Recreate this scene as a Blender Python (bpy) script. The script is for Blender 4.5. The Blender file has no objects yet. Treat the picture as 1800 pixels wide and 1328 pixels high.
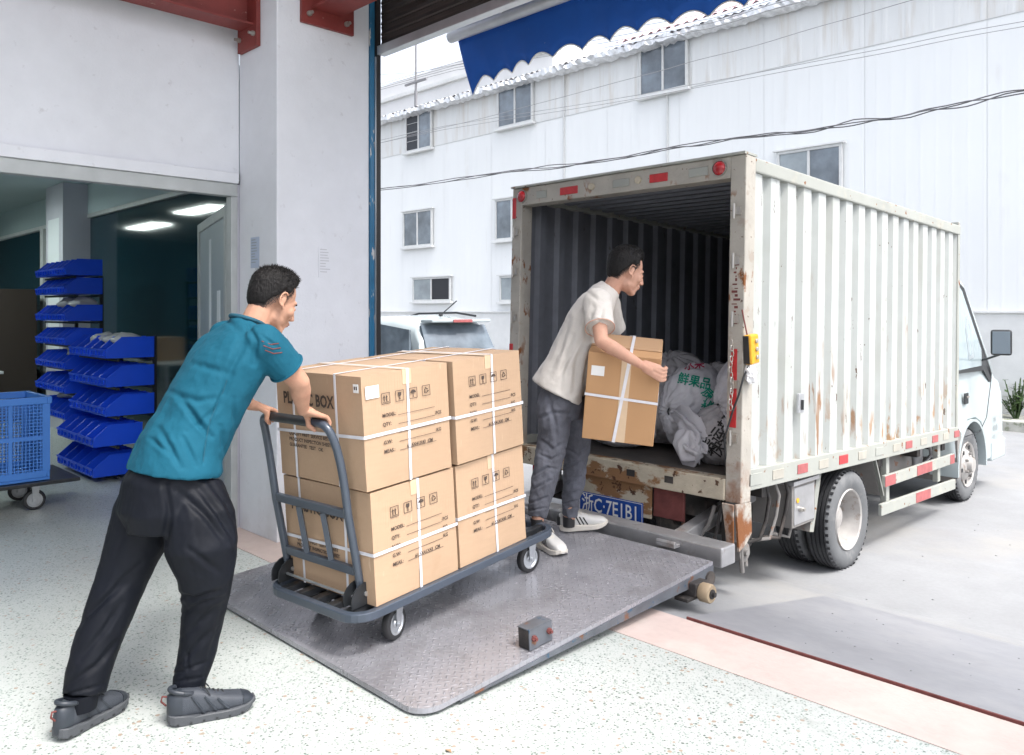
import bpy, bmesh, math, random
import numpy as np
from math import radians as R, sin, cos, pi
from mathutils import Vector, Matrix, noise as mnoise
from mathutils.bvhtree import BVHTree
random.seed(7)
S = bpy.context.scene
COL = S.collection
# ------------------------------------------------------------------ camera, light, exposure
EYE = 1.45                       # camera height above the loading-bay floor
YAW = R(45.4)
FOC = 1420.0                     # focal length in pixels of an 1800-wide frame
HOR = 548.0
cam = bpy.data.cameras.new('camera')
camo = bpy.data.objects.new('camera', cam); COL.objects.link(camo)
camo.location = (0, 0, EYE); camo.rotation_euler = (R(90), 0, YAW)
cam.sensor_width = 36; cam.lens = 36 * FOC / 1800
cam.shift_y = -(664 - HOR) / 1800
cam.clip_start = .05; cam.clip_end = 600
S.camera = camo
w = bpy.data.worlds.new("World"); S.world = w; w.use_nodes = True
nt = w.node_tree; nt.nodes.clear()
sky = nt.nodes.new('ShaderNodeTexSky'); sky.sky_type = 'NISHITA'; sky.sun_disc = False
SUN_EL, SUN_AZ = R(60), R(88)      # azimuth: from +Y clockwise towards +X
sky.sun_elevation = SUN_EL; sky.sun_rotation = SUN_AZ
sky.air_density = .8; sky.dust_density = 4.0; sky.ozone_density = 1.2
bgn = nt.nodes.new('ShaderNodeBackground'); bgn.inputs[1].default_value = .138
wo = nt.nodes.new('ShaderNodeOutputWorld')
hs = nt.nodes.new('ShaderNodeHueSaturation'); hs.inputs['Saturation'].default_value = .38
nt.links.new(sky.outputs[0], hs.inputs['Color']); nt.links.new(hs.outputs[0], bgn.inputs[0]); nt.links.new(bgn.outputs[0], wo.inputs[0])
sl = bpy.data.lights.new('sun', 'SUN'); sl.energy = .8; sl.angle = R(14); sl.color = (1, .97, .92)
so = bpy.data.objects.new('sun', sl); COL.objects.link(so)
sd = Vector((sin(SUN_AZ) * cos(SUN_EL), cos(SUN_AZ) * cos(SUN_EL), sin(SUN_EL)))
so.rotation_euler = sd.to_track_quat('Z', 'Y').to_euler()
S.view_settings.view_transform = 'Standard'; S.view_settings.look = 'None'
S.view_settings.gamma = 1; S.view_settings.exposure = 1.9
S.view_settings.use_curve_mapping = False
# ------------------------------------------------------------------ geometry of the place
FW = np.array([-sin(YAW), cos(YAW), 0.0]); RT = np.array([cos(YAW), sin(YAW), 0.0])
def W(px, py, d):
    p = FW * d + RT * ((px - 900) / FOC * d); p[2] = EYE + (HOR - py) / FOC * d
    return Vector(p)
def WX(px, py, X):
    k = FW + RT * ((px - 900) / FOC); return W(px, py, X / k[0])
def WY(px, py, Y):
    k = FW + RT * ((px - 900) / FOC); return W(px, py, Y / k[1])
def ramp_z(y): return .03 + .066 * (y - 1.77)
# ------------------------------------------------------------------ object helpers
def matx(o):
    m = o.matrix_basis.copy()
    p = o.parent
    if p is not None: m = matx(p) @ o.matrix_parent_inverse @ m
    return m
def tag(o, label=None, cat=None, group=None, kind=None):
    if label: o['label'] = label
    if cat: o['category'] = cat
    if group: o['group'] = group
    if kind: o['kind'] = kind
    return o
def thing(name, label, cat, loc=(0, 0, 0), rz=0, group=None):
    o = bpy.data.objects.new(name, None); COL.objects.link(o)
    o.location = loc; o.rotation_euler = (0, 0, rz); o.empty_display_size = .1
    return tag(o, label, cat, group)
class MB:
    """collects shapes for one mesh"""
    def __init__(s, xf=None): s.v = []; s.f = []; s.xf = xf
    def add(s, vs, fs, xf=None):
        n = len(s.v)
        if xf is not None: vs = [xf @ Vector(v) for v in vs]
        s.v.extend([Vector(v) for v in vs]); s.f.extend([tuple(i + n for i in f) for f in fs]); return s
    def box(s, lo, hi, xf=None):
        x0, y0, z0 = lo; x1, y1, z1 = hi
        if x0 > x1: x0, x1 = x1, x0
        if y0 > y1: y0, y1 = y1, y0
        if z0 > z1: z0, z1 = z1, z0
        return s.add([(x0,y0,z0),(x1,y0,z0),(x1,y1,z0),(x0,y1,z0),(x0,y0,z1),(x1,y0,z1),(x1,y1,z1),(x0,y1,z1)],
                     [(0,3,2,1),(4,5,6,7),(0,1,5,4),(1,2,6,5),(2,3,7,6),(3,0,4,7)], xf)
    def prism(s, poly, a, b, axis='x', xf=None):
        """poly of 2-D points extruded from a to b along axis"""
        n = len(poly)
        def P(t, p):
            return (t, p[0], p[1]) if axis == 'x' else ((p[0], t, p[1]) if axis == 'y' else (p[0], p[1], t))
        vs = [P(a, p) for p in poly] + [P(b, p) for p in poly]
        fs = [tuple(range(n))[::-1], tuple(range(n, 2 * n))] + [(i, (i + 1) % n, n + (i + 1) % n, n + i) for i in range(n)]
        return s.add(vs, fs, xf)
    def tube(s, pts, r, n=8, caps=True):
        pts = [Vector(p) for p in pts]; rs = r if isinstance(r, (list, tuple)) else [r] * len(pts)
        base = len(s.v); prev = None
        for i, p in enumerate(pts):
            t = (pts[min(i + 1, len(pts) - 1)] - pts[max(i - 1, 0)]).normalized()
            if prev is None:
                a = Vector((0, 0, 1)) if abs(t.z) < .9 else Vector((1, 0, 0))
                u = t.cross(a).normalized()
            else:
                u = (prev - t * prev.dot(t)).normalized()
            prev = u; v = t.cross(u)
            for k in range(n):
                q = 2 * pi * k / n; s.v.append(p + (u * cos(q) + v * sin(q)) * rs[i])
        for i in range(len(pts) - 1):
            for k in range(n):
                a = base + i * n + k; b = base + i * n + (k + 1) % n
                s.f.append((a, b, b + n, a + n))
        if caps:
            s.f.append(tuple(base + k for k in range(n))[::-1]); e = base + (len(pts) - 1) * n
            s.f.append(tuple(e + k for k in range(n)))
        return s
    def lathe(s, prof, n=32, axis='x', c=(0, 0, 0), closed=False, xf=None):
        """prof: (t along axis, radius)"""
        vs = []; m = len(prof); c = Vector(c)
        for k in range(n):
            q = 2 * pi * k / n; cs, sn = cos(q), sin(q)
            for t, r in prof:
                p = (t, r * cs, r * sn) if axis == 'x' else ((r * sn, t, r * cs) if axis == 'y' else (r * cs, r * sn, t))
                vs.append(Vector(p) + c)
        fs = []
        for k in range(n):
            for i in range(m if closed else m - 1):
                a = k * m + i; b = k * m + (i + 1) % m; k2 = (k + 1) % n
                fs.append((a, b, k2 * m + (i + 1) % m, k2 * m + i))
        return s.add(vs, fs, xf)
    def ell(s, c, r, rot=None, n=16, m=10):
        vs = []; fs = []
        for i in range(m + 1):
            ph = pi * i / m
            for k in range(n):
                q = 2 * pi * k / n
                v = Vector((r[0] * sin(ph) * cos(q), r[1] * sin(ph) * sin(q), r[2] * cos(ph)))
                if rot is not None: v = rot @ v
                vs.append(v + Vector(c))
        for i in range(m):
            for k in range(n):
                fs.append((i * n + k, (i + 1) * n + k, (i + 1) * n + (k + 1) % n, i * n + (k + 1) % n))
        return s.add(vs, fs)
    def cap(s, p0, r0, p1, r1, n=14):
        """tapered capsule"""
        p0 = Vector(p0); p1 = Vector(p1); t = (p1 - p0).normalized()
        pts = []; rs = []
        for a in (-75, -50, -25): pts.append(p0 + t * r0 * sin(R(a))); rs.append(r0 * cos(R(a)))
        pts += [p0, p1]; rs += [r0, r1]
        for a in (25, 50, 75): pts.append(p1 + t * r1 * sin(R(a))); rs.append(r1 * cos(R(a)))
        return s.tube(pts, rs, n)
    def loft(s, rings, n=28):
        """rings: (centre, half-width vector, half-depth vector[, power])"""
        vs = []; m = len(rings)
        for rg in rings:
            c, a, b = Vector(rg[0]), Vector(rg[1]), Vector(rg[2]); pw = rg[3] if len(rg) > 3 else 1.0
            for k in range(n):
                q = 2 * pi * k / n; cs, sn = cos(q), sin(q)
                cs = math.copysign(abs(cs) ** pw, cs); sn = math.copysign(abs(sn) ** pw, sn)
                vs.append(c + a * cs + b * sn)
        fs = [tuple(range(n))[::-1], tuple(range((m - 1) * n, m * n))]
        for i in range(m - 1):
            for k in range(n):
                a = i * n + k; b = i * n + (k + 1) % n; fs.append((a, b, b + n, a + n))
        return s.add(vs, fs)
    def mesh(s, name, bevel=0, smooth=None, merge=False):
        vs = s.v if s.xf is None else [s.xf @ v for v in s.v]
        me = bpy.data.meshes.new(name)
        me.from_pydata([tuple(v) for v in vs], [], s.f)
        bm = bmesh.new(); bm.from_mesh(me)
        if merge: bmesh.ops.remove_doubles(bm, verts=bm.verts, dist=1e-5)
        bmesh.ops.recalc_face_normals(bm, faces=bm.faces)
        if bevel:
            es = [e for e in bm.edges if len(e.link_faces) == 2 and e.calc_face_angle(0) > R(40)]
            bmesh.ops.bevel(bm, geom=es, offset=bevel, segments=1 if bevel < .004 else 2, affect='EDGES', clamp_overlap=True, profile=.5)
        bm.to_mesh(me); bm.free()
        if smooth is not None:
            me.shade_smooth()
            if smooth < 180: me.set_sharp_from_angle(angle=R(smooth))
        return me
def link(name, me, m, parent=None, local=False):
    o = bpy.data.objects.new(name, me); COL.objects.link(o)
    if m is not None:
        me.materials.clear(); me.materials.append(m)
    if parent is not None:
        o.parent = parent
        if not local: o.matrix_parent_inverse = matx(parent).inverted()
    return o
def part(name, mb, m, parent=None, bevel=0, smooth=None, local=False, merge=False):
    return link(name, mb.mesh(name, bevel, smooth, merge), m, parent, local)
def copy_tree(o, parent=None):
    c = o.copy(); COL.objects.link(c)
    if parent is not None: c.parent = parent
    for ch in list(o.children): copy_tree(ch, c)
    return c
_fc = bpy.data.curves.new('writing', 'FONT'); _fo = bpy.data.objects.new('writing', _fc); COL.objects.link(_fo)
def text(body, size, origin, right, up, out=.0012, squeeze=1, bold=0, align='LEFT', spacing=1.0):
    """flat print as a thin mesh: returns an MB in world coordinates"""
    _fc.body = body; _fc.size = size; _fc.extrude = 0; _fc.offset = bold; _fc.align_x = align
    _fc.space_character = spacing; _fc.resolution_u = 2
    me = _fo.to_mesh(); r = Vector(right).normalized(); u = Vector(up).normalized(); n = r.cross(u)
    mb = MB(); O = Vector(origin)
    mb.add([O + r * v.co.x * squeeze + u * v.co.y + n * out for v in me.vertices], [tuple(p.vertices) for p in me.polygons])
    _fo.to_mesh_clear(); return mb
# ------------------------------------------------------------------ materials
def lin(r, g, b):
    f = lambda c: (c / 255 / 12.92) if c / 255 <= .04045 else ((c / 255 + .055) / 1.055) ** 2.4
    return (f(r), f(g), f(b), 1)
def node(nt, t, **k):
    n = nt.nodes.new(t)
    for a, b in k.items():
        if a.startswith('i'): n.inputs[int(a[1:])].default_value = b
        else: setattr(n, a, b)
    return n
MT = {}
def mat(name, col, rough=.5, metal=0, var=None, bump=None, layers=(), rand=0, coat=0, spec=None, sheen=0, trans=0, emit=None, geo=False, sss=0):
    """var=(scale, amount)  bump=(scale, strength[, detail])  layers: dicts(scale=, vec=, lo=, hi=, col=, rough=, kind=)"""
    m = bpy.data.materials.new(name); m.use_nodes = True; nt = m.node_tree
    b = nt.nodes['Principled BSDF']; L = nt.links.new
    col = tuple(col) if len(col) == 4 else tuple(col) + (1,)
    tc = node(nt, 'ShaderNodeTexCoord'); co = tc.outputs['Object']
    if geo: co = node(nt, 'ShaderNodeNewGeometry').outputs['Position']
    b.inputs['Roughness'].default_value = rough; b.inputs['Metallic'].default_value = metal
    b.inputs['Base Color'].default_value = col
    if spec is not None: b.inputs['Specular IOR Level'].default_value = spec
    if coat: b.inputs['Coat Weight'].default_value = coat; b.inputs['Coat Roughness'].default_value = .08
    if sheen: b.inputs['Sheen Weight'].default_value = sheen
    if trans: b.inputs['Transmission Weight'].default_value = trans
    if sss:
        b.inputs['Subsurface Weight'].default_value = sss; b.inputs['Subsurface Radius'].default_value = (.012, .005, .003); b.inputs['Subsurface Scale'].default_value = 1.0
    if emit: b.inputs['Emission Color'].default_value = emit[0] + (1,); b.inputs['Emission Strength'].default_value = emit[1]
    cur = None; rcur = None
    def noisev(scale, vec=None, detail=5, rgh=.55):
        n = node(nt, 'ShaderNodeTexNoise'); n.inputs['Scale'].default_value = scale; n.inputs['Detail'].default_value = detail; n.inputs['Roughness'].default_value = rgh
        src = co
        if vec:
            mp = node(nt, 'ShaderNodeMapping'); mp.inputs['Scale'].default_value = vec; L(co, mp.inputs['Vector']); src = mp.outputs[0]
        L(src, n.inputs['Vector']); return n.outputs['Fac']
    def mix(a, fac, c, blend='MIX'):
        x = node(nt, 'ShaderNodeMix', data_type='RGBA', blend_type=blend)
        if a is None: x.inputs[6].default_value = col
        else: L(a, x.inputs[6])
        if isinstance(c, tuple): x.inputs[7].default_value = c if len(c) == 4 else c + (1,)
        else: L(c, x.inputs[7])
        if isinstance(fac, float): x.inputs[0].default_value = fac
        else: L(fac, x.inputs[0])
        return x.outputs[2]
    def ramp(src, lo, hi, a=0.0, c=1.0):
        x = node(nt, 'ShaderNodeMapRange'); x.inputs[1].default_value = lo; x.inputs[2].default_value = hi
        x.inputs[3].default_value = a; x.inputs[4].default_value = c; L(src, x.inputs[0]); return x.outputs[0]
    if rand:
        oi = node(nt, 'ShaderNodeObjectInfo'); v = ramp(oi.outputs['Random'], 0, 1, 1 - rand, 1 + rand)
        cc = node(nt, 'ShaderNodeCombineColor'); [L(v, cc.inputs[i]) for i in range(3)]
        cur = mix(cur, 1.0, cc.outputs[0], 'MULTIPLY')
    if var:
        vs = var if isinstance(var, list) else [var]
        for vv in vs:
            nz = noisev(vv[0], vv[2] if len(vv) > 2 else None)
            v = ramp(nz, .3, .7, 1 - vv[1], 1 + vv[1] * .6)
            cc = node(nt, 'ShaderNodeCombineColor'); [L(v, cc.inputs[i]) for i in range(3)]
            cur = mix(cur, 1.0, cc.outputs[0], 'MULTIPLY')
    for ly in layers:
        if ly.get('kind') == 'voronoi':
            vn = node(nt, 'ShaderNodeTexVoronoi'); vn.inputs['Scale'].default_value = ly['scale']
            nzd = node(nt, 'ShaderNodeTexNoise'); nzd.inputs['Scale'].default_value = ly['scale'] * .8
            ad = node(nt, 'ShaderNodeVectorMath', operation='MULTIPLY_ADD'); L(nzd.outputs['Color'], ad.inputs[0]); ad.inputs[1].default_value = (ly.get('warp', .6) / ly['scale'],) * 3; L(co, ad.inputs[2])
            L(co, nzd.inputs['Vector']); L(ad.outputs[0], vn.inputs['Vector'])
            inside = ramp(vn.outputs['Distance'], ly['r'], ly['r'] * .8)
            sp = node(nt, 'ShaderNodeSeparateColor'); L(vn.outputs['Color'], sp.inputs[0])
            pick = node(nt, 'ShaderNodeMath', operation='GREATER_THAN', i1=ly['pick']); L(sp.outputs[0], pick.inputs[0])
            f = node(nt, 'ShaderNodeMath', operation='MULTIPLY'); L(inside, f.inputs[0]); L(pick.outputs[0], f.inputs[1]); f = f.outputs[0]
        else:
            nz = noisev(ly['scale'], ly.get('vec'), ly.get('detail', 6), ly.get('rgh', .6)); f = ramp(nz, ly['lo'], ly['hi'])
            if 'z' in ly:      # dirt that belongs near a height (world z): (z full, z none)
                g = node(nt, 'ShaderNodeNewGeometry'); s3 = node(nt, 'ShaderNodeSeparateXYZ'); L(g.outputs['Position'], s3.inputs[0])
                zf = ramp(s3.outputs[2], ly['z'][0], ly['z'][1], 1.0, 0.0)
                mm = node(nt, 'ShaderNodeMath', operation='MULTIPLY'); L(f, mm.inputs[0]); L(zf, mm.inputs[1]); f = mm.outputs[0]
            if 'mask' in ly:
                nz2 = noisev(ly['mask'][0], None, 3); f2 = ramp(nz2, ly['mask'][1], ly['mask'][1] + .08)
                mm = node(nt, 'ShaderNodeMath', operation='MULTIPLY'); L(f, mm.inputs[0]); L(f2, mm.inputs[1]); f = mm.outputs[0]
        if 'amt' in ly:
            mm = node(nt, 'ShaderNodeMath', operation='MULTIPLY', i1=ly['amt']); L(f, mm.inputs[0]); f = mm.outputs[0]
        cur = mix(cur, f, ly['col'])
        if 'rough' in ly:
            x = node(nt, 'ShaderNodeMix', data_type='FLOAT'); L(f, x.inputs[0])
            if rcur is None: x.inputs[2].default_value = rough
            else: L(rcur, x.inputs[2])
            x.inputs[3].default_value = ly['rough']; rcur = x.outputs[0]
    if cur is not None: L(cur, b.inputs['Base Color'])
    if rcur is not None: L(rcur, b.inputs['Roughness'])
    if bump:
        bl = bump if isinstance(bump, list) else [bump]; prev = None
        for bb in bl:
            bn = node(nt, 'ShaderNodeBump'); bn.inputs['Strength'].default_value = bb[1]; bn.inputs['Distance'].default_value = bb[3] if len(bb) > 3 else .01
            L(noisev(bb[0], bb[2] if len(bb) > 2 else None), bn.inputs['Height'])
            if prev: L(prev, bn.inputs['Normal'])
            prev = bn.outputs[0]
        L(prev, b.inputs['Normal'])
    MT[name] = m; return m
RUST = (.20, .075, .025); RUSTD = (.07, .03, .015)
mat('plaster', (.72, .735, .775), .8, var=[(1.2, .05), (9, .03)], bump=(60, .15), layers=[dict(scale=14, lo=.64, hi=.72, col=(.45, .44, .46), amt=.4), dict(scale=22, vec=(1, 1, .25), lo=.66, hi=.70, col=(.33, .32, .33), z=(1.1, 1.9), amt=.5), dict(scale=3, lo=.45, hi=.7, col=(.40, .38, .37), z=(.0, .5), amt=.5)])
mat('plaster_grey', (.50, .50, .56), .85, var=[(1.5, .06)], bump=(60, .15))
mat('oxide_red', (.22, .035, .03), .55, var=[(6, .2)], bump=(40, .1), layers=[dict(scale=16, lo=.66, hi=.7, col=(.5, .35, .3), amt=.5)])
mat('bolt_metal', (.45, .43, .40), .4, .8)
mat('blue_rail', (.02, .14, .27), .45, var=[(8, .2)], layers=[dict(scale=20, vec=(1, 1, .3), lo=.62, hi=.66, col=(.5, .5, .5)), dict(scale=9, lo=.66, hi=.7, col=RUST)])
mat('dark_rubber', (.02, .02, .022), .6, bump=(200, .1))
mat('shutter', (.065, .05, .045), .45, .5, var=[(5, .2)])
mat('alu', (.55, .56, .58), .35, .7, var=[(9, .1)])
mat('white_frame', (.70, .72, .72), .45, var=[(6, .06)])
mat('fabric_blue', (.008, .10, .46), .75, var=[(3, .12)], bump=(400, .15), layers=[dict(scale=25, lo=.72, hi=.74, col=(.3, .4, .55), amt=.5)])
mat('tube_white', (.62, .63, .65), .35, .3, var=[(10, .08)])
mat('terrazzo', (.47, .495, .48), .34, geo=True, var=[(.7, .07), (60, .05), (2.6, .05)], bump=(300, .02), layers=[
    dict(kind='voronoi', scale=78, r=.42, pick=.84, col=(.11, .14, .12)),
    dict(kind='voronoi', scale=105, r=.45, pick=.74, col=(.22, .275, .245)),
    dict(kind='voronoi', scale=150, r=.45, pick=.75, col=(.29, .35, .32)),
    dict(kind='voronoi', scale=42, r=.36, pick=.92, col=(.33, .25, .19)),
    dict(scale=1.1, lo=.52, hi=.72, col=(.30, .31, .30), amt=.30), dict(scale=5, vec=(.25, 1, 1), lo=.62, hi=.70, col=(.22, .22, .21), mask=(1.0, .50), amt=.45)])
mat('pink_screed', (.50, .405, .375), .75, geo=True, var=[(2, .08), (25, .05)], bump=(80, .15), layers=[dict(scale=30, lo=.70, hi=.73, col=(.3, .26, .25), amt=.6), dict(scale=2.2, lo=.5, hi=.7, col=(.56, .50, .46), amt=.7)])
mat('concrete', (.262, .268, .278), .8, geo=True, var=[(.6, .10), (4, .07), (40, .05)], bump=[(12, .12), (150, .2)], layers=[
    dict(scale=.55, lo=.50, hi=.62, col=(.315, .30, .275), amt=.5),
    dict(scale=1.6, lo=.56, hi=.72, col=(.24, .24, .25), amt=.55),
    dict(scale=26, lo=.74, hi=.76, col=(.45, .45, .45), amt=.6)])
mat('plate_steel', (.255, .26, .28), .55, .15, geo=True, var=[(1.5, .08), (12, .05)], bump=(30, .12), layers=[
    dict(scale=2.6, lo=.50, hi=.75, col=(.31, .31, .32), amt=.7), dict(scale=7, lo=.60, hi=.72, col=(.21, .21, .23), amt=.3),
    dict(scale=5.5, lo=.76, hi=.765, col=(.8, .8, .8), mask=(1.2, .5))])
mat('rust_edge', (.16, .045, .04), .8, var=[(12, .3)], bump=(60, .4))
mat('kerb', (.42, .42, .38), .85, var=[(5, .2)], bump=(30, .3), layers=[dict(scale=8, lo=.5, hi=.6, col=(.10, .13, .05), amt=.7)])
mat('leaf', (.06, .11, .03), .6, var=[(8, .5)], rand=.3)
mat('leaf_light', (.12, .19, .05), .6, var=[(8, .5)])
mat('factory_white', (.76, .775, .77), .55, geo=True, var=[(.25, .03), (3, .02, (1, 1, .15))], bump=(20, .05), layers=[dict(scale=5, lo=.735, hi=.75, col=(.35, .22, .1), amt=.9), dict(scale=3, vec=(1, 1, .08), lo=.56, hi=.72, col=(.66, .68, .68), amt=.25), dict(scale=2.2, vec=(1, 1, .06), lo=.60, hi=.70, col=(.55, .52, .46), amt=.30, mask=(.8, .5))])
mat('factory_base', (.68, .69, .68), .8, geo=True, var=[(.8, .08), (6, .05)], bump=(20, .2), layers=[dict(scale=2.5, lo=.45, hi=.6, col=(.28, .27, .24), z=(-.3, .6), amt=.8)])
mat('factory_upper', (.71, .72, .71), .6, geo=True, var=[(.4, .05), (6, .04, (1, 1, .1))], layers=[dict(scale=5, vec=(1, 1, .1), lo=.5, hi=.66, col=(.50, .44, .36), amt=.45)])
mat('eave_foil', (.75, .76, .77), .35, .4, var=[(10, .25)], bump=(18, .6))
mat('roof_sheet', (.62, .60, .60), .5, var=[(3, .15)])
mat('roof_pink', (.60, .40, .42), .6, var=[(3, .15)])
mat('win_frame', (.60, .61, .60), .5, var=[(8, .08)])
mat('win_glass', (.14, .17, .20), .08, 0, geo=True, var=[(1.3, .55), (5, .2)], spec=.8)
mat('win_frost', (.30, .34, .36), .3, 0, var=[(2.5, .25)], spec=.6)
mat('win_dark', (.012, .014, .02), .4)
mat('pale_wall', (.72, .72, .72), .8, geo=True, var=[(.6, .06)])
mat('cable', (.09, .09, .095), .6)
mat('cable_pale', (.22, .22, .23), .6)
# truck
mat('truck_white', (.42, .44, .425), .45, geo=True, var=[(1.2, .06), (9, .04)], bump=[(6, .06), (1.6, .35, None, .03)], layers=[
    dict(scale=10, vec=(1, 1, .14), lo=.585, hi=.625, col=(.22, .10, .035), z=(1.1, 1.9), mask=(1.7, .52), rough=.9, amt=.9),
    dict(scale=24, vec=(1, 1, .4), lo=.665, hi=.685, col=RUSTD, rough=.9, mask=(2.2, .46)),
    dict(scale=12, vec=(1, 1, .3), lo=.54, hi=.60, col=(.30, .15, .05), z=(.55, 1.05), rough=.9, amt=.85, mask=(2.6, .47)),
    dict(scale=3, vec=(1, 1, .4), lo=.48, hi=.72, col=(.33, .32, .27), amt=.40)])
mat('truck_rail', (.33, .34, .31), .5, geo=True, var=[(3, .08)], bump=(20, .1), layers=[
    dict(scale=14, lo=.64, hi=.68, col=RUST, rough=.9), dict(scale=5, lo=.55, hi=.7, col=(.45, .42, .34), amt=.5)])
mat('truck_frame_rust', (.40, .375, .33), .6, geo=True, var=[(6, .15)], bump=(40, .3), layers=[
    dict(scale=9, lo=.60, hi=.66, col=(.30, .25, .20), amt=.6), dict(scale=13, vec=(1, 1, .5), lo=.56, hi=.61, col=RUST, mask=(3.0, .50), rough=.9),
    dict(scale=28, lo=.66, hi=.69, col=RUSTD), dict(scale=8, lo=.42, hi=.56, col=RUST, z=(.30, .62), rough=.9)])
mat('truck_sill', (.45, .40, .31), .7, geo=True, var=[(8, .2)], bump=(40, .4), layers=[
    dict(scale=10, vec=(.5, 1, 1), lo=.50, hi=.56, col=(.23, .12, .055), rough=.9), dict(scale=20, lo=.60, hi=.64, col=RUSTD)])
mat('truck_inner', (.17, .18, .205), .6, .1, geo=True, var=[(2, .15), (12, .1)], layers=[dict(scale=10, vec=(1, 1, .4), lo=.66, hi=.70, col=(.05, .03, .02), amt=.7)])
mat('truck_floor', (.085, .075, .065), .6, geo=True, var=[(3, .3), (20, .2)], bump=(60, .2))
mat('chassis', (.030, .027, .026), .75, geo=True, var=[(6, .3)], bump=(50, .3), layers=[dict(scale=5, lo=.5, hi=.7, col=(.16, .13, .11), amt=.6)])
mat('chassis_dusty', (.20, .19, .18), .8, geo=True, var=[(6, .2)], bump=(50, .2), layers=[dict(scale=12, lo=.6, hi=.66, col=RUST, amt=.7)])
mat('edge_steel', (.13, .14, .16), .5, .4, geo=True, var=[(8, .3)], layers=[dict(scale=12, lo=.58, hi=.64, col=RUST, amt=.8), dict(scale=20, lo=.62, hi=.66, col=(.05, .10, .16))])
mat('cab_white', (.40, .455, .465), .25, var=[(3, .04)], coat=.4)
mat('cab_dark', (.02, .022, .024), .5)
mat('cab_glass', (.30, .36, .38), .05, 0, var=[(1.5, .25)], spec=.9)
mat('mirror_face', (.25, .30, .33), .08, .6)
mat('tyre', (.022, .023, .026), .85, geo=True, var=[(9, .25)], bump=(60, .2), layers=[dict(scale=4, lo=.40, hi=.75, col=(.09, .09, .095), amt=.6)])
mat('tyre_side', (.12, .125, .13), .85, geo=True, var=[(5, .15)], bump=(80, .15), layers=[dict(scale=7, lo=.5, hi=.7, col=(.22, .22, .22), amt=.7)])
mat('rim', (.40, .385, .37), .6, .1, geo=True, var=[(8, .2)], layers=[dict(scale=10, lo=.58, hi=.66, col=(.20, .14, .10), amt=.6)])
mat('red_reflector', (.50, .03, .035), .35, var=[(20, .2)])
mat('red_lens', (.32, .01, .015), .15, coat=.5)
mat('tan_roller', (.30, .23, .15), .7, var=[(12, .2)])
mat('pale_reflector', (.38, .36, .31), .4, var=[(12, .15)])
mat('faded_red', (.36, .10, .10), .5, var=[(20, .2)])
mat('sign_blue', (.008, .06, .32), .4, var=[(20, .15)])
mat('print_white', (.75, .76, .74), .5)
mat('print_dark', (.07, .05, .04), .8)
mat('print_grey', (.30, .33, .34), .7)
mat('faint_ink', (.50, .51, .54), .8)
mat('yellow_case', (.72, .36, .01), .4, var=[(30, .1)], coat=.2)
mat('clear_tape', (.68, .68, .68), .3)
mat('brushed', (.42, .42, .43), .38, .6, geo=True, var=[(10, .15)], bump=(50, .1), layers=[dict(scale=8, lo=.58, hi=.68, col=(.22, .17, .14), amt=.6, rough=.8)])
# cardboard, cart
mat('cardboard', (.455, .31, .20), .75, var=[(2.5, .05), (90, .03, (1, .1, 1))], bump=[(180, .12, (1, 1, .06)), (5, .12)], rand=.05, layers=[dict(scale=7, lo=.60, hi=.74, col=(.38, .245, .145), amt=.5), dict(scale=40, vec=(1, 1, .15), lo=.66, hi=.72, col=(.62, .47, .33), amt=.5)])
mat('cardboard_warm', (.44, .25, .12), .72, var=[(2.5, .05)], bump=[(5, .12)])
mat('cardboard_shade', (.40, .25, .14), .75, var=[(2.5, .05)])
mat('strap', (.66, .66, .70), .35, var=[(30, .06)])
mat('label_paper', (.76, .76, .75), .6)
mat('kraft_tape', (.60, .44, .29), .3, var=[(20, .06)])
mat('cart_grey', (.055, .07, .095), .35, .1, var=[(8, .1)], coat=.2)
mat('cart_black', (.018, .02, .023), .4, var=[(20, .2)])
mat('zinc', (.52, .54, .56), .3, .8, var=[(20, .12)])
# bins, crate
mat('bin_blue', (.005, .075, .72), .38, var=[(3, .08)], rand=.10, spec=.5)
mat('crate_blue', (.05, .19, .56), .45, var=[(3, .05)])
mat('door_grey', (.33, .38, .42), .45, var=[(2, .06)])
mat('frame_grey', (.42, .44, .44), .45, .2, var=[(8, .1)])
mat('tinted', (.008, .035, .050), .07, spec=.7)
mat('room_teal', (.20, .30, .34), .8)
mat('ceiling', (.46, .55, .57), .9, var=[(1, .05)])
mat('lamp', (.9, .9, .8), .5, emit=((.88, 1.0, .95), 9.0))
mat('brown_board', (.045, .032, .025), .6)
mat('poly_bag', (.60, .61, .62), .2, trans=.25)
mat('paper', (.68, .71, .74), .7)
mat('paper_blue', (.42, .48, .60), .7)
# sacks
mat('sack', (.55, .54, .57), .36, var=[(5, .06)], bump=[(16, .35), (240, .1)])
mat('sack_grey', (.38, .365, .375), .55, var=[(5, .08)], bump=[(14, .35)])
mat('ink_green', (.0, .26, .17), .5); mat('ink_red', (.36, .015, .06), .5); mat('ink_black', (.02, .02, .02), .6)
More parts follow.
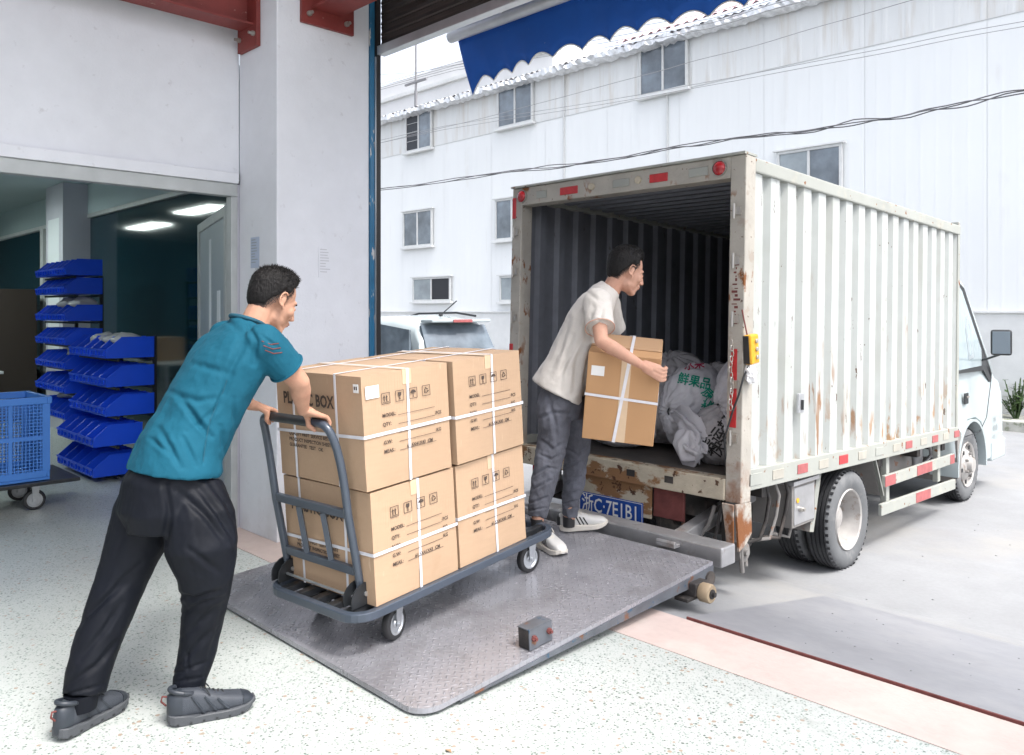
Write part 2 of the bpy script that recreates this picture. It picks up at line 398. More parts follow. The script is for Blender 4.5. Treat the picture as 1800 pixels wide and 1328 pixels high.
# people
mat('skin', (.48, .265, .18), .62, var=[(14, .10), (70, .05)], bump=(260, .10), sss=.05, spec=.3, layers=[dict(scale=11, lo=.52, hi=.75, col=(.47, .20, .135), amt=.45)])
mat('skin_pale', (.50, .285, .205), .62, var=[(14, .10), (70, .05)], bump=(260, .10), sss=.05, spec=.3, layers=[dict(scale=11, lo=.52, hi=.75, col=(.48, .21, .15), amt=.45)])
mat('lips', (.40, .15, .12), .45); mat('eye_white', (.6, .58, .55), .2); mat('eye_dark', (.02, .012, .01), .15)
mat('hair', (.007, .006, .006), .62, bump=[(150, .8, (1, 1, .18), .006)], var=[(60, .4)], spec=.25)
mat('tee_teal', (.007, .088, .14), .8, var=[(4, .10), (200, .06)], bump=[(14, .25), (500, .12)], spec=.2)
mat('tee_seam', (.008, .075, .115), .8)
mat('tee_white', (.52, .49, .455), .85, var=[(4, .05), (250, .04)], bump=[(9, .25), (500, .12)], sheen=.1)
mat('stubble', (.03, .022, .020), .8)
mat('tee_hem', (.52, .30, .22), .8)
mat('track_trouser', (.0042, .0056, .010), .60, var=[(5, .2)], bump=[(7, .3)], spec=.2)
mat('jeans', (.080, .083, .102), .85, var=[(6, .30), (160, .10)], bump=[(9, .4), (400, .2)], layers=[dict(scale=5, lo=.45, hi=.75, col=(.17, .18, .22), amt=.6)])
mat('shoe_grey', (.042, .049, .062), .6, var=[(18, .2)], bump=(300, .25))
mat('shoe_sole_grey', (.06, .065, .073), .6, bump=(60, .2))
mat('shoe_overlay', (.026, .032, .042), .45, var=[(18, .2)])
mat('shoe_white', (.58, .57, .55), .45, var=[(12, .05)], bump=(40, .08))
mat('sole_cream', (.60, .56, .50), .55)
mat('shoe_black', (.015, .015, .017), .5)
mat('lime', (.45, .70, .05), .4)
# ------------------------------------------------------------------ tread plate material (raised lozenges are fine relief)
def tread(name, col, rough):
    m = mat(name, col, rough, .35, geo=True, var=[(1.3, .18), (14, .10)], layers=[
        dict(scale=3.2, lo=.52, hi=.70, col=(.17, .16, .17), amt=.7, rough=.5), dict(scale=36, lo=.66, hi=.70, col=(.12, .10, .09), amt=.6, rough=.7),
        dict(scale=2.0, lo=.56, hi=.72, col=(.42, .42, .46), amt=.5, rough=.24)])
    nt = m.node_tree; L = nt.links.new
    g = node(nt, 'ShaderNodeNewGeometry')
    mp = node(nt, 'ShaderNodeMapping'); mp.inputs['Rotation'].default_value = (0, 0, R(45)); mp.inputs['Scale'].default_value = (35, 35, 35); L(g.outputs['Position'], mp.inputs['Vector'])
    sx = node(nt, 'ShaderNodeSeparateXYZ'); L(mp.outputs[0], sx.inputs[0])
    def M(op, a, b=None, c=None):
        n = node(nt, 'ShaderNodeMath', operation=op)
        for i, x in enumerate((a, b, c)):
            if x is None: continue
            if isinstance(x, (int, float)): n.inputs[i].default_value = x
            else: L(x, n.inputs[i])
        return n.outputs[0]
    fx, fy = M('FLOOR', sx.outputs[0]), M('FLOOR', sx.outputs[1])
    par = M('FLOORED_MODULO', M('ADD', fx, fy), 2.0)
    ux, uy = M('SUBTRACT', M('FRACT', sx.outputs[0]), .5), M('SUBTRACT', M('FRACT', sx.outputs[1]), .5)
    def elp(a, b): return M('ADD', M('POWER', M('MULTIPLY', a, 2.1), 2.0), M('POWER', M('MULTIPLY', b, 6.0), 2.0))
    e1, e2 = elp(ux, uy), elp(uy, ux)
    e = M('ADD', M('MULTIPLY', e1, par), M('MULTIPLY', e2, M('SUBTRACT', 1.0, par)))
    h = M('MAXIMUM', M('SUBTRACT', 1.0, e), 0.0)
    wear = node(nt, 'ShaderNodeTexNoise'); wear.inputs['Scale'].default_value = 2.0; L(g.outputs['Position'], wear.inputs['Vector'])
    h = M('MULTIPLY', h, M('SUBTRACT', wear.outputs['Fac'], .12))
    bn = node(nt, 'ShaderNodeBump'); bn.inputs['Strength'].default_value = .85; bn.inputs['Distance'].default_value = .008
    L(h, bn.inputs['Height']); L(bn.outputs[0], nt.nodes['Principled BSDF'].inputs['Normal'])
    pb = nt.nodes['Principled BSDF']; src = pb.inputs['Base Color'].links[0].from_socket
    mx = node(nt, 'ShaderNodeMix', data_type='RGBA'); L(M('MULTIPLY', h, .6), mx.inputs[0]); L(src, mx.inputs[6]); mx.inputs[7].default_value = (.46, .46, .48, 1); L(mx.outputs[2], pb.inputs['Base Color'])
    return m
tread('tread_plate', (.33, .33, .36), .26)

# ------------------------------------------------------------------ ground, floor
def sheet(name, poly, m, z=0, kind='structure'):
    mb = MB(); mb.add([(x, y, z) for x, y in poly], [tuple(range(len(poly)))])
    return tag(part(name, mb, MT[m]), kind=kind)
mb = MB()
rows = [(3.25, -.006), (5.0, -.32), (14.0, -.32), (15.6, -.26), (120, -.26)]
for i in range(len(rows) - 1):
    (y0, z0), (y1, z1) = rows[i], rows[i + 1]
    mb.add([(-90, y0, z0), (60, y0, z0), (60, y1, z1), (-90, y1, z1)], [(0, 1, 2, 3)])
tag(part('ground', mb, MT['concrete'], merge=True), kind='structure')
mb = MB(); mb.box((-18, -5, -.3), (2.5, 2.9, 0)); mb.box((-18, 2.9, -.3), (-5.15, 3.3, 0))
tag(part('floor', mb, MT['terrazzo']), kind='structure')
mb = MB(); mb.box((-5.14, 2.9, -.35), (2.5, 3.25, .003)); mb.box((-5.14, 2.28, -.35), (-4.0, 2.9, .004))
tag(part('threshold', mb, MT['pink_screed']), kind='structure')

# steel plates lying on the sloping apron
def plate(name, label, x0, x1, y0, y1, th=.016):
    def z(y): return -.006 - .314 * (y - 3.25) / 1.75 + .004
    t = thing(name, label, 'steel plate', ((x0 + x1) / 2, (y0 + y1) / 2, z(y0)))
    mb = MB(); mb.add([(x0, y0, z(y0)), (x1, y0, z(y0)), (x1, y1, z(y1)), (x0, y1, z(y1)), (x0, y0, z(y0) + th), (x1, y0, z(y0) + th), (x1, y1, z(y1) + th), (x0, y1, z(y1) + th)],
        [(0, 3, 2, 1), (4, 5, 6, 7), (0, 1, 5, 4), (1, 2, 6, 5), (2, 3, 7, 6), (3, 0, 4, 7)])
    part('sheet', mb, MT['plate_steel'], t)
    e = MB(); n = 40; rr = random.Random(int(x0 * 10))
    pts = [x0 + (x1 - x0) * i / n for i in range(n + 1)]
    for i in range(n):
        a = th + .002; lo = -.004 + rr.uniform(-.003, .003)
        e.box((pts[i], y0 - .006 - rr.uniform(0, .004), z(y0) + lo), (pts[i + 1] - .0002, y0 - .0005, z(y0) + a))
    part('rusty_edge', e, MT['rust_edge'], t)
    return t
plate('steel_plate', 'large grey steel plate with a rusty front edge lying at the doorway', -2.13, -.62, 3.262, 4.72)
plate('steel_plate', 'second grey steel plate, beside the large one, running off past the picture edge', -.612, 1.4, 3.262, 4.78)
mb = MB(); mb.tube([WY(1628, 1050, 4.73) + Vector((0, 0, 0)), WY(1682, 1061, 4.45)], .012, 6)
p0 = Vector((-1.02, 4.80, -.283)); p1 = Vector((-.80, 4.76, -.276))
mb = MB(); mb.tube([p0, p0.lerp(p1, .5) + Vector((0, 0, .004)), p1], .008, 6)  # dark bar added to stand for the dark gap by the plates
tag(part('gap_bar', mb, MT['chassis']), 'thin dark bar added in place of the dark gap by the steel plates', 'rod')

# ------------------------------------------------------------------ loading bay walls, column, beams
t = thing('bay_wall', 'white plastered inside wall above the wide opening to the bin store', 'wall', (-5.24, 0, 0))
mb = MB(); mb.box((-5.20, -4, 2.37), (-5.14, 2.499, 4.8)); mb.box((-5.20, -4, 0), (-5.14, -1.2, 2.37)); part('wall', mb, MT['plaster'], t)
mb = MB(); mb.box((-5.21, -1.2, 2.30), (-5.10, 2.48, 2.3695)); part('lintel', mb, MT['plaster'], t, bevel=.004)
fr = thing('door_frame', 'grey metal frame of the opening to the bin store', 'door frame', (-5.2, 2.4, 0))
mb = MB(); mb.box((-5.195, -1.2, 2.215), (-5.12, 2.48, 2.2995)); part('head', mb, MT['frame_grey'], fr, bevel=.004)
mb = MB(); mb.box((-5.195, 2.435, 0), (-5.12, 2.48, 2.2145)); part('jamb', mb, MT['frame_grey'], fr, bevel=.004)
mb = MB(); mb.box((-5.34, -4, 2.362), (-5.07, 2.4995, 2.372));
mb = MB(); mb.box((-5.20, 2.4805, 0), (-5.1385, 2.60, 2.2995)); part('infill', mb, MT['plaster_grey'], fr)
t = thing('column', 'big square plastered column beside the roller shutter', 'column', (-4.89, 2.85, 0))
mb = MB(); mb.box((-5.138, 2.50, 0), (-4.63, 3.19, 4.8)); part('shaft', mb, MT['plaster'], t, bevel=.006)
# glued paper remnants
def notice(name, label, o, r, u, wd, ht, m='paper', lines=9, group=None, ink='print_grey'):
    t = thing(name, label, 'notice', o)
    r = Vector(r); u = Vector(u); n = r.cross(u).normalized(); o = Vector(o)
    mb = MB(); mb.add([o + n * .0015, o + r * wd + n * .0015, o + r * wd + u * ht + n * .0015, o + u * ht + n * .0015, o, o + r * wd, o + r * wd + u * ht, o + u * ht], [(0, 1, 2, 3), (7, 6, 5, 4), (0, 4, 5, 1), (1, 5, 6, 2), (2, 6, 7, 3), (3, 7, 4, 0)])
    part('sheet', mb, MT[m], t)
    mb = MB(); rr = random.Random(3)
    for i in range(lines):
        y = ht * (.9 - .82 * i / lines); a = wd * .1; b = wd * rr.uniform(.5, .92)
        q = [o + r * a + u * y + n * .0024, o + r * b + u * y + n * .0024, o + r * b + u * (y + ht * .028) + n * .0024, o + r * a + u * (y + ht * .028) + n * .0024]
        mb.add(q, [(0, 1, 2, 3)])
    part('print', mb, MT[ink], t)
p = WY(441, 472, 2.4985)
notice('notice', 'small pale notice on the shaded side of the column', p, (1, 0, 0), (0, 0, 1), .115, .20, 'paper_blue')
p = WX(560, 488, -4.628)
notice('notice', 'faint torn notice on the bright side of the column', p, (0, 1, 0), (0, 0, 1), .10, .20, 'plaster', ink='faint_ink')

def ibeam(t, a, b, h, w, tf=.014, tw=.009, m='oxide_red'):
    """I-beam from a to b (bottom centre points)"""
    a = Vector(a); b = Vector(b); d = (b - a); L_ = d.length; d.normalize(); s = Vector((0, 0, 1)).cross(d).normalized(); up = Vector((0, 0, 1))
    X = Matrix((s, d, up)).transposed().to_4x4(); X.translation = a
    mb = MB(); mb.box((-w / 2, 0, 0), (w / 2, L_, tf), X); part('bottom_flange', mb, MT[m], t)
    mb = MB(); mb.box((-w / 2, 0, h - tf), (w / 2, L_, h), X); part('top_flange', mb, MT[m], t)
    mb = MB(); mb.box((-tw / 2, 0, tf + .0003), (tw / 2, L_, h - tf - .0003), X); part('web', mb, MT[m], t)
t = thing('steel_beam', 'red oxide steel beam running along the top of the inside wall', 'beam', (-5.0, 2.48, 3.3))
ibeam(t, (-4.97, -1.5, 3.30), (-4.97, 2.47, 3.30), .36, .17)
mb = MB(); mb.box((-5.10, 2.470, 3.16), (-4.84, 2.4985, 3.80)); part('end_plate', mb, MT['oxide_red'], t)
for (x, z) in ((-4.87, 3.24), (-5.065, 3.24), (-4.87, 3.52), (-5.065, 3.52)):
    mb = MB(); mb.lathe([(0, .0), (0, .017), (-.016, .017), (-.016, .010), (-.04, .010), (-.04, 0)], 8, 'y', (x, 2.4695, z)); part('bolt', mb, MT['bolt_metal'], t)
t = thing('steel_beam', 'red oxide steel beam bolted to the bright face of the column, running over the doorway', 'beam', (-4.62, 2.95, 3.3))
ibeam(t, (-4.60, 2.84, 3.40), (1.9, 2.84, 3.40), .34, .22)
mb = MB(); mb.box((-4.6285, 2.66, 3.30), (-4.603, 3.05, 3.9)); part('end_plate', mb, MT['oxide_red'], t)
for (y, z) in ((2.71, 3.36), (2.99, 3.36), (2.71, 3.62), (2.99, 3.62)):
    mb = MB(); mb.lathe([(0, 0), (0, .018), (.016, .018), (.016, .011), (.045, .011), (.045, 0)], 8, 'x', (-4.6025, y, z)); part('bolt', mb, MT['bolt_metal'], t)
# facade beside and above the doorway
t = thing('front_wall', 'white front wall of the loading bay around the roller door', 'wall', (-8, 3.35, 0))
mb = MB(); mb.box((-18, 3.30, 3.02), (-5.14, 3.50, 4.8)); part('wall', mb, MT['plaster'], t)
mb = MB(); mb.box((-5.2, -5.2, 0), (2.5, -5.0, 4.8)); part('dimming_wall', mb, MT['plaster_grey'], t)  # unseen wall added behind the camera to dim the column's inward face
mb = MB(); mb.box((.5, 3.2, 0), (2.5, 3.42, 4.8)); part('wall', mb, MT['plaster'], t)
mb = MB(); mb.box((-5.139, 3.325, 3.75), (.499, 3.48, 4.8)); part('wall', mb, MT['plaster'], t)
mb = MB(); mb.box((-5.14, 3.1905, 0), (-4.95, 3.45, 3.7)); part('wall', mb, MT['plaster'], t)
t = thing('bay_shade_roof', 'unseen partial roof over the loading bay, sized to shape its light', 'roof', (-2, 1.5, 4.8))
mb = MB(); mb.box((-5.34, -5, 4.81), (-1.5, 3.5, 4.86)); part('sheet', mb, MT['roof_sheet'], t)  # unseen roof, cut short on one side to steer daylight into the bay

# roller shutter
t = thing('roller_shutter', 'dark brown roller shutter rolled up above the doorway', 'shutter', (-4.6, 3.27, 3.2))
prof = [(y_ + .012, z_) for y_, z_ in [(3.262, 0), (3.270, .010), (3.278, .035), (3.270, .060), (3.262, .070), (3.256, .060), (3.262, .035), (3.254, .010)]]
sl0 = None
for i in range(11):
    mb = MB(); mb.prism([(y, z * 1.045 + 3.275 + i * .072) for y, z in prof], -4.60, .48, 'x')
    part('slat', mb, MT['shutter'], t)
mb = MB(); mb.box((-4.602, 3.235, 3.212), (.482, 3.30, 3.2735)); part('bottom_bar', mb, MT['alu'], t, bevel=.004)
t = thing('guide_rail', 'chipped blue steel guide rail of the roller shutter', 'rail', (-4.6, 3.25, 0))
mb = MB(); mb.box((-4.66, 3.191, .0), (-4.615, 3.227, 3.9)); part('post', mb, MT['blue_rail'], t, bevel=.003)
mb = MB(); mb.box((-4.66, 3.234, 0), (-4.603, 3.268, 3.9)); part('channel', mb, MT['dark_rubber'], t)
mb = MB(); mb.box((-4.66, 3.2275, 0), (-4.606, 3.2335, 3.2)); part('trim', mb, MT['alu'], t)

# blue awning outside above the doorway
t = thing('awning', 'faded blue fabric awning with scalloped edge above the doorway outside', 'awning', (-4.5, 3.9, 3.46))
xa, xb = -4.60, .9; ya, za = 3.92, 3.50
mb = MB(); mb.tube([(xa - .03, ya, za), (xb, ya, za)], .042, 14); part('front_tube', mb, MT['tube_white'], t, smooth=40)
mb = MB(); n = 48
for i in range(n + 1):
    x = xa + (xb - xa) * i / n
    for (y, z) in ((ya + .03, za + .03), (3.75, za + .42 + .012 * sin(i)), (3.54, za + .80)): mb.v.append(Vector((x, y, z)))
for i in range(n):
    for j in range(2): a = i * 3 + j; mb.f.append((a, a + 1, a + 4, a + 3))
canopy = part('canopy', mb, MT['fabric_blue'], t, smooth=60)
canopy.modifiers.new('thick', 'SOLIDIFY').thickness = .003
mb = MB(); n = 300; per = .235; rr = random.Random(4)
for i in range(n + 1):
    x = xa + (xb - xa) * i / n
    s = ((x - xa) / per) % 1; low = .34 + .055 * (abs(sin(pi * s)) * -1) + .02 * sin(x * 3.1) - .02
    low = .365 - .062 * abs(sin(pi * s)) ** .8 + .02 * sin(x * 2.3)
    if x - xa < .12: low += (.12 - (x - xa)) * .6
    for j in range(6):
        q = j / 5; lean = .16 * (1 - min(1, (x - xa) / .8)) * q
        mb.v.append(Vector((x + lean * .9, ya + .045 + .02 * sin(x * 7) * q + .10 * q * q * .4, za - low * q)))
for i in range(n):
    for j in range(5): a = i * 6 + j; mb.f.append((a, a + 1, a + 7, a + 6))
val = part('valance', mb, MT['fabric_blue'], t, smooth=60); val.modifiers.new('thick', 'SOLIDIFY').thickness = .002
mb = MB()
for i in range(n):
    s = ((xa + (xb - xa) * i / n - xa) / per) % 1
    a = mb.v and None
pts = [Vector(val.data.vertices[i * 6 + 5].co) + Vector((0, 0, -.003)) for i in range(0, n + 1)]
mb.tube(pts, .005, 5); part('hem_cord', mb, MT['print_white'], t)
for x in (-4.05, -1.9, .2):
    mb = MB(); mb.box((-.012, -.02, 0), (.012, .02, .75), Matrix.Translation((x, ya - .02, za + .02)) @ Matrix.Rotation(R(30), 4, 'X') @ Matrix.Rotation(R(22), 4, 'Y')); part('arm', mb, MT['tube_white'], t, bevel=.003)

# ------------------------------------------------------------------ bin store behind the wide opening
t = thing('store_room', 'dim bin store room with pale ceiling seen through the opening', 'room', (-10, 1, 0))
mb = MB(); mb.box((-18, -3, 3.02), (-5.201, 3.3, 3.12)); part('ceiling', mb, MT['ceiling'], t)
mb = MB(); mb.box((-18.2, -3, 0), (-18, 3.3, 3.1)); part('end_wall', mb, MT['room_teal'], t)
mb = MB(); mb.box((-18, -3.2, 0), (-5.34, -3, 3.1)); part('side_wall', mb, MT['room_teal'], t)
mb = MB(); mb.box((-18, 3.28, 2.66), (-5.345, 3.295, 3.019)); part('transom', mb, MT['ceiling'], t)
t = thing('dark_window', 'dark tinted glass window wall behind the blue bins', 'window', (-8, 3.3, 0))
mb = MB(); mb.box((-10.82, 3.31, 0.0), (-5.2, 3.33, 2.62)); part('pane', mb, MT['tinted'], t)
mb = MB(); mb.box((-10.78, 3.27, 2.605), (-5.345, 3.33, 2.655)); mb.box((-10.78, 3.275, .0), (-5.345, 3.309, .018)); part('frame', mb, MT['frame_grey'], t)
t = thing('store_pillar', 'white pillar standing at the dark window inside the bin store', 'column', (-11.1, 3.15, 0))
mb = MB(); mb.box((-11.5, 3.0, 0), (-10.80, 3.345, 3.018)); part('shaft', mb, MT['plaster_grey'], t)
mb = MB(); mb.box((-11.4, 2.9975, .9), (-10.95, 2.9995, 2.6)); part('poster', mb, MT['paper'], t)
t = thing('dark_window', 'dark window with a white post at the far end of the bin store', 'window', (-13, 3.3, 0))
mb = MB(); mb.box((-17.9, 3.31, .6), (-11.51, 3.33, 2.60)); part('pane', mb, MT['tinted'], t)
mb = MB(); mb.box((-17.9, 3.27, 2.605), (-11.51, 3.33, 2.655)); mb.box((-12.75, 3.25, .6), (-12.6, 3.309, 2.6)); mb.box((-12.2, 3.25, .6), (-12.15, 3.309, 2.6)); part('frame', mb, MT['white_frame'], t)
mb = MB(); mb.box((-17.9, 3.27, 0), (-11.51, 3.34, .598)); part('sill_wall', mb, MT['room_teal'], t)
lampsp = [('ceiling_lamp', 'ceiling light panel glowing at the far end of the bin store', (-13.6, 1.57, 2.85)), ('ceiling_lamp', 'nearer ceiling light panel glowing above the bin racks', (-10.9, 1.87, 2.85)), ('ceiling_lamp', 'ceiling light panel above the plastic crate', (-8.2, .2, 2.85))]
for nm, lb, c in lampsp:
    t = thing(nm, lb, 'lamp', c)
    mb = MB(); mb.box((c[0] - .62, c[1] - .17, c[2]), (c[0] + .62, c[1] + .17, c[2] + .05)); part('housing', mb, MT['white_frame'], t)
    mb = MB(); mb.box((c[0] - .58, c[1] - .13, c[2] - .012), (c[0] + .58, c[1] + .13, c[2] - .001)); part('diffuser', mb, MT['lamp'], t)
    mb = MB(); mb.tube([(c[0] - .4, c[1], 2.9), (c[0] - .4, c[1], 3.02)], .006); mb.tube([(c[0] + .4, c[1], 2.9), (c[0] + .4, c[1], 3.02)], .006); part('hanger', mb, MT['white_frame'], t)
# open door leaf
t = thing('glass_door', 'grey framed glass door standing open in the bin store', 'door', (-5.36, 2.43, 0))
a = Vector((-5.24, 2.47, 0)); b = Vector((-6.63, 2.88, 0)); d = (b - a).normalized(); L_ = (b - a).length
X = Matrix((d, Vector((0, 0, 1)).cross(d), Vector((0, 0, 1)))).transposed().to_4x4(); X.translation = a
mb = MB(); mb.box((0, -.02, .02), (.07, .02, 2.17), X); mb.box((L_ - .07, -.02, .02), (L_, .02, 2.17), X); mb.box((.0705, -.02, 2.10), (L_ - .0705, .02, 2.17), X); mb.box((.0705, -.02, .02), (L_ - .0705, .02, .25), X); part('frame', mb, MT['frame_grey'], t, bevel=.003)
mb = MB(); mb.box((.071, -.006, .251), (L_ - .071, .006, 2.099), X); part('pane', mb, MT['door_grey'], t)
mb = MB(); mb.box((.75, .0065, 1.2), (.86, .0085, 2.0), X); part('paper_strip', mb, MT['paper'], t)
mb = MB(); mb.box((.30, .0065, 1.05), (.45, .0085, 1.6), X); part('paper_strip', mb, MT['paper'], t)
mb = MB(); mb.box((1.08, .0205, .95), (1.12, .045, 1.25), X); part('handle', mb, MT['alu'], t)

# bins: front faces -Y, origin at the bottom of the front right corner
def bin_meshes(wd, dp, ht):
    fl = ht * .42; t = .004
    side = [(0, 0), (dp, 0), (dp, ht), (dp * .30, ht), (0, fl)]     # (y, z)
    mb = MB()
    mb.prism(side, -wd, -wd + t, 'x'); mb.prism(side, -t, 0, 'x')
    mb.box((-wd + t, 0, 0), (-t, dp, t)); mb.box((-wd + t, dp - t, t), (-t, dp, ht)); mb.box((-wd + t, 0, t), (-t, t, fl))
    mb.box((-wd - .002, -.010, fl - .012), (.002, -.0005, fl + .003)); mb.box((-wd - .003, dp * .30, ht - .004), (-wd - .0005, dp, ht + .006)); mb.box((.0005, dp * .30, ht - .004), (.003, dp, ht + .006))
    body = mb.mesh('shell')
    mb = MB(); mb.box((-wd * .8, -.013, fl * .25), (-wd * .2, -.0005, fl * .3)); mb.box((-wd * .8, -.013, fl * .78), (-wd * .2, -.0005, fl * .83)); mb.box((-wd*.82, -.013, fl * .25), (-wd * .8, -.0005, fl * .83)); mb.box((-wd*.2, -.013, fl * .25), (-wd * .18, -.0005, fl * .83))
    lab = mb.mesh('label_holder'); return body, lab
big = bin_meshes(.19, .40, .175); sml = bin_meshes(.155, .33, .15)
ORD = ['first', 'second', 'third', 'fourth', 'fifth', 'sixth', 'seventh', 'eighth', 'ninth']
def make_bin(meshes, label, loc, group):
    t = thing('storage_bin', label, 'bin', loc, 0, group)
    link('shell', meshes[0], MT['bin_blue'], t, True); link('label_holder', meshes[1], MT['bin_blue'], t, True)
    return t
def rack(name, label, x0, x1, y0, dp, zs, htop):
    t = thing(name, label, 'rack', (x0, y0, 0))
    for x in (x0 - .12, x1 + .10):
        for y in (y0 + dp + .03,):
            mb = MB(); mb.box((x - .0145, y - .0145, 0), (x + .0145, y + .0145, htop)); part('post', mb, MT['cart_black'], t)
    for z in zs:
        mb = MB(); mb.box((x1 + .02, y0 + .08, z - .028), (x0 - .02, y0 + .10, z - .008)); mb.box((x1 + .02, y0 + dp - .03, z - .028), (x0 - .02, y0 + dp - .01, z - .008)); part('shelf_rail', mb, MT['cart_black'], t)
    return t
tz = [.05, .305, .555, .805, 1.05]           # near rack tiers
off = [-.10, -.10, 0, 0, 0]
rack('bin_rack', 'black rack carrying the nearer blue bins', -7.25, -8.30, 2.36, .40, tz, 1.24)
rr = random.Random(11)
for ti, z in enumerate(tz):
    for j in range(5):
        nm = 'large blue open bin, %s along the %s tier of the nearer rack' % (ORD[j], ['lowest', 'second lowest', 'middle', 'second highest', 'top'][ti])
        if j == 0: nm = 'large blue open bin at the near end of the %s tier, nearer rack' % (['lowest', 'second lowest', 'middle', 'second highest', 'top'][ti])
        if ti < 3 and j == 4: pass
        make_bin(big, nm, (-7.30 - j * .20, 2.36 + off[ti] * 1.0 + (.0 if ti > 1 else 0), z), 'blue bins on the racks')
tz2 = [.42, .67, .90, 1.13, 1.36, 1.62, 1.80]
rack('bin_rack', 'black rack carrying the farther blue bins', -8.42, -9.42, 2.36, .33, tz2, 1.80)
for ti, z in enumerate(tz2):
    for j in range(6):
        nm = 'small blue open bin, %s along %s of the farther rack' % (ORD[j], ['the lowest tier', 'the second lowest tier', 'the third tier up', 'the middle tier', 'the fifth tier up', 'the tier just below the top', 'the top tier'][ti])
        make_bin(sml, nm, (-8.42 - j * .165, 2.36, z), 'blue bins on the racks')
# bags of parts in some bins
def crumple(c, r, seed, amp=.25, n=14, m=9):
    mb = MB(); mb.ell(c, r, None, n, m); c = Vector(c)
    for i, v in enumerate(mb.v):
        d = v - c; f = 1 + amp * mnoise.noise(Vector((d.x / r[0], d.y / r[1], d.z / r[2])) * 1.6 + Vector((seed * 3.7, seed, 0))) * 1.6
        mb.v[i] = c + d * f
    return mb
for i, (x, z) in enumerate([(-8.55, 1.545), (-8.9, 1.545), (-8.7, 1.07), (-8.95, .64), (-8.6, .66), (-7.38, 1.215), (-7.6, 1.215), (-7.95, 1.21)]):
    wh = ['in the third bin row down on the farther rack, near end', 'in the third bin row down on the farther rack, far end', 'in the middle of the farther rack', 'low on the farther rack at its far end', 'low on the farther rack, near the crate', 'lying in the near top bin', 'lying in the second top bin', 'lying in the fourth top bin'][i]
    o = part('parts_bag', crumple((x, 2.56, z - .01), (.075, .12, .055), i + 1), MT['poly_bag'], None, smooth=60)
    tag(o, 'clear bag of parts ' + wh, 'bag', None)

# pale blue crate on a dolly
t = thing('plastic_crate', 'light blue lattice plastic crate standing on a dolly', 'crate', (-6.9, 1.4, .22))
x0, x1, y0, y1, z0, z1 = -7.15, -6.57, .98, 1.74, .225, .83
mb = MB(); mb.box((x0, y0, z1 - .045), (x1, y1, z1)); 
def ring(mb, x0, x1, y0, y1, z0, z1, w):
    mb.box((x0, y0, z0), (x1, y0 + w, z1)); mb.box((x0, y1 - w, z0), (x1, y1, z1)); mb.box((x0, y0 + w, z0), (x0 + w, y1 - w, z1)); mb.box((x1 - w, y0 + w, z0), (x1, y1 - w, z1))
mb = MB(); ring(mb, x0 - .012, x1 + .012, y0 - .012, y1 + .012, z1 - .05, z1, .03); part('rim', mb, MT['crate_blue'], t, bevel=.004)
mb = MB(); mb.box((x0, y0, z0), (x1, y1, z0 + .02)); ring(mb, x0, x1, y0, y1, z0 + .021, z0 + .07, .02); part('base', mb, MT['crate_blue'], t, bevel=.003)
for x in (x0, x1):
    for y in (y0, y1): mb = MB(); mb.box((x - .004 if x == x0 else x - .05, y if y == y0 else y - .05, z0 + .07), (x + .05 if x == x0 else x + .004, y + .05 if y == y0 else y, z1 - .05)); part('corner_post', mb, MT['crate_blue'], t)
for yy in (y0 + (y1 - y0) / 3, y0 + 2 * (y1 - y0) / 3): mb = MB(); mb.box((x1 - .02, yy - .012, z0 + .07), (x1 + .004, yy + .012, z1 - .05)); part('rib', mb, MT['crate_blue'], t)
mb = MB(); mb.box((x1 - .019, y0 + .05, .52), (x1 + .003, y1 - .05, .545)); part('rib', mb, MT['crate_blue'], t)
mb = MB(); st = .024
y = y0 + .05
while y < y1 - .05: mb.box((x1 - .008, y, z0 + .07), (x1 - .0005, y + .006, z1 - .05)); mb.box((x0 + .0005, y, z0 + .07), (x0 + .008, y + .006, z1 - .05)); y += st
z = z0 + .08
while z < z1 - .055: mb.box((x1 - .0075, y0 + .05, z), (x1 - .001, y1 - .05, z + .006)); mb.box((x0 + .001, y0 + .05, z), (x0 + .0075, y1 - .05, z + .006)); mb.box((x0 + .05, y1 - .0075, z), (x1 - .05, y1 - .001, z + .006)); z += st
x = x0 + .05
while x < x1 - .05: mb.box((x, y1 - .008, z0 + .07), (x + .006, y1 - .0005, z1 - .05)); x += st
mb.box((x0 + .05, y0, z0 + .07), (x1 - .05, y0 + .006, z1 - .05))
o = part('lattice', mb, MT['crate_blue'], t); tag(o, kind='stuff')
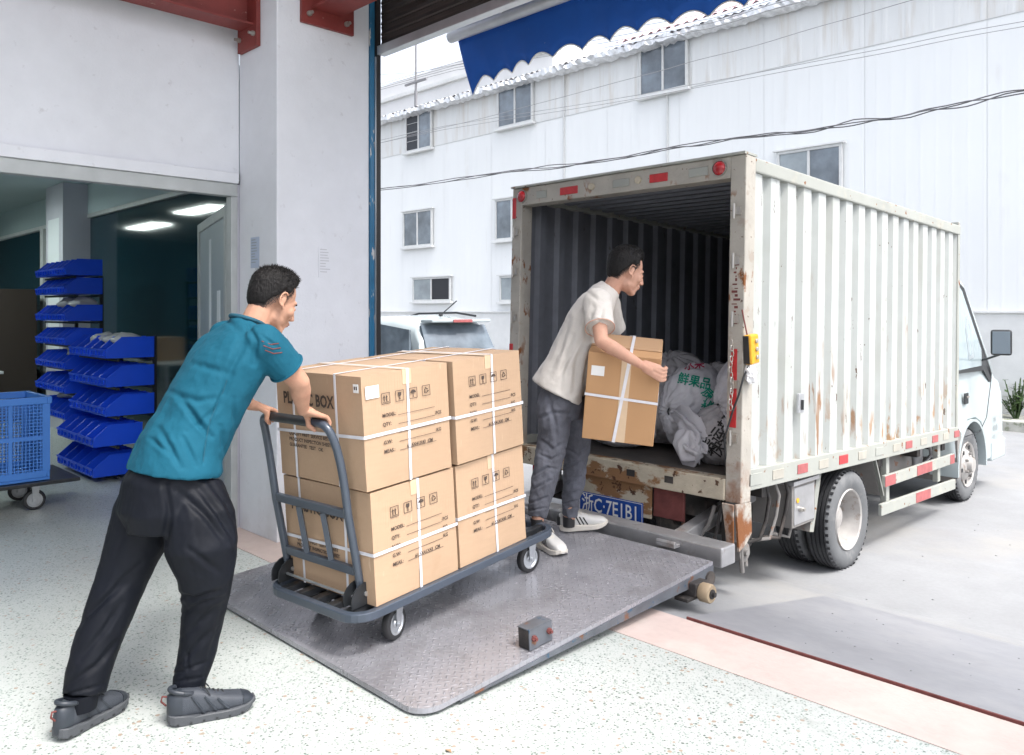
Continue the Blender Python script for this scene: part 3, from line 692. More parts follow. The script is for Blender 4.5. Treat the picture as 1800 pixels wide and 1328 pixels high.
def caster(t, c, r, w, m_t='dark_rubber', top=.2, yaw=0, nm='caster'):
    """wheel with axle along the local X turned by yaw; c = wheel centre; returns parts under t"""
    X = Matrix.Translation(c) @ Matrix.Rotation(yaw, 4, 'Z')
    mb = MB(); mb.lathe([(-w / 2, r * .70), (-w / 2, r * .90), (-w * .35, r * .985), (0, r), (w * .35, r * .985), (w / 2, r * .90), (w / 2, r * .70)], 28, 'x', xf=X)
    wh = part('wheel', mb, MT[m_t], t, smooth=50)
    mb = MB(); mb.lathe([(-w * .52, .004), (-w * .52, r * .2), (-w * .34, r * .26), (-w * .34, r * .55), (-w * .5, r * .62), (-w * .5, r * .70), (w * .5, r * .70), (w * .5, r * .62), (w * .34, r * .55), (w * .34, r * .26), (w * .52, r * .2), (w * .52, .004)], 20, 'x', xf=X)
    part('hub', mb, MT['zinc'], wh, smooth=40)
    mb = MB(); h = top - c[2]
    for s in (-1, 1):
        mb.prism([(-r * .16, -r * .22), (r * .16, -r * .22), (r * .45, h - .012), (-r * .30, h - .012)], s * (w / 2 + .006), s * (w / 2 + .010), 'x', X)
    mb.box((-w / 2 - .010, -r * .45, h - .016), (w / 2 + .010, r * .55, h - .010), X); mb.tube([X @ Vector((-w / 2 - .016, 0, 0)), X @ Vector((w / 2 + .016, 0, 0))], .008, 8)
    mb.box((-w, -r * .6, h - .008), (w, r * .7, h - .001), X)
    part('fork', mb, MT['zinc'], t)
t = thing('dolly', 'dark low dolly with rubber castors under the plastic crate', 'dolly', (-6.85, 1.4, 0))
mb = MB(); mb.box((-7.2, .9, .195), (-6.52, 1.93, .222)); part('deck', mb, MT['cart_black'], t, bevel=.004)
for c in ((-6.66, 1.66, .075), (-6.66, 1.12, .075), (-7.08, 1.66, .075), (-7.08, 1.12, .075)): caster(t, c, .075, .035, top=.195)
# clutter deeper in the store
t = thing('work_table', 'white topped table at the far end of the bin store', 'table', (-11.6, 2.2, 0))
mb = MB(); mb.box((-12.6, 1.7, .72), (-10.9, 2.4, .75)); part('table_top', mb, MT['white_frame'], t)
for x in (-12.5, -11.0):
    for y in (1.8, 2.3): mb = MB(); mb.box((x - .02, y - .02, 0), (x + .02, y + .02, .719)); part('leg', mb, MT['white_frame'], t)
mb = MB(); mb.box((-13.4, 2.5, 0), (-12.3, 3.1, 1.75)); mb.box((-13.38, 2.48, .58), (-12.32, 2.499, .6)); mb.box((-13.38, 2.48, 1.15), (-12.32, 2.499, 1.17)); mb.box((-12.86, 2.485, .02), (-12.84, 2.4985, 1.73))
tag(part('cabinet', mb, MT['brown_board'], bevel=.004), 'dark brown cabinet behind the white table in the bin store', 'cabinet')
mb = MB(); mb.box((-12.1, 1.85, .752), (-11.5, 2.25, 1.08)); mb.box((-11.81, 1.845, .753), (-11.78, 2.256, 1.084)); tag(part('cardboard_box', mb, MT['cardboard_shade']), 'closed brown box on the white table in the bin store', 'box')
mb = MB(); mb.lathe([(0, 0), (0, .12), (.30, .16), (.32, .17), (.32, .16), (.30, .15), (.02, .11), (.02, 0)], 20, 'z', (-7.0, 2.75, 0)); tag(part('waste_bin', mb, MT['cart_black'], smooth=40), 'dark round bin with a red rim behind the lowest blue bins', 'bin')

# ------------------------------------------------------------------ factory across the yard
YB = 15.0
t = thing('factory_building', 'long white sheet clad factory building across the yard', 'building', (-10, YB, -.3))
fac = t
XL, XR_, ZE = -26.0, 8.0, 7.48
def clad(x0, x1, z0, z1, m, nm, d=.03, pitch=.25):
    n = max(1, round((x1 - x0) / pitch)); p = (x1 - x0) / n; pts = []
    for i in range(n):
        a = x0 + i * p; pts += [(a, 0), (a + p * .72, 0), (a + p * .80, -d), (a + p * .92, -d)]
    pts.append((x1, 0)); mb = MB(); k = len(pts)
    for x, y in pts: mb.v.append(Vector((x, YB + y, z0)))
    for x, y in pts: mb.v.append(Vector((x, YB + y, z1)))
    for i in range(k - 1): mb.f.append((i, i + 1, k + i + 1, k + i))
    return part(nm, mb, MT[m], fac)
wins = [(718, 200, 760, 262, 'open'), (880, 152, 937, 218, 'closed'), (1130, 75, 1208, 160, 'closed'),
        (713.6, 374, 760.6, 431, 'closed'), (876, 352, 930, 418, 'closed'), (730.7, 491, 793, 527, 'half'), (884, 488, 950, 527, 'half'), (1373, 266, 1478, 352, 'half')]
WR = []
for (a, b_, c_, d_, st) in wins:
    p, q = WY(a, b_, YB), WY(c_, d_, YB); r_ = WY(a, d_, YB); s_ = WY(c_, b_, YB)
    WR.append((p.x, q.x, (q.z + r_.z) / 2, (p.z + s_.z) / 2, st))
x = XL
while x < XR_ - .01:
    x1 = min(x + 2.0, XR_)
    clad(x, x1 - .005, 6.30, ZE, 'factory_upper', 'wall_panel', .006, .40)
    clad(x, x1 - .005, 1.46, 6.285, 'factory_white', 'wall_panel', .0016, .25)
    x = x1
mb = MB(); mb.box((XL, YB + .031, 1.46), (XR_, YB + 8, ZE)); part('core', mb, MT['factory_white'], fac)
mb = MB(); mb.box((XL, YB - .05, -.4), (XR_, YB + 8, 1.42)); part('base_wall', mb, MT['factory_base'], fac)
mb = MB(); mb.box((XL, YB - .09, 1.421), (XR_, YB + .02, 1.458)); part('ledge', mb, MT['factory_base'], fac, bevel=.006)
mb = MB(); mb.box((XL, YB - .012, 6.287), (XR_, YB - .001, 6.298)); part('flashing', mb, MT['win_frame'], fac)
# corrugated roof overhang, crinkled eave foil
n = 700; mb = MB()
for i in range(n + 1):
    x = XL + (XR_ - XL) * i / n; zz = .022 * sin(2 * pi * x / .19)
    for y, z in ((YB - .28, ZE + .02), (YB + .5, ZE + .16), (YB + 4, ZE + .9)): mb.v.append(Vector((x, y, z + zz)))
for i in range(n):
    for j in range(2): a = i * 3 + j; mb.f.append((a, a + 1, a + 4, a + 3))
part('roof', mb, MT['roof_sheet'], fac)
mb = MB(); rr = random.Random(2)
n = 340
for i in range(n + 1):
    x = XL + (XR_ - XL) * i / n
    mb.v.append(Vector((x, YB - .29 + rr.uniform(-.03, .03), ZE + .0 + rr.uniform(-.02, .03)))); mb.v.append(Vector((x, YB - .30 + rr.uniform(-.05, .05), ZE - .11 + rr.uniform(-.05, .03)))); mb.v.append(Vector((x, YB - .06 + rr.uniform(-.03, .03), ZE - .16 + rr.uniform(-.03, .03))))
for i in range(n):
    for j in range(2): a = i * 3 + j; mb.f.append((a, a + 1, a + 4, a + 3))
part('eave_flashing', mb, MT['eave_foil'], fac)
for (x0, x1) in ((-11.5, -8.0), (-8.0, -4.6)):
    mb = MB(); n = 60
    for i in range(n + 1):
        x = x0 + (x1 - x0) * i / n; zz = .035 * sin(2 * pi * x / .23)
        for y, z in ((YB - .34, ZE + .10), (YB + 2.6, ZE + 1.5)): mb.v.append(Vector((x, y, z + zz)))
    for i in range(n): mb.f.append((2 * i, 2 * i + 1, 2 * i + 3, 2 * i + 2))
    o = part('roof_patch', mb, MT['roof_pink'], fac); o['label'] = 'faded pink corrugated roof sheet'
for xx in (-13.35, -10.3): 
    mb = MB(); mb.box((xx - .02, YB - .05, 1.46), (xx + .02, YB - .0205, 7.3)); part('downpipe', mb, MT['win_frame'], fac)
for (a, b_, z0, z1, st) in WR:
    wdt = b_ - a
    mb = MB(); f = .055
    mb.box((a - f, YB - .09, z0 - f), (b_ + f, YB - .031, z0)); mb.box((a - f, YB - .09, z1), (b_ + f, YB - .031, z1 + f)); mb.box((a - f, YB - .09, z0), (a, YB - .031, z1)); mb.box((b_, YB - .09, z0), (b_ + f, YB - .031, z1))
    mx = (a + b_) / 2; mb.box((mx - .025, YB - .085, z0 + .0005), (mx + .025, YB - .034, z1 - .0005))
    wf = part('window', mb, MT['win_frame'], fac, bevel=.003)
    mb = MB(); mb.box((a + .001, YB - .06, z0 + .001), (mx - .026, YB - .05, z1 - .001)); part('pane', mb, MT['win_frost' if st == 'half' else ('win_dark' if st == 'open' else 'win_glass')], wf)
    mb = MB(); mb.box((mx + .026, YB - .06, z0 + .001), (b_ - .001, YB - .05, z1 - .001)); part('pane', mb, MT['win_dark' if (st == 'half' and b_ < -9) else 'win_glass'], wf)
    mb = MB(); mb.box((a - .12, YB - .15, z0 - .115), (b_ + .12, YB - .0305, z0 - f - .001)); part('sill', mb, MT['factory_base'], wf, bevel=.004)
    mb = MB(); mb.box((a - .12, YB - .13, z1 + f + .001), (b_ + .12, YB - .0305, z1 + f + .03)); part('hood', mb, MT['factory_base'], wf)
    for k in range(3) if st == 'open' else ():
        zz = z0 + (z1 - z0) * (k + 1) / 4; mb = MB(); mb.tube([(a, YB - .075, zz), (mx - .02, YB - .075, zz)], .008, 5); part('grille_bar', mb, MT['win_frame'], wf)
# distant building over the roof
t = thing('tall_building', 'pale tall building rising behind the factory roof', 'building', (-45, 34, 0))
mb = MB(); mb.box((-75, 36, -.3), (-33, 48, 18.5)); part('wall', mb, MT['pale_wall'], t)
for zz in (9.6, 13.4, 17.2): mb = MB(); mb.box((-75, 35.8, zz), (-33, 35.999, zz + .25)); part('floor_band', mb, MT['factory_base'], t)
for zz in (10.6, 14.4):
    for k in range(7):
        xx = -64 + k * 4.6; mb = MB(); mb.box((xx, 35.93, zz), (xx + 2.6, 35.998, zz + 1.9)); f_ = part('window', mb, MT['white_frame'], t)
        mb = MB(); mb.box((xx + .1, 35.90, zz + .1), (xx + 1.25, 35.929, zz + 1.8)); mb.box((xx + 1.35, 35.90, zz + .1), (xx + 2.5, 35.929, zz + 1.8)); part('pane', mb, MT['win_frost'], f_)
mb = MB(); mb.tube([WY(731, 160, 26), WY(731, 60, 26), WY(731, -60, 26)], .06, 8); mb2 = WY(731, 160, 26)
tp = thing('utility_pole', 'slim pole standing behind the factory roof', 'pole', (mb2.x, mb2.y, 0))
mb.box((mb2.x - .06, mb2.y - .06, 0), (mb2.x + .06, mb2.y + .06, mb2.z)); part('shaft', mb, MT['cable_pale'], tp)
mb = MB(); mb.box((mb2.x - .9, mb2.y - .05, mb2.z + .4), (mb2.x + .9, mb2.y + .05, mb2.z + .5)); part('crossarm', mb, MT['cable_pale'], tp)

# cables
def cable(label, px, Y, r, m='cable', jit=.012, strands=1):
    pts = [WY(a, b_, Y) for a, b_ in px]
    fine = []
    for i in range(len(pts) - 1):
        for k in range(6): fine.append(pts[i].lerp(pts[i + 1], k / 6))
    fine.append(pts[-1]); rr = random.Random(int(px[0][1])); mb = MB()
    for s in range(strands):
        ph = s * 2.1
        mb.tube([p + Vector((0, .02 * cos(i * .33 + ph) * (strands > 1), jit * mnoise.noise(Vector((i * .25, ph, 1))) * 2 + (.022 * sin(i * .33 + ph) if strands > 1 else 0))) for i, p in enumerate(fine)], r, 5)
    tag(part('cable', mb, MT[m], smooth=60), label, 'cable')
cable('thick bundle of dark cables sagging across the factory wall above the truck', [(560, 347), (670, 333), (780, 320), (900, 301), (1000, 291), (1100, 277), (1200, 257), (1300, 243), (1400, 234), (1500, 216), (1600, 203), (1700, 181), (1800, 161), (1950, 135)], 11.5, .009, 'cable', .02, 3)
cable('thin dark cable crossing just under the upper factory windows', [(560, 283), (670, 251), (880, 200), (1130, 133), (1280, 93), (1450, 45), (1650, -12)], 12.5, .006, 'cable_pale')
cable('upper of two faint wires crossing the factory wall', [(600, 262), (780, 222), (1130, 166), (1500, 96), (1800, 38), (1950, 8)], 13.0, .0055, 'cable_pale')
cable('lower of two faint wires crossing the factory wall', [(600, 266), (780, 228), (1130, 172), (1500, 104), (1800, 47), (1950, 18)], 13.1, .0055, 'cable_pale')
for i, (lb, dy) in enumerate([('topmost wire along the factory eave', -24), ('second wire along the factory eave', -14), ('third wire along the factory eave', -6), ('lowest wire along the factory eave', 3)]):
    cable(lb, [(600, 175 + dy * .3), (800, 122 + dy * .5), (1100, 75 + dy), (1250, 47 + dy), (1400, 3 + dy), (1500, -30 + dy)], 13.6 + i * .05, .007, 'cable_pale')
cable('thin wire running to the pole behind the factory roof', [(660, 132), (731, 128), (900, 95)], 24, .012, 'cable_pale')

# kerb and weeds at the foot of the factory
mb = MB(); mb.box((-4.6, 13.6, -.33), (6, 13.9, -.17)); tag(part('kerb', mb, MT['kerb'], bevel=.01), kind='structure')
mb = MB(); mb.box((-4.6, 13.9, -.33), (6, 14.94, -.22)); tag(part('verge', mb, MT['kerb']), kind='structure')
def weed(label, c, n, h, seed, group=None):
    rr = random.Random(seed); t = thing('weed', label, 'plant', c, 0, group); mb = MB(); c = Vector(c)
    st = MB()
    for i in range(n):
        a = rr.uniform(0, 2 * pi); rad = rr.uniform(.02, .28); hh = h * rr.uniform(.4, 1); tip = c + Vector((cos(a) * rad, sin(a) * rad, hh)); st.tube([c + Vector((cos(a) * .03, sin(a) * .03, 0)), tip], .006, 4)
        for k in range(6):
            p = c.lerp(tip, rr.uniform(.3, 1)); q = Vector((rr.uniform(-1, 1), rr.uniform(-1, 1), rr.uniform(-.3, .8))).normalized(); s_ = q.cross(Vector((0, 0, 1))).normalized(); l = rr.uniform(.06, .13)
            mb.add([p, p + q * l * .5 + s_ * l * .25, p + q * l, p + q * l * .5 - s_ * l * .25], [(0, 1, 2, 3)])
    part('stem', st, MT['leaf'], t); part('foliage', mb, MT['leaf'], t)
for i, (x, lb) in enumerate([(-4.4, 'tallest green weed at the foot of the factory wall'), (-3.9, 'low green weed growing between two taller ones by the factory wall'), (-3.45, 'bushy green weed at the picture edge by the factory wall'), (-2.8, 'green weed growing past the edge of the view by the factory wall')]):
    weed(lb, (x, 14.45, -.22), 34, [.75, .45, .65, .5][i], i + 5, 'weeds along the factory wall')
# ------------------------------------------------------------------ the box truck
TX0, TX1, TY0, TY1, TZ0, TZ1 = -4.15, -2.305, 4.05, 7.79, .46, 2.335
PIT = Matrix.Translation((0, TY0, TZ0)) @ Matrix.Rotation(R(-1.9), 4, 'X') @ Matrix.Translation((0, -TY0, -TZ0))
truck = thing('box_truck', 'worn white corrugated box truck parked tail first at the doorway with its body open', 'truck', (-3.23, 6.0, -.33))
def tp(name, mb, m, parent=None, bevel=0, smooth=None, pit=True):
    if pit: mb.xf = PIT
    return part(name, mb, MT[m], parent or truck, bevel, smooth)
def corr(y0, y1, n, d, out):
    """side profile (y, x offset)"""
    p = (y1 - y0) / n; pts = []
    for i in range(n):
        a = y0 + i * p
        pts += [(a, 0), (a + p * .50, 0), (a + p * .60, -d), (a + p * .90, -d)]
    pts.append((y1, 0)); return pts
NR = 17
pr = corr(TY0 + .11, TY1 - .05, NR, .036, 1)
for (nm, xs, sg) in (('right_side', TX1 - .012, 1), ('left_side', TX0 + .012, -1)):
    mb = MB(); k = len(pr)
    for z in (TZ0 + .10, TZ1 - .085):
        for y, d in pr: mb.v.append(Vector((xs + sg * d, y, z)))
    for i in range(k - 1): mb.f.append((i, i + 1, k + i + 1, k + i))
    o = tp('side_panel', mb, 'truck_white')
    # inner skin, 4 mm behind
    mb = MB()
    for z in (TZ0 + .10, TZ1 - .085):
        for y, d in pr: mb.v.append(Vector((xs + sg * (d - .004), y, z)))
    for i in range(k - 1): mb.f.append((i, i + 1, k + i + 1, k + i))
    tp('inner_panel', mb, 'truck_inner')
    mb = MB()     # lower and upper side rails
    mb.box((xs + sg * .014, TY0 + .112, TZ0 - .02), (xs - sg * .055, TY1, TZ0 + .0995)); tp('lower_rail', mb, 'truck_rail', bevel=.005)
    mb = MB(); mb.box((xs + sg * .016, TY0 + .112, TZ1 - .0845), (xs - sg * .05, TY1, TZ1 - .002)); tp('upper_rail', mb, 'truck_rail', bevel=.008)
    mb = MB(); mb.box((xs + sg * .012, TY1 - .0495, TZ0 - .02), (xs - sg * .05, TY1 + .004, TZ1 + .03)); tp('front_post', mb, 'truck_rail', bevel=.006)
# roof (ribs across), front wall, floor
mb = MB(); n = 24; p = (TY1 - TY0 - .12) / n; pts = []
for i in range(n): a = TY0 + .11 + i * p; pts += [(a, 0), (a + p * .35, 0), (a + p * .5, -.03), (a + p * .85, -.03)]
pts.append((TY1, 0)); k = len(pts)
for x in (TX0 + .06, TX1 - .06):
    for y, d in pts: mb.v.append(Vector((x, y, TZ1 - .03 + d)))
for i in range(k - 1): mb.f.append((i, i + 1, k + i + 1, k + i))
tp('roof_panel', mb, 'truck_inner')
mb = MB(); mb.box((TX0 + .01, TY0 + .1, TZ1 - .022), (TX1 - .01, TY1, TZ1 - .005)); tp('roof_skin', mb, 'truck_rail')
mb = MB(); n = 9; p = (TX1 - TX0 - .12) / n; pts = []
for i in range(n): a = TX0 + .06 + i * p; pts += [(a, 0), (a + p * .5, 0), (a + p * .6, .03), (a + p * .9, .03)]
pts.append((TX1 - .06, 0)); k = len(pts)
for z in (TZ0 + .04, TZ1 - .05):
    for x, d in pts: mb.v.append(Vector((x, TY1 - .05 + d, z)))
for i in range(k - 1): mb.f.append((i, i + 1, k + i + 1, k + i))
tp('front_panel', mb, 'truck_inner')
mb = MB(); mb.box((TX0 + .06, TY1 - .012, TZ0), (TX1 - .06, TY1 - .002, TZ1 - .02)); tp('front_skin', mb, 'truck_white')
mb = MB(); mb.box((TX0 + .075, TY0 + .02, TZ0 + .005), (TX1 - .075, TY1 - .06, TZ0 + .045)); tp('load_floor', mb, 'truck_floor')
# rear frame
for (xa_, xb_) in ((TX0 - .01, TX0 + .085), (TX1 - .092, TX1 + .006)):
    mb = MB(); mb.box((xa_, TY0, TZ0 - .08), (xb_, TY0 + .11, TZ1)); po = tp('rear_post', mb, 'truck_frame_rust', bevel=.006)
    mb = MB(); cx = (xa_ + xb_) / 2
    for zz in (TZ1 - .34, TZ1 - .62, TZ1 - .95, 1.02, .72): mb.box((cx - .022, TY0 - .014, zz), (cx + .022, TY0 - .0005, zz + .045)); mb.tube([(cx - .012, TY0 - .018, zz - .02), (cx - .012, TY0 - .018, zz + .065)], .008, 6)
    tp('hinge_lug', mb, 'bolt_metal', po)
mb = MB(); mb.box((TX0 + .0855, TY0, TZ1 - .125), (TX1 - .0925, TY0 + .11, TZ1)); hd = tp('header', mb, 'truck_frame_rust', bevel=.005)
mb = MB(); mb.box((TX0 - .012, TY0 - .02, TZ1 + .0005), (TX1 + .008, TY0 + .12, TZ1 + .014)); tp('drip_edge', mb, 'truck_rail', hd)
# header lights: (px centre, width m, kind)
def hx(px): return WY(px, 300, TY0).x
for px, wdt, mt_ in ((990, .16, 'red_reflector'), (1148, .135, 'red_reflector'), (942, .10, 'truck_rail'), (1082, .13, 'truck_rail'), (1218, .13, 'truck_rail')):
    x = hx(px); mb = MB(); mb.box((x - wdt / 2, TY0 - .007, TZ1 - .092), (x + wdt / 2, TY0 - .0005, TZ1 - .040)); o = tp('reflector' if 'red' in mt_ else 'lamp_cover', mb, mt_, hd, bevel=.003)
for px in (908, 1256):
    x = hx(px); mb = MB(); mb.lathe([(0, .042), (-.012, .042), (-.02, .034), (-.028, .02), (-.030, 0)], 20, 'y', (x, TY0 - .0008, TZ1 - .062)); o = tp('marker_lamp', mb, 'red_lens', hd, smooth=50)
    mb = MB(); mb.lathe([(0, .046), (-.014, .046), (-.014, .0425), (0, .0425)], 20, 'y', (x, TY0 - .0005, TZ1 - .062), closed=True); tp('lamp_ring', mb, 'bolt_metal', o)
for px in (1030, 1112):
    x = hx(px); mb = MB(); mb.lathe([(0, .024), (-.01, .024), (-.014, .018), (-.014, 0)], 12, 'y', (x, TY0 - .0005, TZ1 - .062)); tp('latch_boss', mb, 'truck_sill', hd)
for z0_, z1_ in ((2.12, 2.27), (1.07, 1.22)):
    mb = MB(); mb.box((TX0 - .006, TY0 - .006, z0_), (TX0 + .03, TY0 - .0005, z1_)); o = tp('reflector', mb, 'red_reflector', bevel=.002)
mb = MB(); mb.box((TX1 - .070, TY0 - .0045, .80), (TX1 - .030, TY0 - .0006, 1.24)); tp('red_strip', mb, 'red_reflector')
mb = MB()
rr = random.Random(9)
for i in range(16): # scratched graffiti-like paint scars on the post
    zz = 1.38 + i * .022; mb.box((TX1 - .075 + rr.uniform(0, .03), TY0 - .002, zz), (TX1 - .045 + rr.uniform(0, .03), TY0 - .0007, zz + rr.uniform(.004, .018)))
tp('paint_scar', mb, 'rust_edge')
# rear sill, bumper panel, number plate
mb = MB(); mb.box((TX0 + .0855, TY0 - .012, TZ0 - .075), (TX1 - .0925, TY0 + .10, TZ0 + .047)); tp('rear_sill', mb, 'truck_sill', bevel=.006)
mb = MB()
for px in (1111, 1178): x = hx(px); mb.box((x - .03, TY0 - .016, TZ0 - .03), (x + .03, TY0 - .0122, TZ0 + .01))
tp('sill_latch', mb, 'chassis')
mb = MB(); mb.box((-3.62, TY0 + .03, .18), (-2.92, TY0 + .045, TZ0 - .076)); tp('bumper_panel', mb, 'truck_sill', bevel=.004)
mb = MB(); mb.box((-2.918, TY0 + .05, .20), (-2.70, TY0 + .07, TZ0 - .076)); tp('bumper_panel', mb, 'rust_edge', bevel=.004)
PX0, PX1, PZ0, PZ1, PY = -3.490, -2.975, .128, .268, TY0 + .015
mb = MB(); mb.box((PX0, PY, PZ0), (PX1, PY + .006, PZ1)); npl = tp('number_plate', mb, 'sign_blue', bevel=.003, pit=False)
o = text('浙C·7E1B1', .128, (PX0 + .022, PY, PZ0 + .024), (1, 0, 0), (0, 0, 1), .0015, .80, .0012); link('plate_characters', o.mesh('c'), MT['print_white'], npl)
mb = MB(); a, b = .006, .0025
for q in (((PX0 + .005, PZ0 + .005), (PX1 - .005, PZ0 + .008)), ((PX0 + .005, PZ1 - .008), (PX1 - .005, PZ1 - .005)), ((PX0 + .005, PZ0 + .0081), (PX0 + .008, PZ1 - .0081)), ((PX1 - .008, PZ0 + .0081), (PX1 - .005, PZ1 - .0081))):
    mb.box((q[0][0], PY - .0012, q[0][1]), (q[1][0], PY - .0002, q[1][1]))
part('plate_border', mb, MT['print_white'], npl)
mb = MB(); mb.box((-3.95, TY0 + .05, .10), (-3.86, TY0 + .09, .40)); tp('tail_lamp', mb, 'red_lens', bevel=.004)
mb = MB(); mb.box((-3.84, TY0 + .05, .30), (-3.70, TY0 + .08, .38)); tp('lamp_bracket', mb, 'alu')
# bottom rail reflectors
def ry(px): return WX(px, 700, TX1 + .004).y
cols = ['pale_reflector', 'faded_red', 'pale_reflector', 'red_reflector', 'pale_reflector', 'truck_rail', 'pale_reflector', 'faded_red', 'pale_reflector', 'faded_red', 'pale_reflector', 'faded_red']
pxs = [1368, 1411, 1448, 1483, 1516, 1546, 1576, 1598, 1624, 1644, 1663, 1682]
for px, c_ in zip(pxs, cols):
    y = ry(px); mb = MB(); mb.box((TX1 + .0022, y - .068, TZ0 + .012), (TX1 + .0065, y + .068, TZ0 + .07)); tp('reflector', mb, c_, bevel=.002)
mb = MB(); y = ry(1328); mb.box((TX1 + .0022, y - .075, TZ0 + .005), (TX1 + .006, y + .075, TZ0 + .075)); tp('reflector', mb, 'truck_rail', bevel=.003)
y = ry(1403); mb = MB(); mb.box((TX1 + .0005, y - .035, .80 + .05), (TX1 + .02, y + .035, .97)); lt = tp('side_latch', mb, 'alu', bevel=.004)
mb = MB(); mb.tube([(TX1 + .024, y, .93), (TX1 + .024, y, .87)], .010, 8); tp('latch_pin', mb, 'cab_dark', lt)
# chassis
mb = MB(); [mb.box((x - .035, TY0 + .2, .17), (x + .035, TY1 + 1.3, .36)) for x in (-3.60, -2.86)]; tp('chassis_rail', mb, 'chassis')
for y in (4.45, 5.1, 6.2, 7.0, 7.6): mb = MB(); mb.box((TX0 + .06, y - .04, .361), (TX1 - .06, y + .04, .439)); tp('cross_member', mb, 'chassis')
RW, FWH, RR = (-2.33, 5.58, .012), (-2.38, 8.34, .02), .343
mb = MB(); mb.tube([(-4.0, RW[1], RW[2]), (-2.5, RW[1], RW[2])], .055, 10); mb.ell((-3.23, RW[1], RW[2]), (.17, .2, .17)); tp('rear_axle', mb, 'chassis', smooth=50, pit=False)
mb = MB(); mb.tube([(-4.0, FWH[1], FWH[2] + .02), (-2.5, FWH[1], FWH[2] + .02)], .045, 10); tp('front_axle', mb, 'chassis', smooth=50, pit=False)
for x in (-2.86, -3.60):
    mb = MB()
    for i in range(5): L_ = .55 - .09 * i; mb.box((x - .03, RW[1] - L_, .10 - i * .012), (x + .03, RW[1] + L_, .111 - i * .012))
    tp('leaf_spring', mb, 'chassis', pit=False)
def wheel(cx, y, z, side, rear=True, nm='wheel', outer=True):
    """side=+1: outer face towards +X.  cx = outer face x"""
    wd = .185; r = RR; x0 = cx - side * wd
    t_ = tp(nm, MB().lathe([(x0 + side * .012, r * .62), (x0, r * .70), (x0 - side * .004, r * .83), (x0 + side * .012, r * .94), (x0 + side * .03, r * .975)] +
        sum([[(x0 + side * (.035 + i * .029), r), (x0 + side * (.035 + i * .029 + .019), r), (x0 + side * (.035 + i * .029 + .020), r - .012), (x0 + side * (.035 + i * .029 + .028), r - .012)] for i in range(4)], []) +
        [(cx - side * .034, r), (cx - side * .03, r * .975)], 64, 'x', (0, y, z)), 'tyre', smooth=35, pit=False)
    tp('sidewall', MB().lathe([(cx - side * .0299, r * .9745), (cx - side * .012, r * .94), (cx - side * .002, r * .88), (cx + side * .003, r * .80), (cx - side * .002, r * .70), (cx - side * .014, r * .615)], 64, 'x', (0, y, z)), 'tyre_side', t_, smooth=60, pit=False)
    mb = MB()
    for k in range(44):      # shoulder lugs
        q = 2 * pi * k / 44; X = Matrix.Translation((0, y, z)) @ Matrix.Rotation(q, 4, 'X')
        mb.box((cx - side * .036, -.009, r * .962), (cx - side * .010, .009, r * .995 - .004), X)
    tp('tread_lug', mb, 'tyre', t_, pit=False)
    if rear and outer: pf = [(cx - side * .014, r * .614), (cx - side * .004, r * .60), (cx - side * .012, r * .57), (cx - side * .05, r * .55), (cx - side * .135, r * .50), (cx - side * .142, r * .40), (cx - side * .135, r * .26), (cx - side * .10, r * .25), (cx - side * .085, r * .20), (cx - side * .08, 0)]
    else: pf = [(cx - side * .014, r * .614), (cx - side * .002, r * .60), (cx - side * .012, r * .56), (cx - side * .045, r * .54), (cx - side * .040, r * .44), (cx - side * .0, r * .34), (cx + side * .008, r * .22), (cx + side * .045, r * .19), (cx + side * .05, 0)]
    rim_ = tp('rim', MB().lathe(pf, 40, 'x', (0, y, z)), 'rim', t_, smooth=40, pit=False)
    mb = MB()
    for k in range(6 if not rear else 5):
        q = 2 * pi * k / (6 if not rear else 5) + .3; px_ = cx - side * (.145 if rear else .012); rad = r * (.45 if rear else .47)
        mb.lathe([(px_ , .020), (px_ + side * .0065, .020), (px_ + side * .0067, 0)], 10, 'x', (0, y + rad * sin(q), z + rad * cos(q)))
    tp('hand_hole', mb, 'cab_dark', rim_, pit=False)
    mb = MB()
    for k in range(6):
        q = 2 * pi * k / 6; px_ = cx - side * (.135 if rear else 0.004); rad = r * .30
        mb.lathe([(px_, .013), (px_ + side * .03, .012), (px_ + side * .034, 0)], 6, 'x', (0, y + rad * sin(q), z + rad * cos(q)))
    tp('wheel_nut', mb, 'chassis_dusty', rim_, pit=False)
wheel(RW[0], RW[1], RW[2], 1); wheel(RW[0] - .215, RW[1], RW[2], 1, outer=False)
wheel(-4.12, RW[1], RW[2], -1); wheel(-4.12 + .215, RW[1], RW[2], -1, outer=False)
wheel(FWH[0], FWH[1], FWH[2] , 1, rear=False); wheel(-4.07, FWH[1], FWH[2], -1, rear=False)
# mud guards, tool box, hoses, tanks
def quadplate(name, pts, th, m, parent=None, bevel=0):
    a, b, c, d = [Vector(p) for p in pts]; n = (b - a).cross(d - a).normalized() * th
    mb = MB(); mb.add([a, b, c, d, a + n, b + n, c + n, d + n], [(3, 2, 1, 0), (4, 5, 6, 7), (0, 1, 5, 4), (1, 2, 6, 5), (2, 3, 7, 6), (3, 0, 4, 7)]); return tp(name, mb, m, parent, bevel, pit=False)
quadplate('mud_flap', [(-2.36, 5.14, .43), (-2.36, 5.02, .03), (-2.80, 5.02, .03), (-2.80, 5.14, .43)], .01, 'chassis_dusty')
quadplate('guard_edge', [(-2.34, 5.16, .43), (-2.34, 5.035, .03), (-2.36, 5.02, .03), (-2.36, 5.145, .43)], .01, 'truck_rail')
quadplate('mud_flap', [(-2.36, 5.99, .43), (-2.36, 6.17, .08), (-2.80, 6.17, .08), (-2.80, 5.99, .43)], .01, 'chassis_dusty')
quadplate('guard_edge', [(-2.33, 5.985, .43), (-2.33, 6.17, .08), (-2.36, 6.185, .08), (-2.36, 6.0, .43)], .008, 'truck_rail')
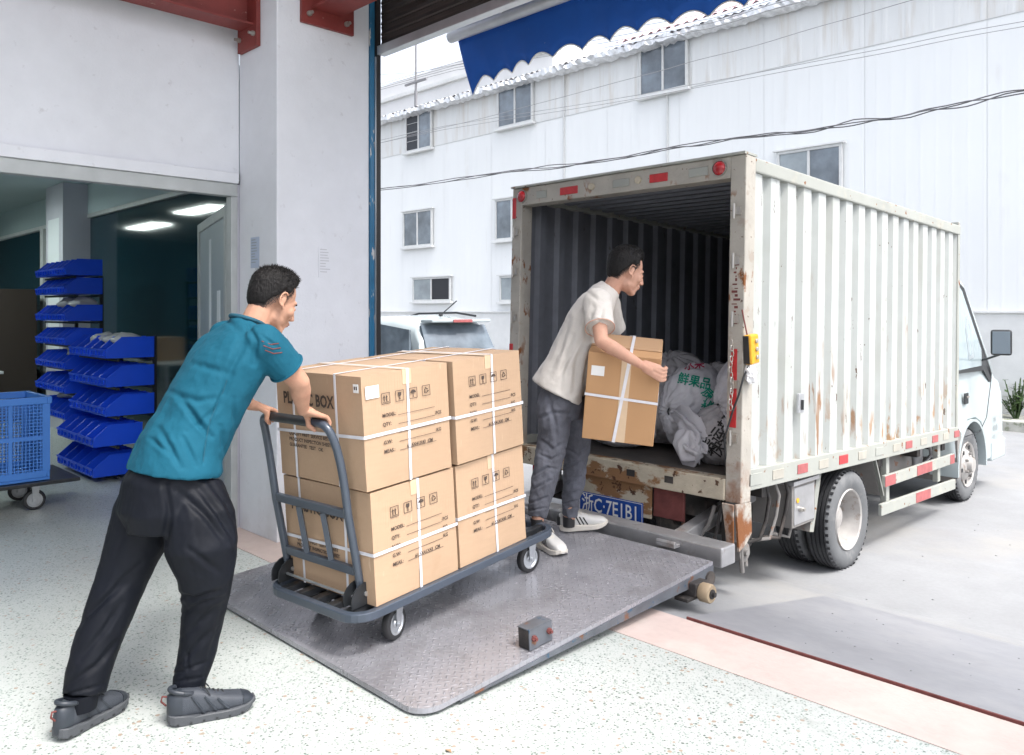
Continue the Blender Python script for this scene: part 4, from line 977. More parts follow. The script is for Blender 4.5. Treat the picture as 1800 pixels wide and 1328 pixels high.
y0, y1 = WX(1394, 850, -2.34).y, WX(1434, 850, -2.34).y
mb = MB(); mb.box((-2.62, y0, .10), (-2.345, y1, .37)); tb = tp('tool_box', mb, 'chassis_dusty', bevel=.006, pit=False)
mb = MB(); mb.box((-2.64, y0 - .02, .371), (-2.325, y1 + .02, .395)); tp('lid', mb, 'brushed', tb, pit=False)
mb = MB(); mb.box((-2.3445, y0 + .02, .12), (-2.340, y1 - .02, .35)); tp('door', mb, 'brushed', tb, bevel=.002, pit=False)
mb = MB(); mb.lathe([(0, .016), (.004, .016), (.004, 0)], 12, 'x', (-2.3395, y0 + .06, .27)); tp('sticker', mb, 'yellow_case', tb, pit=False)
mb = MB(); mb.lathe([(0, .015), (.03, .012), (.03, 0)], 10, 'x', (-2.3395, y0 + .10, .21)); mb.box((-2.335, y0 + .07, .20), (-2.32, y0 + .13, .215)); tp('lock', mb, 'bolt_metal', tb, pit=False)
mb = MB(); mb.box((-2.9, y0 - .2, .12), (-2.63, y1 + .25, .35)); tp('hydraulic_pack', mb, 'chassis', bevel=.01, pit=False)
for i in range(4):
    a0 = WX(1345 + i * 9, 862, -2.36 - .03 * i); mb = MB()
    pts = [Vector((-2.42 - .02 * i, a0.y - .03, .40)), Vector((-2.37, a0.y + .02, .41)), Vector((-2.36, a0.y + .05, .33)), Vector((-2.38, a0.y + .05, .20)), Vector((-2.40, a0.y + .01, .09 - .02 * i)), Vector((-2.48, a0.y - .09, .06))]
    mb.tube(pts, .012, 8); tp('hose', mb, 'chassis_dusty' if i % 2 else 'chassis', smooth=60, pit=False)
# rusty bracket plate hanging below the right post
mb = MB(); mb.prism([(4.0, .385), (4.16, .375), (4.17, .20), (4.11, .15), (4.03, .12)], -2.31, -2.298, 'x'); tp('bracket_plate', mb, 'truck_frame_rust', pit=False)
mb = MB(); mb.prism([(-2.385, .385), (-2.3105, .385), (-2.3105, .12), (-2.345, .10)], 3.99, 4.0, 'y'); tp('bracket_plate', mb, 'truck_frame_rust', bevel=.003, pit=False)
mb = MB(); mb.lathe([(0, 0), (0, .055), (.05, .055), (.05, .02), (.07, .02), (.07, 0)], 16, 'x', (-2.375, 4.14, .09)); mb.tube([(-2.33, 4.10, .15), (-2.33, 4.12, -.02)], .014, 8); mb.tube([(-2.36, 4.20, .14), (-2.34, 4.18, .0)], .011, 8); tp('pivot', mb, 'chassis_dusty', smooth=40, pit=False)
# side guard
ys = [WX(1562, 830, -2.34).y, WX(1652, 800, -2.34).y]
for y in ys: mb = MB(); mb.box((-2.39, y - .03, .0), (-2.345, y + .03, .44)); tp('guard_post', mb, 'truck_rail', bevel=.003, pit=False)
for (a, b_, c_, d_) in ((1553, 847, 1675, 806), (1547, 897, 1677, 851)):
    p = WX(a, b_, -2.33); q = WX(c_, d_, -2.33); hh = .043; mb = MB()
    mb.add([(-2.344, p.y, p.z - hh), (-2.344, q.y, q.z - hh), (-2.344, q.y, q.z + hh), (-2.344, p.y, p.z + hh), (-2.318, p.y, p.z - hh), (-2.318, q.y, q.z - hh), (-2.318, q.y, q.z + hh), (-2.318, p.y, p.z + hh)],
           [(0, 1, 2, 3), (7, 6, 5, 4), (0, 4, 5, 1), (1, 5, 6, 2), (2, 6, 7, 3), (3, 7, 4, 0)]); g = tp('guard_rail', mb, 'truck_rail', bevel=.003, pit=False)
    for f0, f1 in (((.0, .13), (.42, .64), (.93, 1.0)) if b_ < 870 else ((.42, .62),)):
        u = p.lerp(q, f0); v = p.lerp(q, f1); mb = MB(); x_ = -2.3175
        mb.add([(x_, u.y, u.z - hh * .9), (x_, v.y, v.z - hh * .9), (x_, v.y, v.z + hh * .9), (x_, u.y, u.z + hh * .9), (x_ + .002, u.y, u.z - hh * .9), (x_ + .002, v.y, v.z - hh * .9), (x_ + .002, v.y, v.z + hh * .9), (x_ + .002, u.y, u.z + hh * .9)], [(0, 1, 2, 3), (7, 6, 5, 4), (0, 4, 5, 1), (1, 5, 6, 2), (2, 6, 7, 3), (3, 7, 4, 0)])
        tp('reflector', mb, 'faded_red', g, pit=False)
mb = MB(); mb.lathe([(6.55, 0), (6.55, .17), (6.58, .19), (7.15, .19), (7.18, .17), (7.18, 0)], 24, 'y', (-2.66, 0, .18)); tp('fuel_tank', mb, 'chassis_dusty', smooth=40, pit=False)
mb = MB(); mb.lathe([(0, 0), (0, .055), (.30, .055), (.30, .04), (.34, .04), (.34, 0)], 16, 'z', (-2.50, 7.32, .06)); mb.tube([(-2.5, 7.5, .12), (-2.45, 7.55, .2), (-2.45, 7.5, .32)], .015); tp('air_filter', mb, 'brushed', smooth=40, pit=False)
mb = MB(); mb.box((-2.9, 7.2, .02), (-2.6, 7.55, .30)); tp('battery_box', mb, 'chassis', bevel=.01, pit=False)
mb = MB(); mb.tube([(-3.2, 6.1, .12), (-3.2, 7.9, .14)], .04, 10); tp('drive_shaft', mb, 'chassis', pit=False)
mb = MB(); mb.tube([(-3.0, 7.5, .05), (-3.0, 6.3, .05), (-2.95, 6.2, .02)], .035, 10); mb.lathe([(6.5, 0), (6.5, .08), (7.0, .08), (7.0, 0)], 16, 'y', (-3.0, 0, .05)); tp('exhaust', mb, 'chassis_dusty', pit=False)

# ---- cab
CX1, CX0 = -2.36, -4.10
prof = [(7.90, .12), (7.90, 1.68), (8.02, 1.80), (8.36, 1.80), (8.49, 1.74), (8.70, 1.42), (9.01, .90), (9.08, .80), (9.24, .74), (9.35, .62), (9.39, .45), (9.40, -.02), (8.84, -.02), (8.80, .20), (8.66, .38), (8.48, .44), (8.24, .44), (8.06, .38), (7.95, .20)]
# whole cab shell: rings from left to right with tumblehome
mb = MB(); xs = [CX0, CX0 + .015, CX0 + .06, CX1 - .06, CX1 - .015, CX1]
def cabring(x, shrink, tum):
    out = []
    for y, z in prof:
        cyy, czz = 8.55, .85; xx = x
        if tum and z > .9: xx = x - math.copysign((z - .9) * .13, x + 3.23)
        out.append(Vector((xx, cyy + (y - cyy) * shrink, czz + (z - czz) * shrink)))
    return out
rings = [cabring(CX0, .965, 1), cabring(CX0 + .012, .985, 1), cabring(CX0 + .05, 1, 1), cabring(CX1 - .05, 1, 1), cabring(CX1 - .012, .985, 1), cabring(CX1, .965, 1)]
k = len(prof)
for rg in rings: mb.v.extend(rg)
for i in range(len(rings) - 1):
    for j in range(k): a = i * k + j; b = i * k + (j + 1) % k; mb.f.append((a, b, b + k, a + k))
mb.f.append(tuple(range(k))[::-1]); mb.f.append(tuple(range(5 * k, 6 * k)))
cab = tp('cab', mb, 'cab_white', smooth=35, pit=False)
def side_poly(pts, off, m, name, parent, th=.006):
    """polygon on the cab's right flank, (y, z) points"""
    def fx(y, z): return CX1 + off - (max(0, z - .9) * .13)
    v = [Vector((fx(y, z), y, z)) for y, z in pts]; n = len(v)
    mb = MB(); mb.add(v + [q - Vector((th, 0, 0)) for q in v], [tuple(range(n)), tuple(range(n, 2 * n))[::-1]] + [(i, (i + 1) % n, n + (i + 1) % n, n + i) for i in range(n)])
    return tp(name, mb, m, parent, pit=False)
wy = [(7.97, .93), (7.97, 1.62), (8.02, 1.69), (8.24, 1.69), (8.34, 1.63), (8.78, .98), (8.74, .93)]
side_poly([(7.93, .89), (7.93, 1.65), (7.99, 1.735), (8.33, 1.735), (8.48, 1.67), (8.99, .84), (8.97, .76), (8.90, .76), (8.72, .88)], .004, 'cab_dark', 'window_seal', cab)
side_poly([(7.965, .92), (7.965, 1.63), (8.01, 1.70), (8.30, 1.70), (8.39, 1.64), (8.72, 1.08), (8.66, .93)], .008, 'cab_glass', 'side_window', cab, .008)
side_poly([(8.30, 1.0), (8.32, 1.3), (8.40, 1.40), (8.47, 1.32), (8.45, 1.02)], .0105, 'win_frost', 'seat_view', cab, .002)
side_poly([(8.33, 1.03), (8.345, 1.28), (8.40, 1.36), (8.44, 1.3), (8.42, 1.05)], .0115, 'cab_glass', 'seat_view', cab, .0018)
# door cut line
mb = MB(); dl = [(7.935, .86), (7.935, .42), (8.10, .30), (8.60, .30), (8.82, .42), (8.98, .80), (8.90, .92)]
mb.tube([(CX1 + .001, y, z) for y, z in dl], .004, 5); tp('door_seam', mb, 'cab_dark', cab, pit=False)
mb = MB(); mb.box((CX1 - .001, 8.14, .60), (CX1 + .010, 8.24, .70)); dh = tp('door_handle', mb, 'cab_dark', cab, bevel=.003, pit=False)
mb = MB(); mb.box((CX1 + .0105, 8.155, .655), (CX1 + .022, 8.225, .672)); tp('grip', mb, 'chassis_dusty', dh, pit=False)
# windscreen & front
mb = MB(); mb.add([(CX0 + .15, 8.43, 1.745), (CX1 - .15, 8.43, 1.745), (CX1 - .07, 9.045, .915), (CX0 + .07, 9.045, .915), (CX0 + .15, 8.41, 1.74), (CX1 - .15, 8.41, 1.74), (CX1 - .07, 9.03, .90), (CX0 + .07, 9.03, .90)], [(0, 1, 2, 3), (7, 6, 5, 4), (0, 4, 5, 1), (1, 5, 6, 2), (2, 6, 7, 3), (3, 7, 4, 0)]); tp('windscreen', mb, 'cab_glass', cab, pit=False)
for x in (CX0 + .2, CX1 - .2): mb = MB(); mb.box((x - .13, 9.36, .25), (x + .13, 9.40, .42)); tp('headlight', mb, 'mirror_face', cab, bevel=.01, pit=False)
mb = MB(); mb.box((CX0 - .01, 8.96, -.03), (CX1 + .015, 9.425, .17)); tp('bumper', mb, 'cab_white', cab, bevel=.02, pit=False)
mb = MB(); mb.box((CX1 - .25, 7.92, -.05), (CX1 + .01, 8.02, .36)); tp('cab_step', mb, 'chassis_dusty', cab, pit=False)
mb = MB(); n = 14
for i in range(n + 1):      # wheel arch lip
    q = R(-8) + (pi + R(16)) * i / n
    for x in (CX1 - .22, CX1 + .02):
        for rr_ in (.405, .43): mb.v.append(Vector((x, FWH[1] + rr_ * cos(q), FWH[2] + rr_ * sin(q))))
for i in range(n):
    a = i * 4; mb.f += [(a, a + 2, a + 6, a + 4), (a + 1, a + 5, a + 7, a + 3), (a + 2, a + 3, a + 7, a + 6), (a, a + 4, a + 5, a + 1)]
tp('wheel_arch', mb, 'cab_white', cab, smooth=40, pit=False)
mb = MB(); n = 14
for i in range(n + 1):
    q = R(95) + (R(95)) * i / n
    for x in (CX1 - .45, CX1 - .02):
        for rr_ in (.375, .385): mb.v.append(Vector((x, FWH[1] - abs(rr_ * cos(q)) , FWH[2] + rr_ * sin(q))))
for i in range(n):
    a = i * 4; mb.f += [(a, a + 2, a + 6, a + 4), (a + 1, a + 5, a + 7, a + 3), (a + 2, a + 3, a + 7, a + 6), (a, a + 4, a + 5, a + 1)]
tp('mud_guard', mb, 'chassis_dusty', smooth=40, pit=False)
quadplate('mud_flap', [(CX1 - .02, 7.955, .05), (CX1 - .02, 7.97, -.10), (CX1 - .42, 7.97, -.10), (CX1 - .42, 7.955, .05)], .01, 'chassis_dusty')
# mirror on arm
mp_ = Vector((-2.12, 8.38, 1.165)); 
mb = MB(); mb.tube([(CX1 - .02, 8.72, .98), (CX1 + .06, 8.62, 1.0), mp_ + Vector((-.02, .05, -.11)), mp_ + Vector((0, .05, .0))], .011, 8); mi = tp('mirror_arm', mb, 'cab_dark', cab, smooth=60, pit=False)
X = Matrix.Translation(mp_) @ Matrix.Rotation(R(14), 4, 'Z')
mb = MB(); mb.box((-.085, 0, -.118), (.085, .05, .118), X); tp('mirror', mb, 'cab_dark', cab, bevel=.022, pit=False)
mb = MB(); mb.box((-.070, -.003, -.102), (.070, -.0005, .102), X); tp('mirror_glass', mb, 'mirror_face', cab, bevel=.001, pit=False)
for s, body, z, sz in ((0, '339', .35, .075), (1, '载质量', .27, .06), (2, '0995', .19, .05)):
    o = text(body, sz, (CX1 + .031 if z < .19 else CX1 + .004, 9.03, z), (0, 1, 0), (0, 0, 1), .001, .9, .001); link('door_lettering', o.mesh('w'), MT['print_grey'], cab)
mb = MB(); mb.prism([(7.92, 1.801), (8.24, 1.801), (8.14, 1.88), (7.98, 1.965), (7.92, 1.975)], -3.95, -2.55, 'x'); tp('roof_deflector', mb, 'cab_white', cab, bevel=.015, pit=False)

# ---- tail lift
LX0, LX1, LY0, LY1 = -4.12, -2.25, 1.77, 3.68
mb = MB(); r = .10
out = [(LX0, LY1), (LX0, LY0 + r)] + [(LX0 + r - r * cos(a), LY0 + r - r * sin(a)) for a in [pi / 2 * i / 6 for i in range(1, 7)]]
out += [(LX1 - r + r * sin(a), LY0 + r - r * cos(a)) for a in [pi / 2 * i / 8 for i in range(9)]] + [(LX1, LY1)]
n = len(out); v = [(x, y, ramp_z(y)) for x, y in out] + [(x, y, ramp_z(y) - (.020 if y < LY0 + .3 else .020)) for x, y in out]
mb.add(v, [tuple(range(n)), tuple(range(n, 2 * n))[::-1]] + [(i, (i + 1) % n, n + (i + 1) % n, n + i) for i in range(n)])
lift = tp('tail_lift_deck', mb, 'tread_plate', pit=False)
def rb(x0, x1, y0, y1, top, h0, h1):
    """bar under the ramp from y0 to y1: depth h0 at y0 and h1 at y1, hanging from 'top' below the ramp surface"""
    m_ = MB(); m_.add([(x0, y0, ramp_z(y0) - top - h0), (x1, y0, ramp_z(y0) - top - h0), (x1, y1, ramp_z(y1) - top - h1), (x0, y1, ramp_z(y1) - top - h1), (x0, y0, ramp_z(y0) - top), (x1, y0, ramp_z(y0) - top), (x1, y1, ramp_z(y1) - top), (x0, y1, ramp_z(y1) - top)],
        [(0, 3, 2, 1), (4, 5, 6, 7), (0, 1, 5, 4), (1, 2, 6, 5), (2, 3, 7, 6), (3, 0, 4, 7)]); return m_
tp('edge_rail', rb(LX1 - .03, LX1 + .004, 1.95, LY1, .0205, .005, .06), 'edge_steel', lift, pit=False)
tp('edge_rail', rb(LX0 - .004, LX0 + .03, 1.95, LY1, .0205, .005, .06), 'brushed', lift, pit=False)
for x in (-3.6, -3.2, -2.8): tp('stiffener', rb(x - .02, x + .02, 2.1, LY1, .0205, .005, .06), 'chassis', lift, pit=False)
# bumper block on the near edge
bp = Vector((-2.275, 2.42, ramp_z(2.42)))
X = Matrix.Translation(bp) @ Matrix.Rotation(math.atan(.066), 4, 'X')
mb = MB(); mb.box((-.075, -.065, .001), (-.012, .065, .085), X); bl = tp('stop_block', mb, 'chassis', bevel=.005, pit=False)
mb = MB(); mb.box((-.0118, -.068, .004), (-.006, .068, .089), X); mb.box((-.075, -.068, .0855), (-.006, .068, .090), X); tp('block_cap', mb, 'edge_steel', bl, bevel=.001, pit=False)
for y in (-.045, .045): mb = MB(); mb.lathe([(-.0058, .013), (.006, .013), (.006, .007), (.016, .007), (.016, 0)], 6, 'x', (0, y, .05), xf=X); tp('bolt', mb, 'rust_edge', bl, pit=False)
# bar across the hinge, slide arms, roller
mb = MB(); mb.box((LX0 - .02, 3.76, .10), (-2.245, 3.90, .205)); tp('hinge_bar', mb, 'brushed', bevel=.008, pit=False)
mb = MB(); mb.box((-2.62, 3.70, .162), (-2.50, 3.757, .180)); mb.tube([(-2.62, 3.71, .186), (-2.50, 3.71, .186)], .012, 8); tp('hinge', mb, 'brushed', bevel=.002, pit=False)
mb = MB(); mb.box((-3.72, 3.70, .162), (-3.60, 3.757, .180)); mb.tube([(-3.72, 3.71, .186), (-3.60, 3.71, .186)], .012, 8); tp('hinge', mb, 'brushed', bevel=.002, pit=False)
for x in (-2.60, -3.85):
    mb = MB(); mb.prism([(3.901, .13), (3.901, .20), (4.7, .34), (4.7, .25)], x - .04, x + .04, 'x'); tp('lift_arm', mb, 'brushed', bevel=.005, pit=False)
    mb = MB(); mb.tube([(x - .09, 4.0, .10), (x - .09, 4.75, .26)], .028, 12); mb.tube([(x - .09, 3.92, .085), (x - .09, 4.0, .10)], .014, 8); tp('ram', mb, 'chassis_dusty', smooth=40, pit=False)
for x in (-2.45, -2.9, -3.4):
    mb = MB(); mb.prism([(4.12, .05), (4.12, .36), (4.3, .36), (4.42, .2), (4.42, .05)], x - .012, x + .012, 'x'); tp('lift_bracket', mb, 'chassis', pit=False)
mb = MB(); mb.tube([(-4.0, 4.30, .15), (-2.42, 4.30, .15)], .04, 12); tp('torsion_tube', mb, 'chassis', smooth=40, pit=False)
mb = MB(); mb.tube([(-2.5, 4.11, .33), (-2.52, 4.08, .22), (-2.60, 4.09, .12), (-2.72, 4.12, .16), (-2.74, 4.15, .30)], .012, 8); tp('hose', mb, 'chassis_dusty', smooth=60, pit=False)
mb = MB(); mb.tube([(-2.46, 4.11, .34), (-2.45, 4.05, .20), (-2.50, 4.06, .08), (-2.62, 4.10, .06)], .010, 8); tp('hose', mb, 'chassis', smooth=60, pit=False)
rc = Vector((-2.175, 3.50, .055))
mb = MB(); mb.lathe([(-.030, .022), (-.030, .042), (-.024, .047), (.024, .047), (.030, .042), (.030, .022)], 24, 'x', rc); ro = tp('roller', mb, 'tan_roller', smooth=40, pit=False)
mb = MB(); mb.lathe([(-.036, .024), (.036, .024), (.036, .012), (.05, .012), (.05, 0)], 12, 'x', rc); tp('roller_hub', mb, 'chassis', ro, pit=False)
mb = MB(); mb.box((-2.42, 3.45, .035), (-2.205, 3.56, .10)); mb.box((-2.30, 3.40, .015), (-2.22, 3.6, .034)); tp('roller_bracket', mb, 'chassis', bevel=.005, pit=False)
mb = MB(); mb.tube([(-2.44, 3.64, .075), (-2.235, 3.64, .075)], .04, 12); tp('pivot_tube', mb, 'chassis', smooth=40, pit=False)

# remote control and its cable, chain
t = thing('remote_control', 'yellow hand control of the tail lift hanging at the rear corner of the truck', 'remote control', (TX1 + .03, 4.15, 1.25))
rp = WX(1321, 614, TX1 + .035); X = Matrix.Translation(rp) @ Matrix.Rotation(R(6), 4, 'X') 
mb = MB(); mb.box((-.024, -.045, -.082), (.024, .045, .082), X); part('case', mb, MT['yellow_case'], t, bevel=.009)
mb = MB(); mb.box((-.026, -.047, -.078), (.012, -.035, .078), X); mb.box((-.0265, -.034, -.06), (.006, -.0455, .06), X); part('grip', mb, MT['cab_dark'], t, bevel=.003)
for z in (-.045, 0, .045): mb = MB(); mb.lathe([(.0245, .013), (.032, .013), (.034, .010), (.034, 0)], 12, 'x', xf=X @ Matrix.Translation((0, .01, z))); part('button', mb, MT['bolt_metal'], t)
mb = MB(); mb.tube([rp + Vector((-.01, -.03, .08)), rp + Vector((-.02, -.045, .16)), rp + Vector((-.03, -.05, .22))], .004, 6); part('hanger_wire', mb, MT['rust_edge'], t)
mb = MB(); q0 = rp + Vector((0, -.02, -.085)); mb.tube([q0, q0 + Vector((-.01, -.05, -.07)), Vector((TX1 + .012, 4.02, q0.z - .16)), Vector((TX1 - .03, 4.025, q0.z - .26)), Vector((TX1 - .085, 4.03, q0.z - .42)), Vector((TX1 - .10, 4.08, q0.z - .62))], .006, 6); part('cord', mb, MT['cab_dark'], t, smooth=60)
o = crumple(rp + Vector((.0, -.01, -.14)), (.028, .05, .055), 3, .35); part('tape_wrap', o, MT['clear_tape'], t)
t = thing('chain', 'short steel chain hanging over the red strip on the truck rear post', 'chain', (TX1 - .05, 4.02, 1.25))
for i in range(13):
    c = Vector((TX1 - .045 + .006 * sin(i), TY0 - .016, 1.275 - i * .030)); mb = MB(); ring_ = []
    for k in range(9):
        q = 2 * pi * k / 8; a, b = .010 * cos(q), .019 * sin(q); ring_.append(c + (Vector((a, 0, b)) if i % 2 == 0 else Vector((a * .3, a * .9, b))))
    mb.tube(ring_, .0032, 5, caps=False); part('link', mb, MT['bolt_metal'], t)

# ------------------------------------------------------------------ trolley
B0 = Vector((-2.744, 1.922, .24))
CM = Matrix.Translation(B0) @ Matrix.Rotation(R(5.5), 4, 'Z') @ Matrix.Rotation(math.atan(.072), 4, 'X')
cart = thing('platform_trolley', 'dark grey platform trolley with folding handle carrying four cartons', 'trolley', B0)
def cp(name, mb, m, parent=None, bevel=0, smooth=None): mb.xf = CM; return part(name, mb, MT[m], parent or cart, bevel, smooth)
def rrect(x0, x1, y0, y1, r, n=6):
    o = []
    for cx, cy, a0 in ((x1 - r, y0 + r, -pi / 2), (x1 - r, y1 - r, 0), (x0 + r, y1 - r, pi / 2), (x0 + r, y0 + r, pi)):
        for i in range(n + 1): a = a0 + pi / 2 * i / n; o.append((cx + r * cos(a), cy + r * sin(a)))
    return o
D0, D1, DY0, DY1 = -.635, .022, -.115, 1.24
oo = rrect(D0, D1, DY0, DY1, .11); ii = rrect(D0 + .032, D1 - .032, DY0 + .032, DY1 - .032, .08); n = len(oo)
mb = MB(); mb.add([(x, y, -.040) for x, y in oo] + [(x, y, -.0025) for x, y in oo] + [(x, y, -.040) for x, y in ii] + [(x, y, -.0025) for x, y in ii],
    sum([[(i, (i + 1) % n, n + (i + 1) % n, n + i), (2 * n + i, 3 * n + i, 3 * n + (i + 1) % n, 2 * n + (i + 1) % n), (n + i, n + (i + 1) % n, 3 * n + (i + 1) % n, 3 * n + i), (i, 2 * n + i, 2 * n + (i + 1) % n, (i + 1) % n)] for i in range(n)], []))
cp('deck_rim', mb, 'cart_grey', bevel=.005)
for k in range(5):
    x = D0 + .11 + k * (D1 - D0 - .22) / 4; mb = MB(); mb.box((x - .022, DY0 + .0325, -.034), (x + .022, DY1 - .0325, -.006)); cp('deck_bar', mb, 'cart_black', bevel=.003)
for y in (.03, .6, 1.14): mb = MB(); mb.box((D0 + .033, y - .02, -.0395), (D1 - .033, y + .02, -.0345)); cp('cross_bar', mb, 'cart_black')
for (x, y) in ((-.055, .14), (-.055, 1.06), (-.56, .14), (-.56, 1.06)):
    w_ = CM @ Vector((x, y, -.128)); zt = (CM @ Vector((x, y, -.041))).z
    caster(cart, (w_.x, w_.y, ramp_z(w_.y) + .072), .072, .036, top=zt, yaw=R(5.5 + (14 if y < .5 else -6)))
HR, HL = -.085, -.595
for x in (HR, HL):
    mb = MB()
    for s in (-1, 1):
        xx = x + s * .026; pl = [(-.075, .0), (.075, .0)] + [(.075 * cos(a), .028 + .065 * sin(a)) for a in [pi * i / 8 for i in range(9)]]
        mb.prism(pl, xx - .003, xx + .003, 'x')
    hb = cp('hinge_bracket', mb, 'cart_black')
    mb = MB(); mb.tube([(x - .034, 0, .045), (x + .034, 0, .045)], .010, 8); mb.tube([(x - .034, .035, .075), (x + .034, .035, .075)], .007, 8); cp('hinge_bolt', mb, 'zinc', hb)
mb = MB(); mb.tube([(HL, -.03, .032), (HR, -.03, .032)], .006, 8); cp('hinge_rod', mb, 'zinc', smooth=60)
def arc(p, c, q, n=5):
    p, c, q = Vector(p), Vector(c), Vector(q); return [(p * (1 - t) ** 2 + c * 2 * t * (1 - t) + q * t * t) for t in [i / n for i in range(n + 1)]]
HT = .765
pts = [Vector((HR, 0, .035)), Vector((HR, -.02, .2)), Vector((HR, -.045, .38))] + arc((HR, -.055, .50), (HR, -.070, .66), (HR - .02, -.095, HT - .035)) + arc((HR - .025, -.098, HT - .025), (HR - .04, -.105, HT), (HR - .08, -.105, HT), 3)
left = [Vector((HL + HR - p.x, p.y, p.z)) for p in pts][::-1]
hf = cp('handle_frame', MB().tube(pts + left, .0175, 14), 'cart_grey', smooth=60)
cp('grip_sleeve', MB().tube([(HR - .11, -.105, HT), (HL + .11, -.105, HT)], .0205, 14), 'cart_black', hf, smooth=60)
for z, y in ((.385, -.046), (.135, -.013)): mb = MB(); mb.box((HL + .016, y - .012, z - .018), (HR - .016, y + .012, z + .018)); cp('handle_crossbar', mb, 'cart_grey', hf, bevel=.003)
for x in (-.255, -.425):
    mb = MB(); a = Vector((x, -.015, .154)); b = Vector((x, -.044, .366)); mb.tube([a, b], .016, 4); cp('handle_slat', mb, 'cart_grey', hf)

# ------------------------------------------------------------------ cartons
BW, BL, BH = .600, .484, .470
def carton(label, M_, w=BW, l=BL, h=BH, m='cardboard', full=True, seed=1, name='carton', group='cartons on the trolley', sticker=False, tag2=False):
    """local: x -w..0, y 0..l, z 0..h; M_ places it"""
    t = thing(name, label, 'box', M_.translation, 0, group); rr = random.Random(seed)
    def q(nm, mb, mm, bevel=0, smooth=None, par=None): mb.xf = M_; return part(nm, mb, MT[mm], par or t, bevel, smooth)
    # slightly bulged shell
    mb = MB(); nx = 10
    def face(o, a, b, n_):
        base = len(mb.v)
        for i in range(nx + 1):
            for j in range(nx + 1):
                u, v = i / nx, j / nx; bu = .0030 * sin(pi * u) * sin(pi * v)
                q_ = Vector(o) + Vector(a) * u + Vector(b) * v; e_ = (0 < i < nx and 0 < j < nx)
                dn = Vector([mnoise.noise(q_ * 5 + Vector((seed * 9 + k * 3, k, seed))) for k in range(3)]) * (.0035 if q_.z > .01 else 0)
                mb.v.append(q_ + Vector(n_) * bu + dn * (1 if e_ else .7))
        for i in range(nx):
            for j in range(nx): k = base + i * (nx + 1) + j; mb.f.append((k, k + nx + 1, k + nx + 2, k + 1))
    face((-w, 0, 0), (w, 0, 0), (0, 0, h), (0, -1, 0)); face((0, 0, 0), (0, l, 0), (0, 0, h), (1, 0, 0)); face((0, l, 0), (-w, 0, 0), (0, 0, h), (0, 1, 0)); face((-w, l, 0), (0, -l, 0), (0, 0, h), (-1, 0, 0))
    face((-w, 0, h), (w, 0, 0), (0, l, 0), (0, 0, .5)); face((-w, 0, 0), (w, 0, 0), (0, l, 0), (0, 0, -.0))
    M2 = M_; mb.xf = M2; me = mb.mesh('shell', 0, 20, True); link('shell', me, MT[m], t)
    B = .0045
    mb = MB(); mb.box((-w - .0004, -.0018 - B * .0, h - .045), (.0004, -.0004, h - .0448 + .046)) if False else None
    # flap seam and tape on top
    mb = MB(); mb.box((-w + .002, l / 2 - .024, h + .0030), (-.002, l / 2 + .024, h + .0040)); q('tape', mb, 'kraft_tape')
    mb = MB(); mb.box((-.0005, l / 2 - .024, h - .06), (.0030, l / 2 + .024, h + .0028)); q('tape', mb, 'kraft_tape')
    def loop(nm, kind, at, wd=.0135):
        mb = MB(); e = .0042; th = .0012; lo = at - wd / 2; hi = at + wd / 2
        if kind == 'x':   # around front, top, back
            mb.box((lo, -e - th, -.001), (hi, -e, h + e)); mb.box((lo, l + e, -.001), (hi, l + e + th, h + e)); mb.box((lo, -e - th, h + e), (hi, l + e + th, h + e + th))
        elif kind == 'y':
            mb.box((e, lo, -.001), (e + th, hi, h + e)); mb.box((-w - e - th, lo, -.001), (-w - e, hi, h + e)); mb.box((-w - e - th, lo, h + e - .0006), (e + th, hi, h + e + th - .0006))
        else:
            mb.box((-w - e - .0003, -e - th - .0014, lo), (e + .0003, -e - .0014, hi)); mb.box((-w - e - .0003, l + e + .0014, lo), (e + .0003, l + e + th + .0014, hi)); mb.box((e + .0014, -e - .0005, lo), (e + .0014 + th, l + e + .0005, hi)); mb.box((-w - e - .0014 - th, -e - .0005, lo), (-w - e - .0014, l + e + .0005, hi))
        sa, sb = rr.uniform(-.035, .035), rr.uniform(-.03, .03)
        for v in mb.v:
            if kind == 'z': v.z += sa * (v.x + w / 2) + sb * (v.y - l / 2)
            elif kind == 'y': v.y += sa * (v.z - h / 2)
            else: v.x += sa * (v.z - h / 2)
        q(nm, mb, 'strap')
    loop('strap', 'x', -w * .27 + rr.uniform(-.01, .01)); loop('strap', 'x', -w * .79 + rr.uniform(-.01, .01)); loop('strap', 'y', l * .52 + rr.uniform(-.012, .012)); loop('strap', 'z', h * .47 + rr.uniform(-.015, .01))
    F = -.0046; G = .0058
    def tx(body, sz, o, r_, u_, mm='print_dark', sq=1, bold=0):
        m_ = text(body, sz, o, r_, u_, .0009, sq, bold); m_.xf = M_; link('print', m_.mesh('p'), MT[mm], t)
    # end face print
    if full:
        tx('PLASTIC BOX', .072, (-w * .905, F - .0012, h * .70), (1, 0, 0), (0, 0, 1), sq=.83, bold=.0022)
        for i, s_ in enumerate(('QUALITY FIRST  SERVICE BEST', 'PRODUCT INSPECTION SHEET', 'GUARANTEE   TEST   OK')):
            tx(s_, .021, (-w * .86, F - .0012, h * (.40 - .055 * i)), (1, 0, 0), (0, 0, 1), sq=1.05, bold=.0006)
    # side face print
    a = l * .20; z0 = h * .73; s = .046; fr_ = .0022
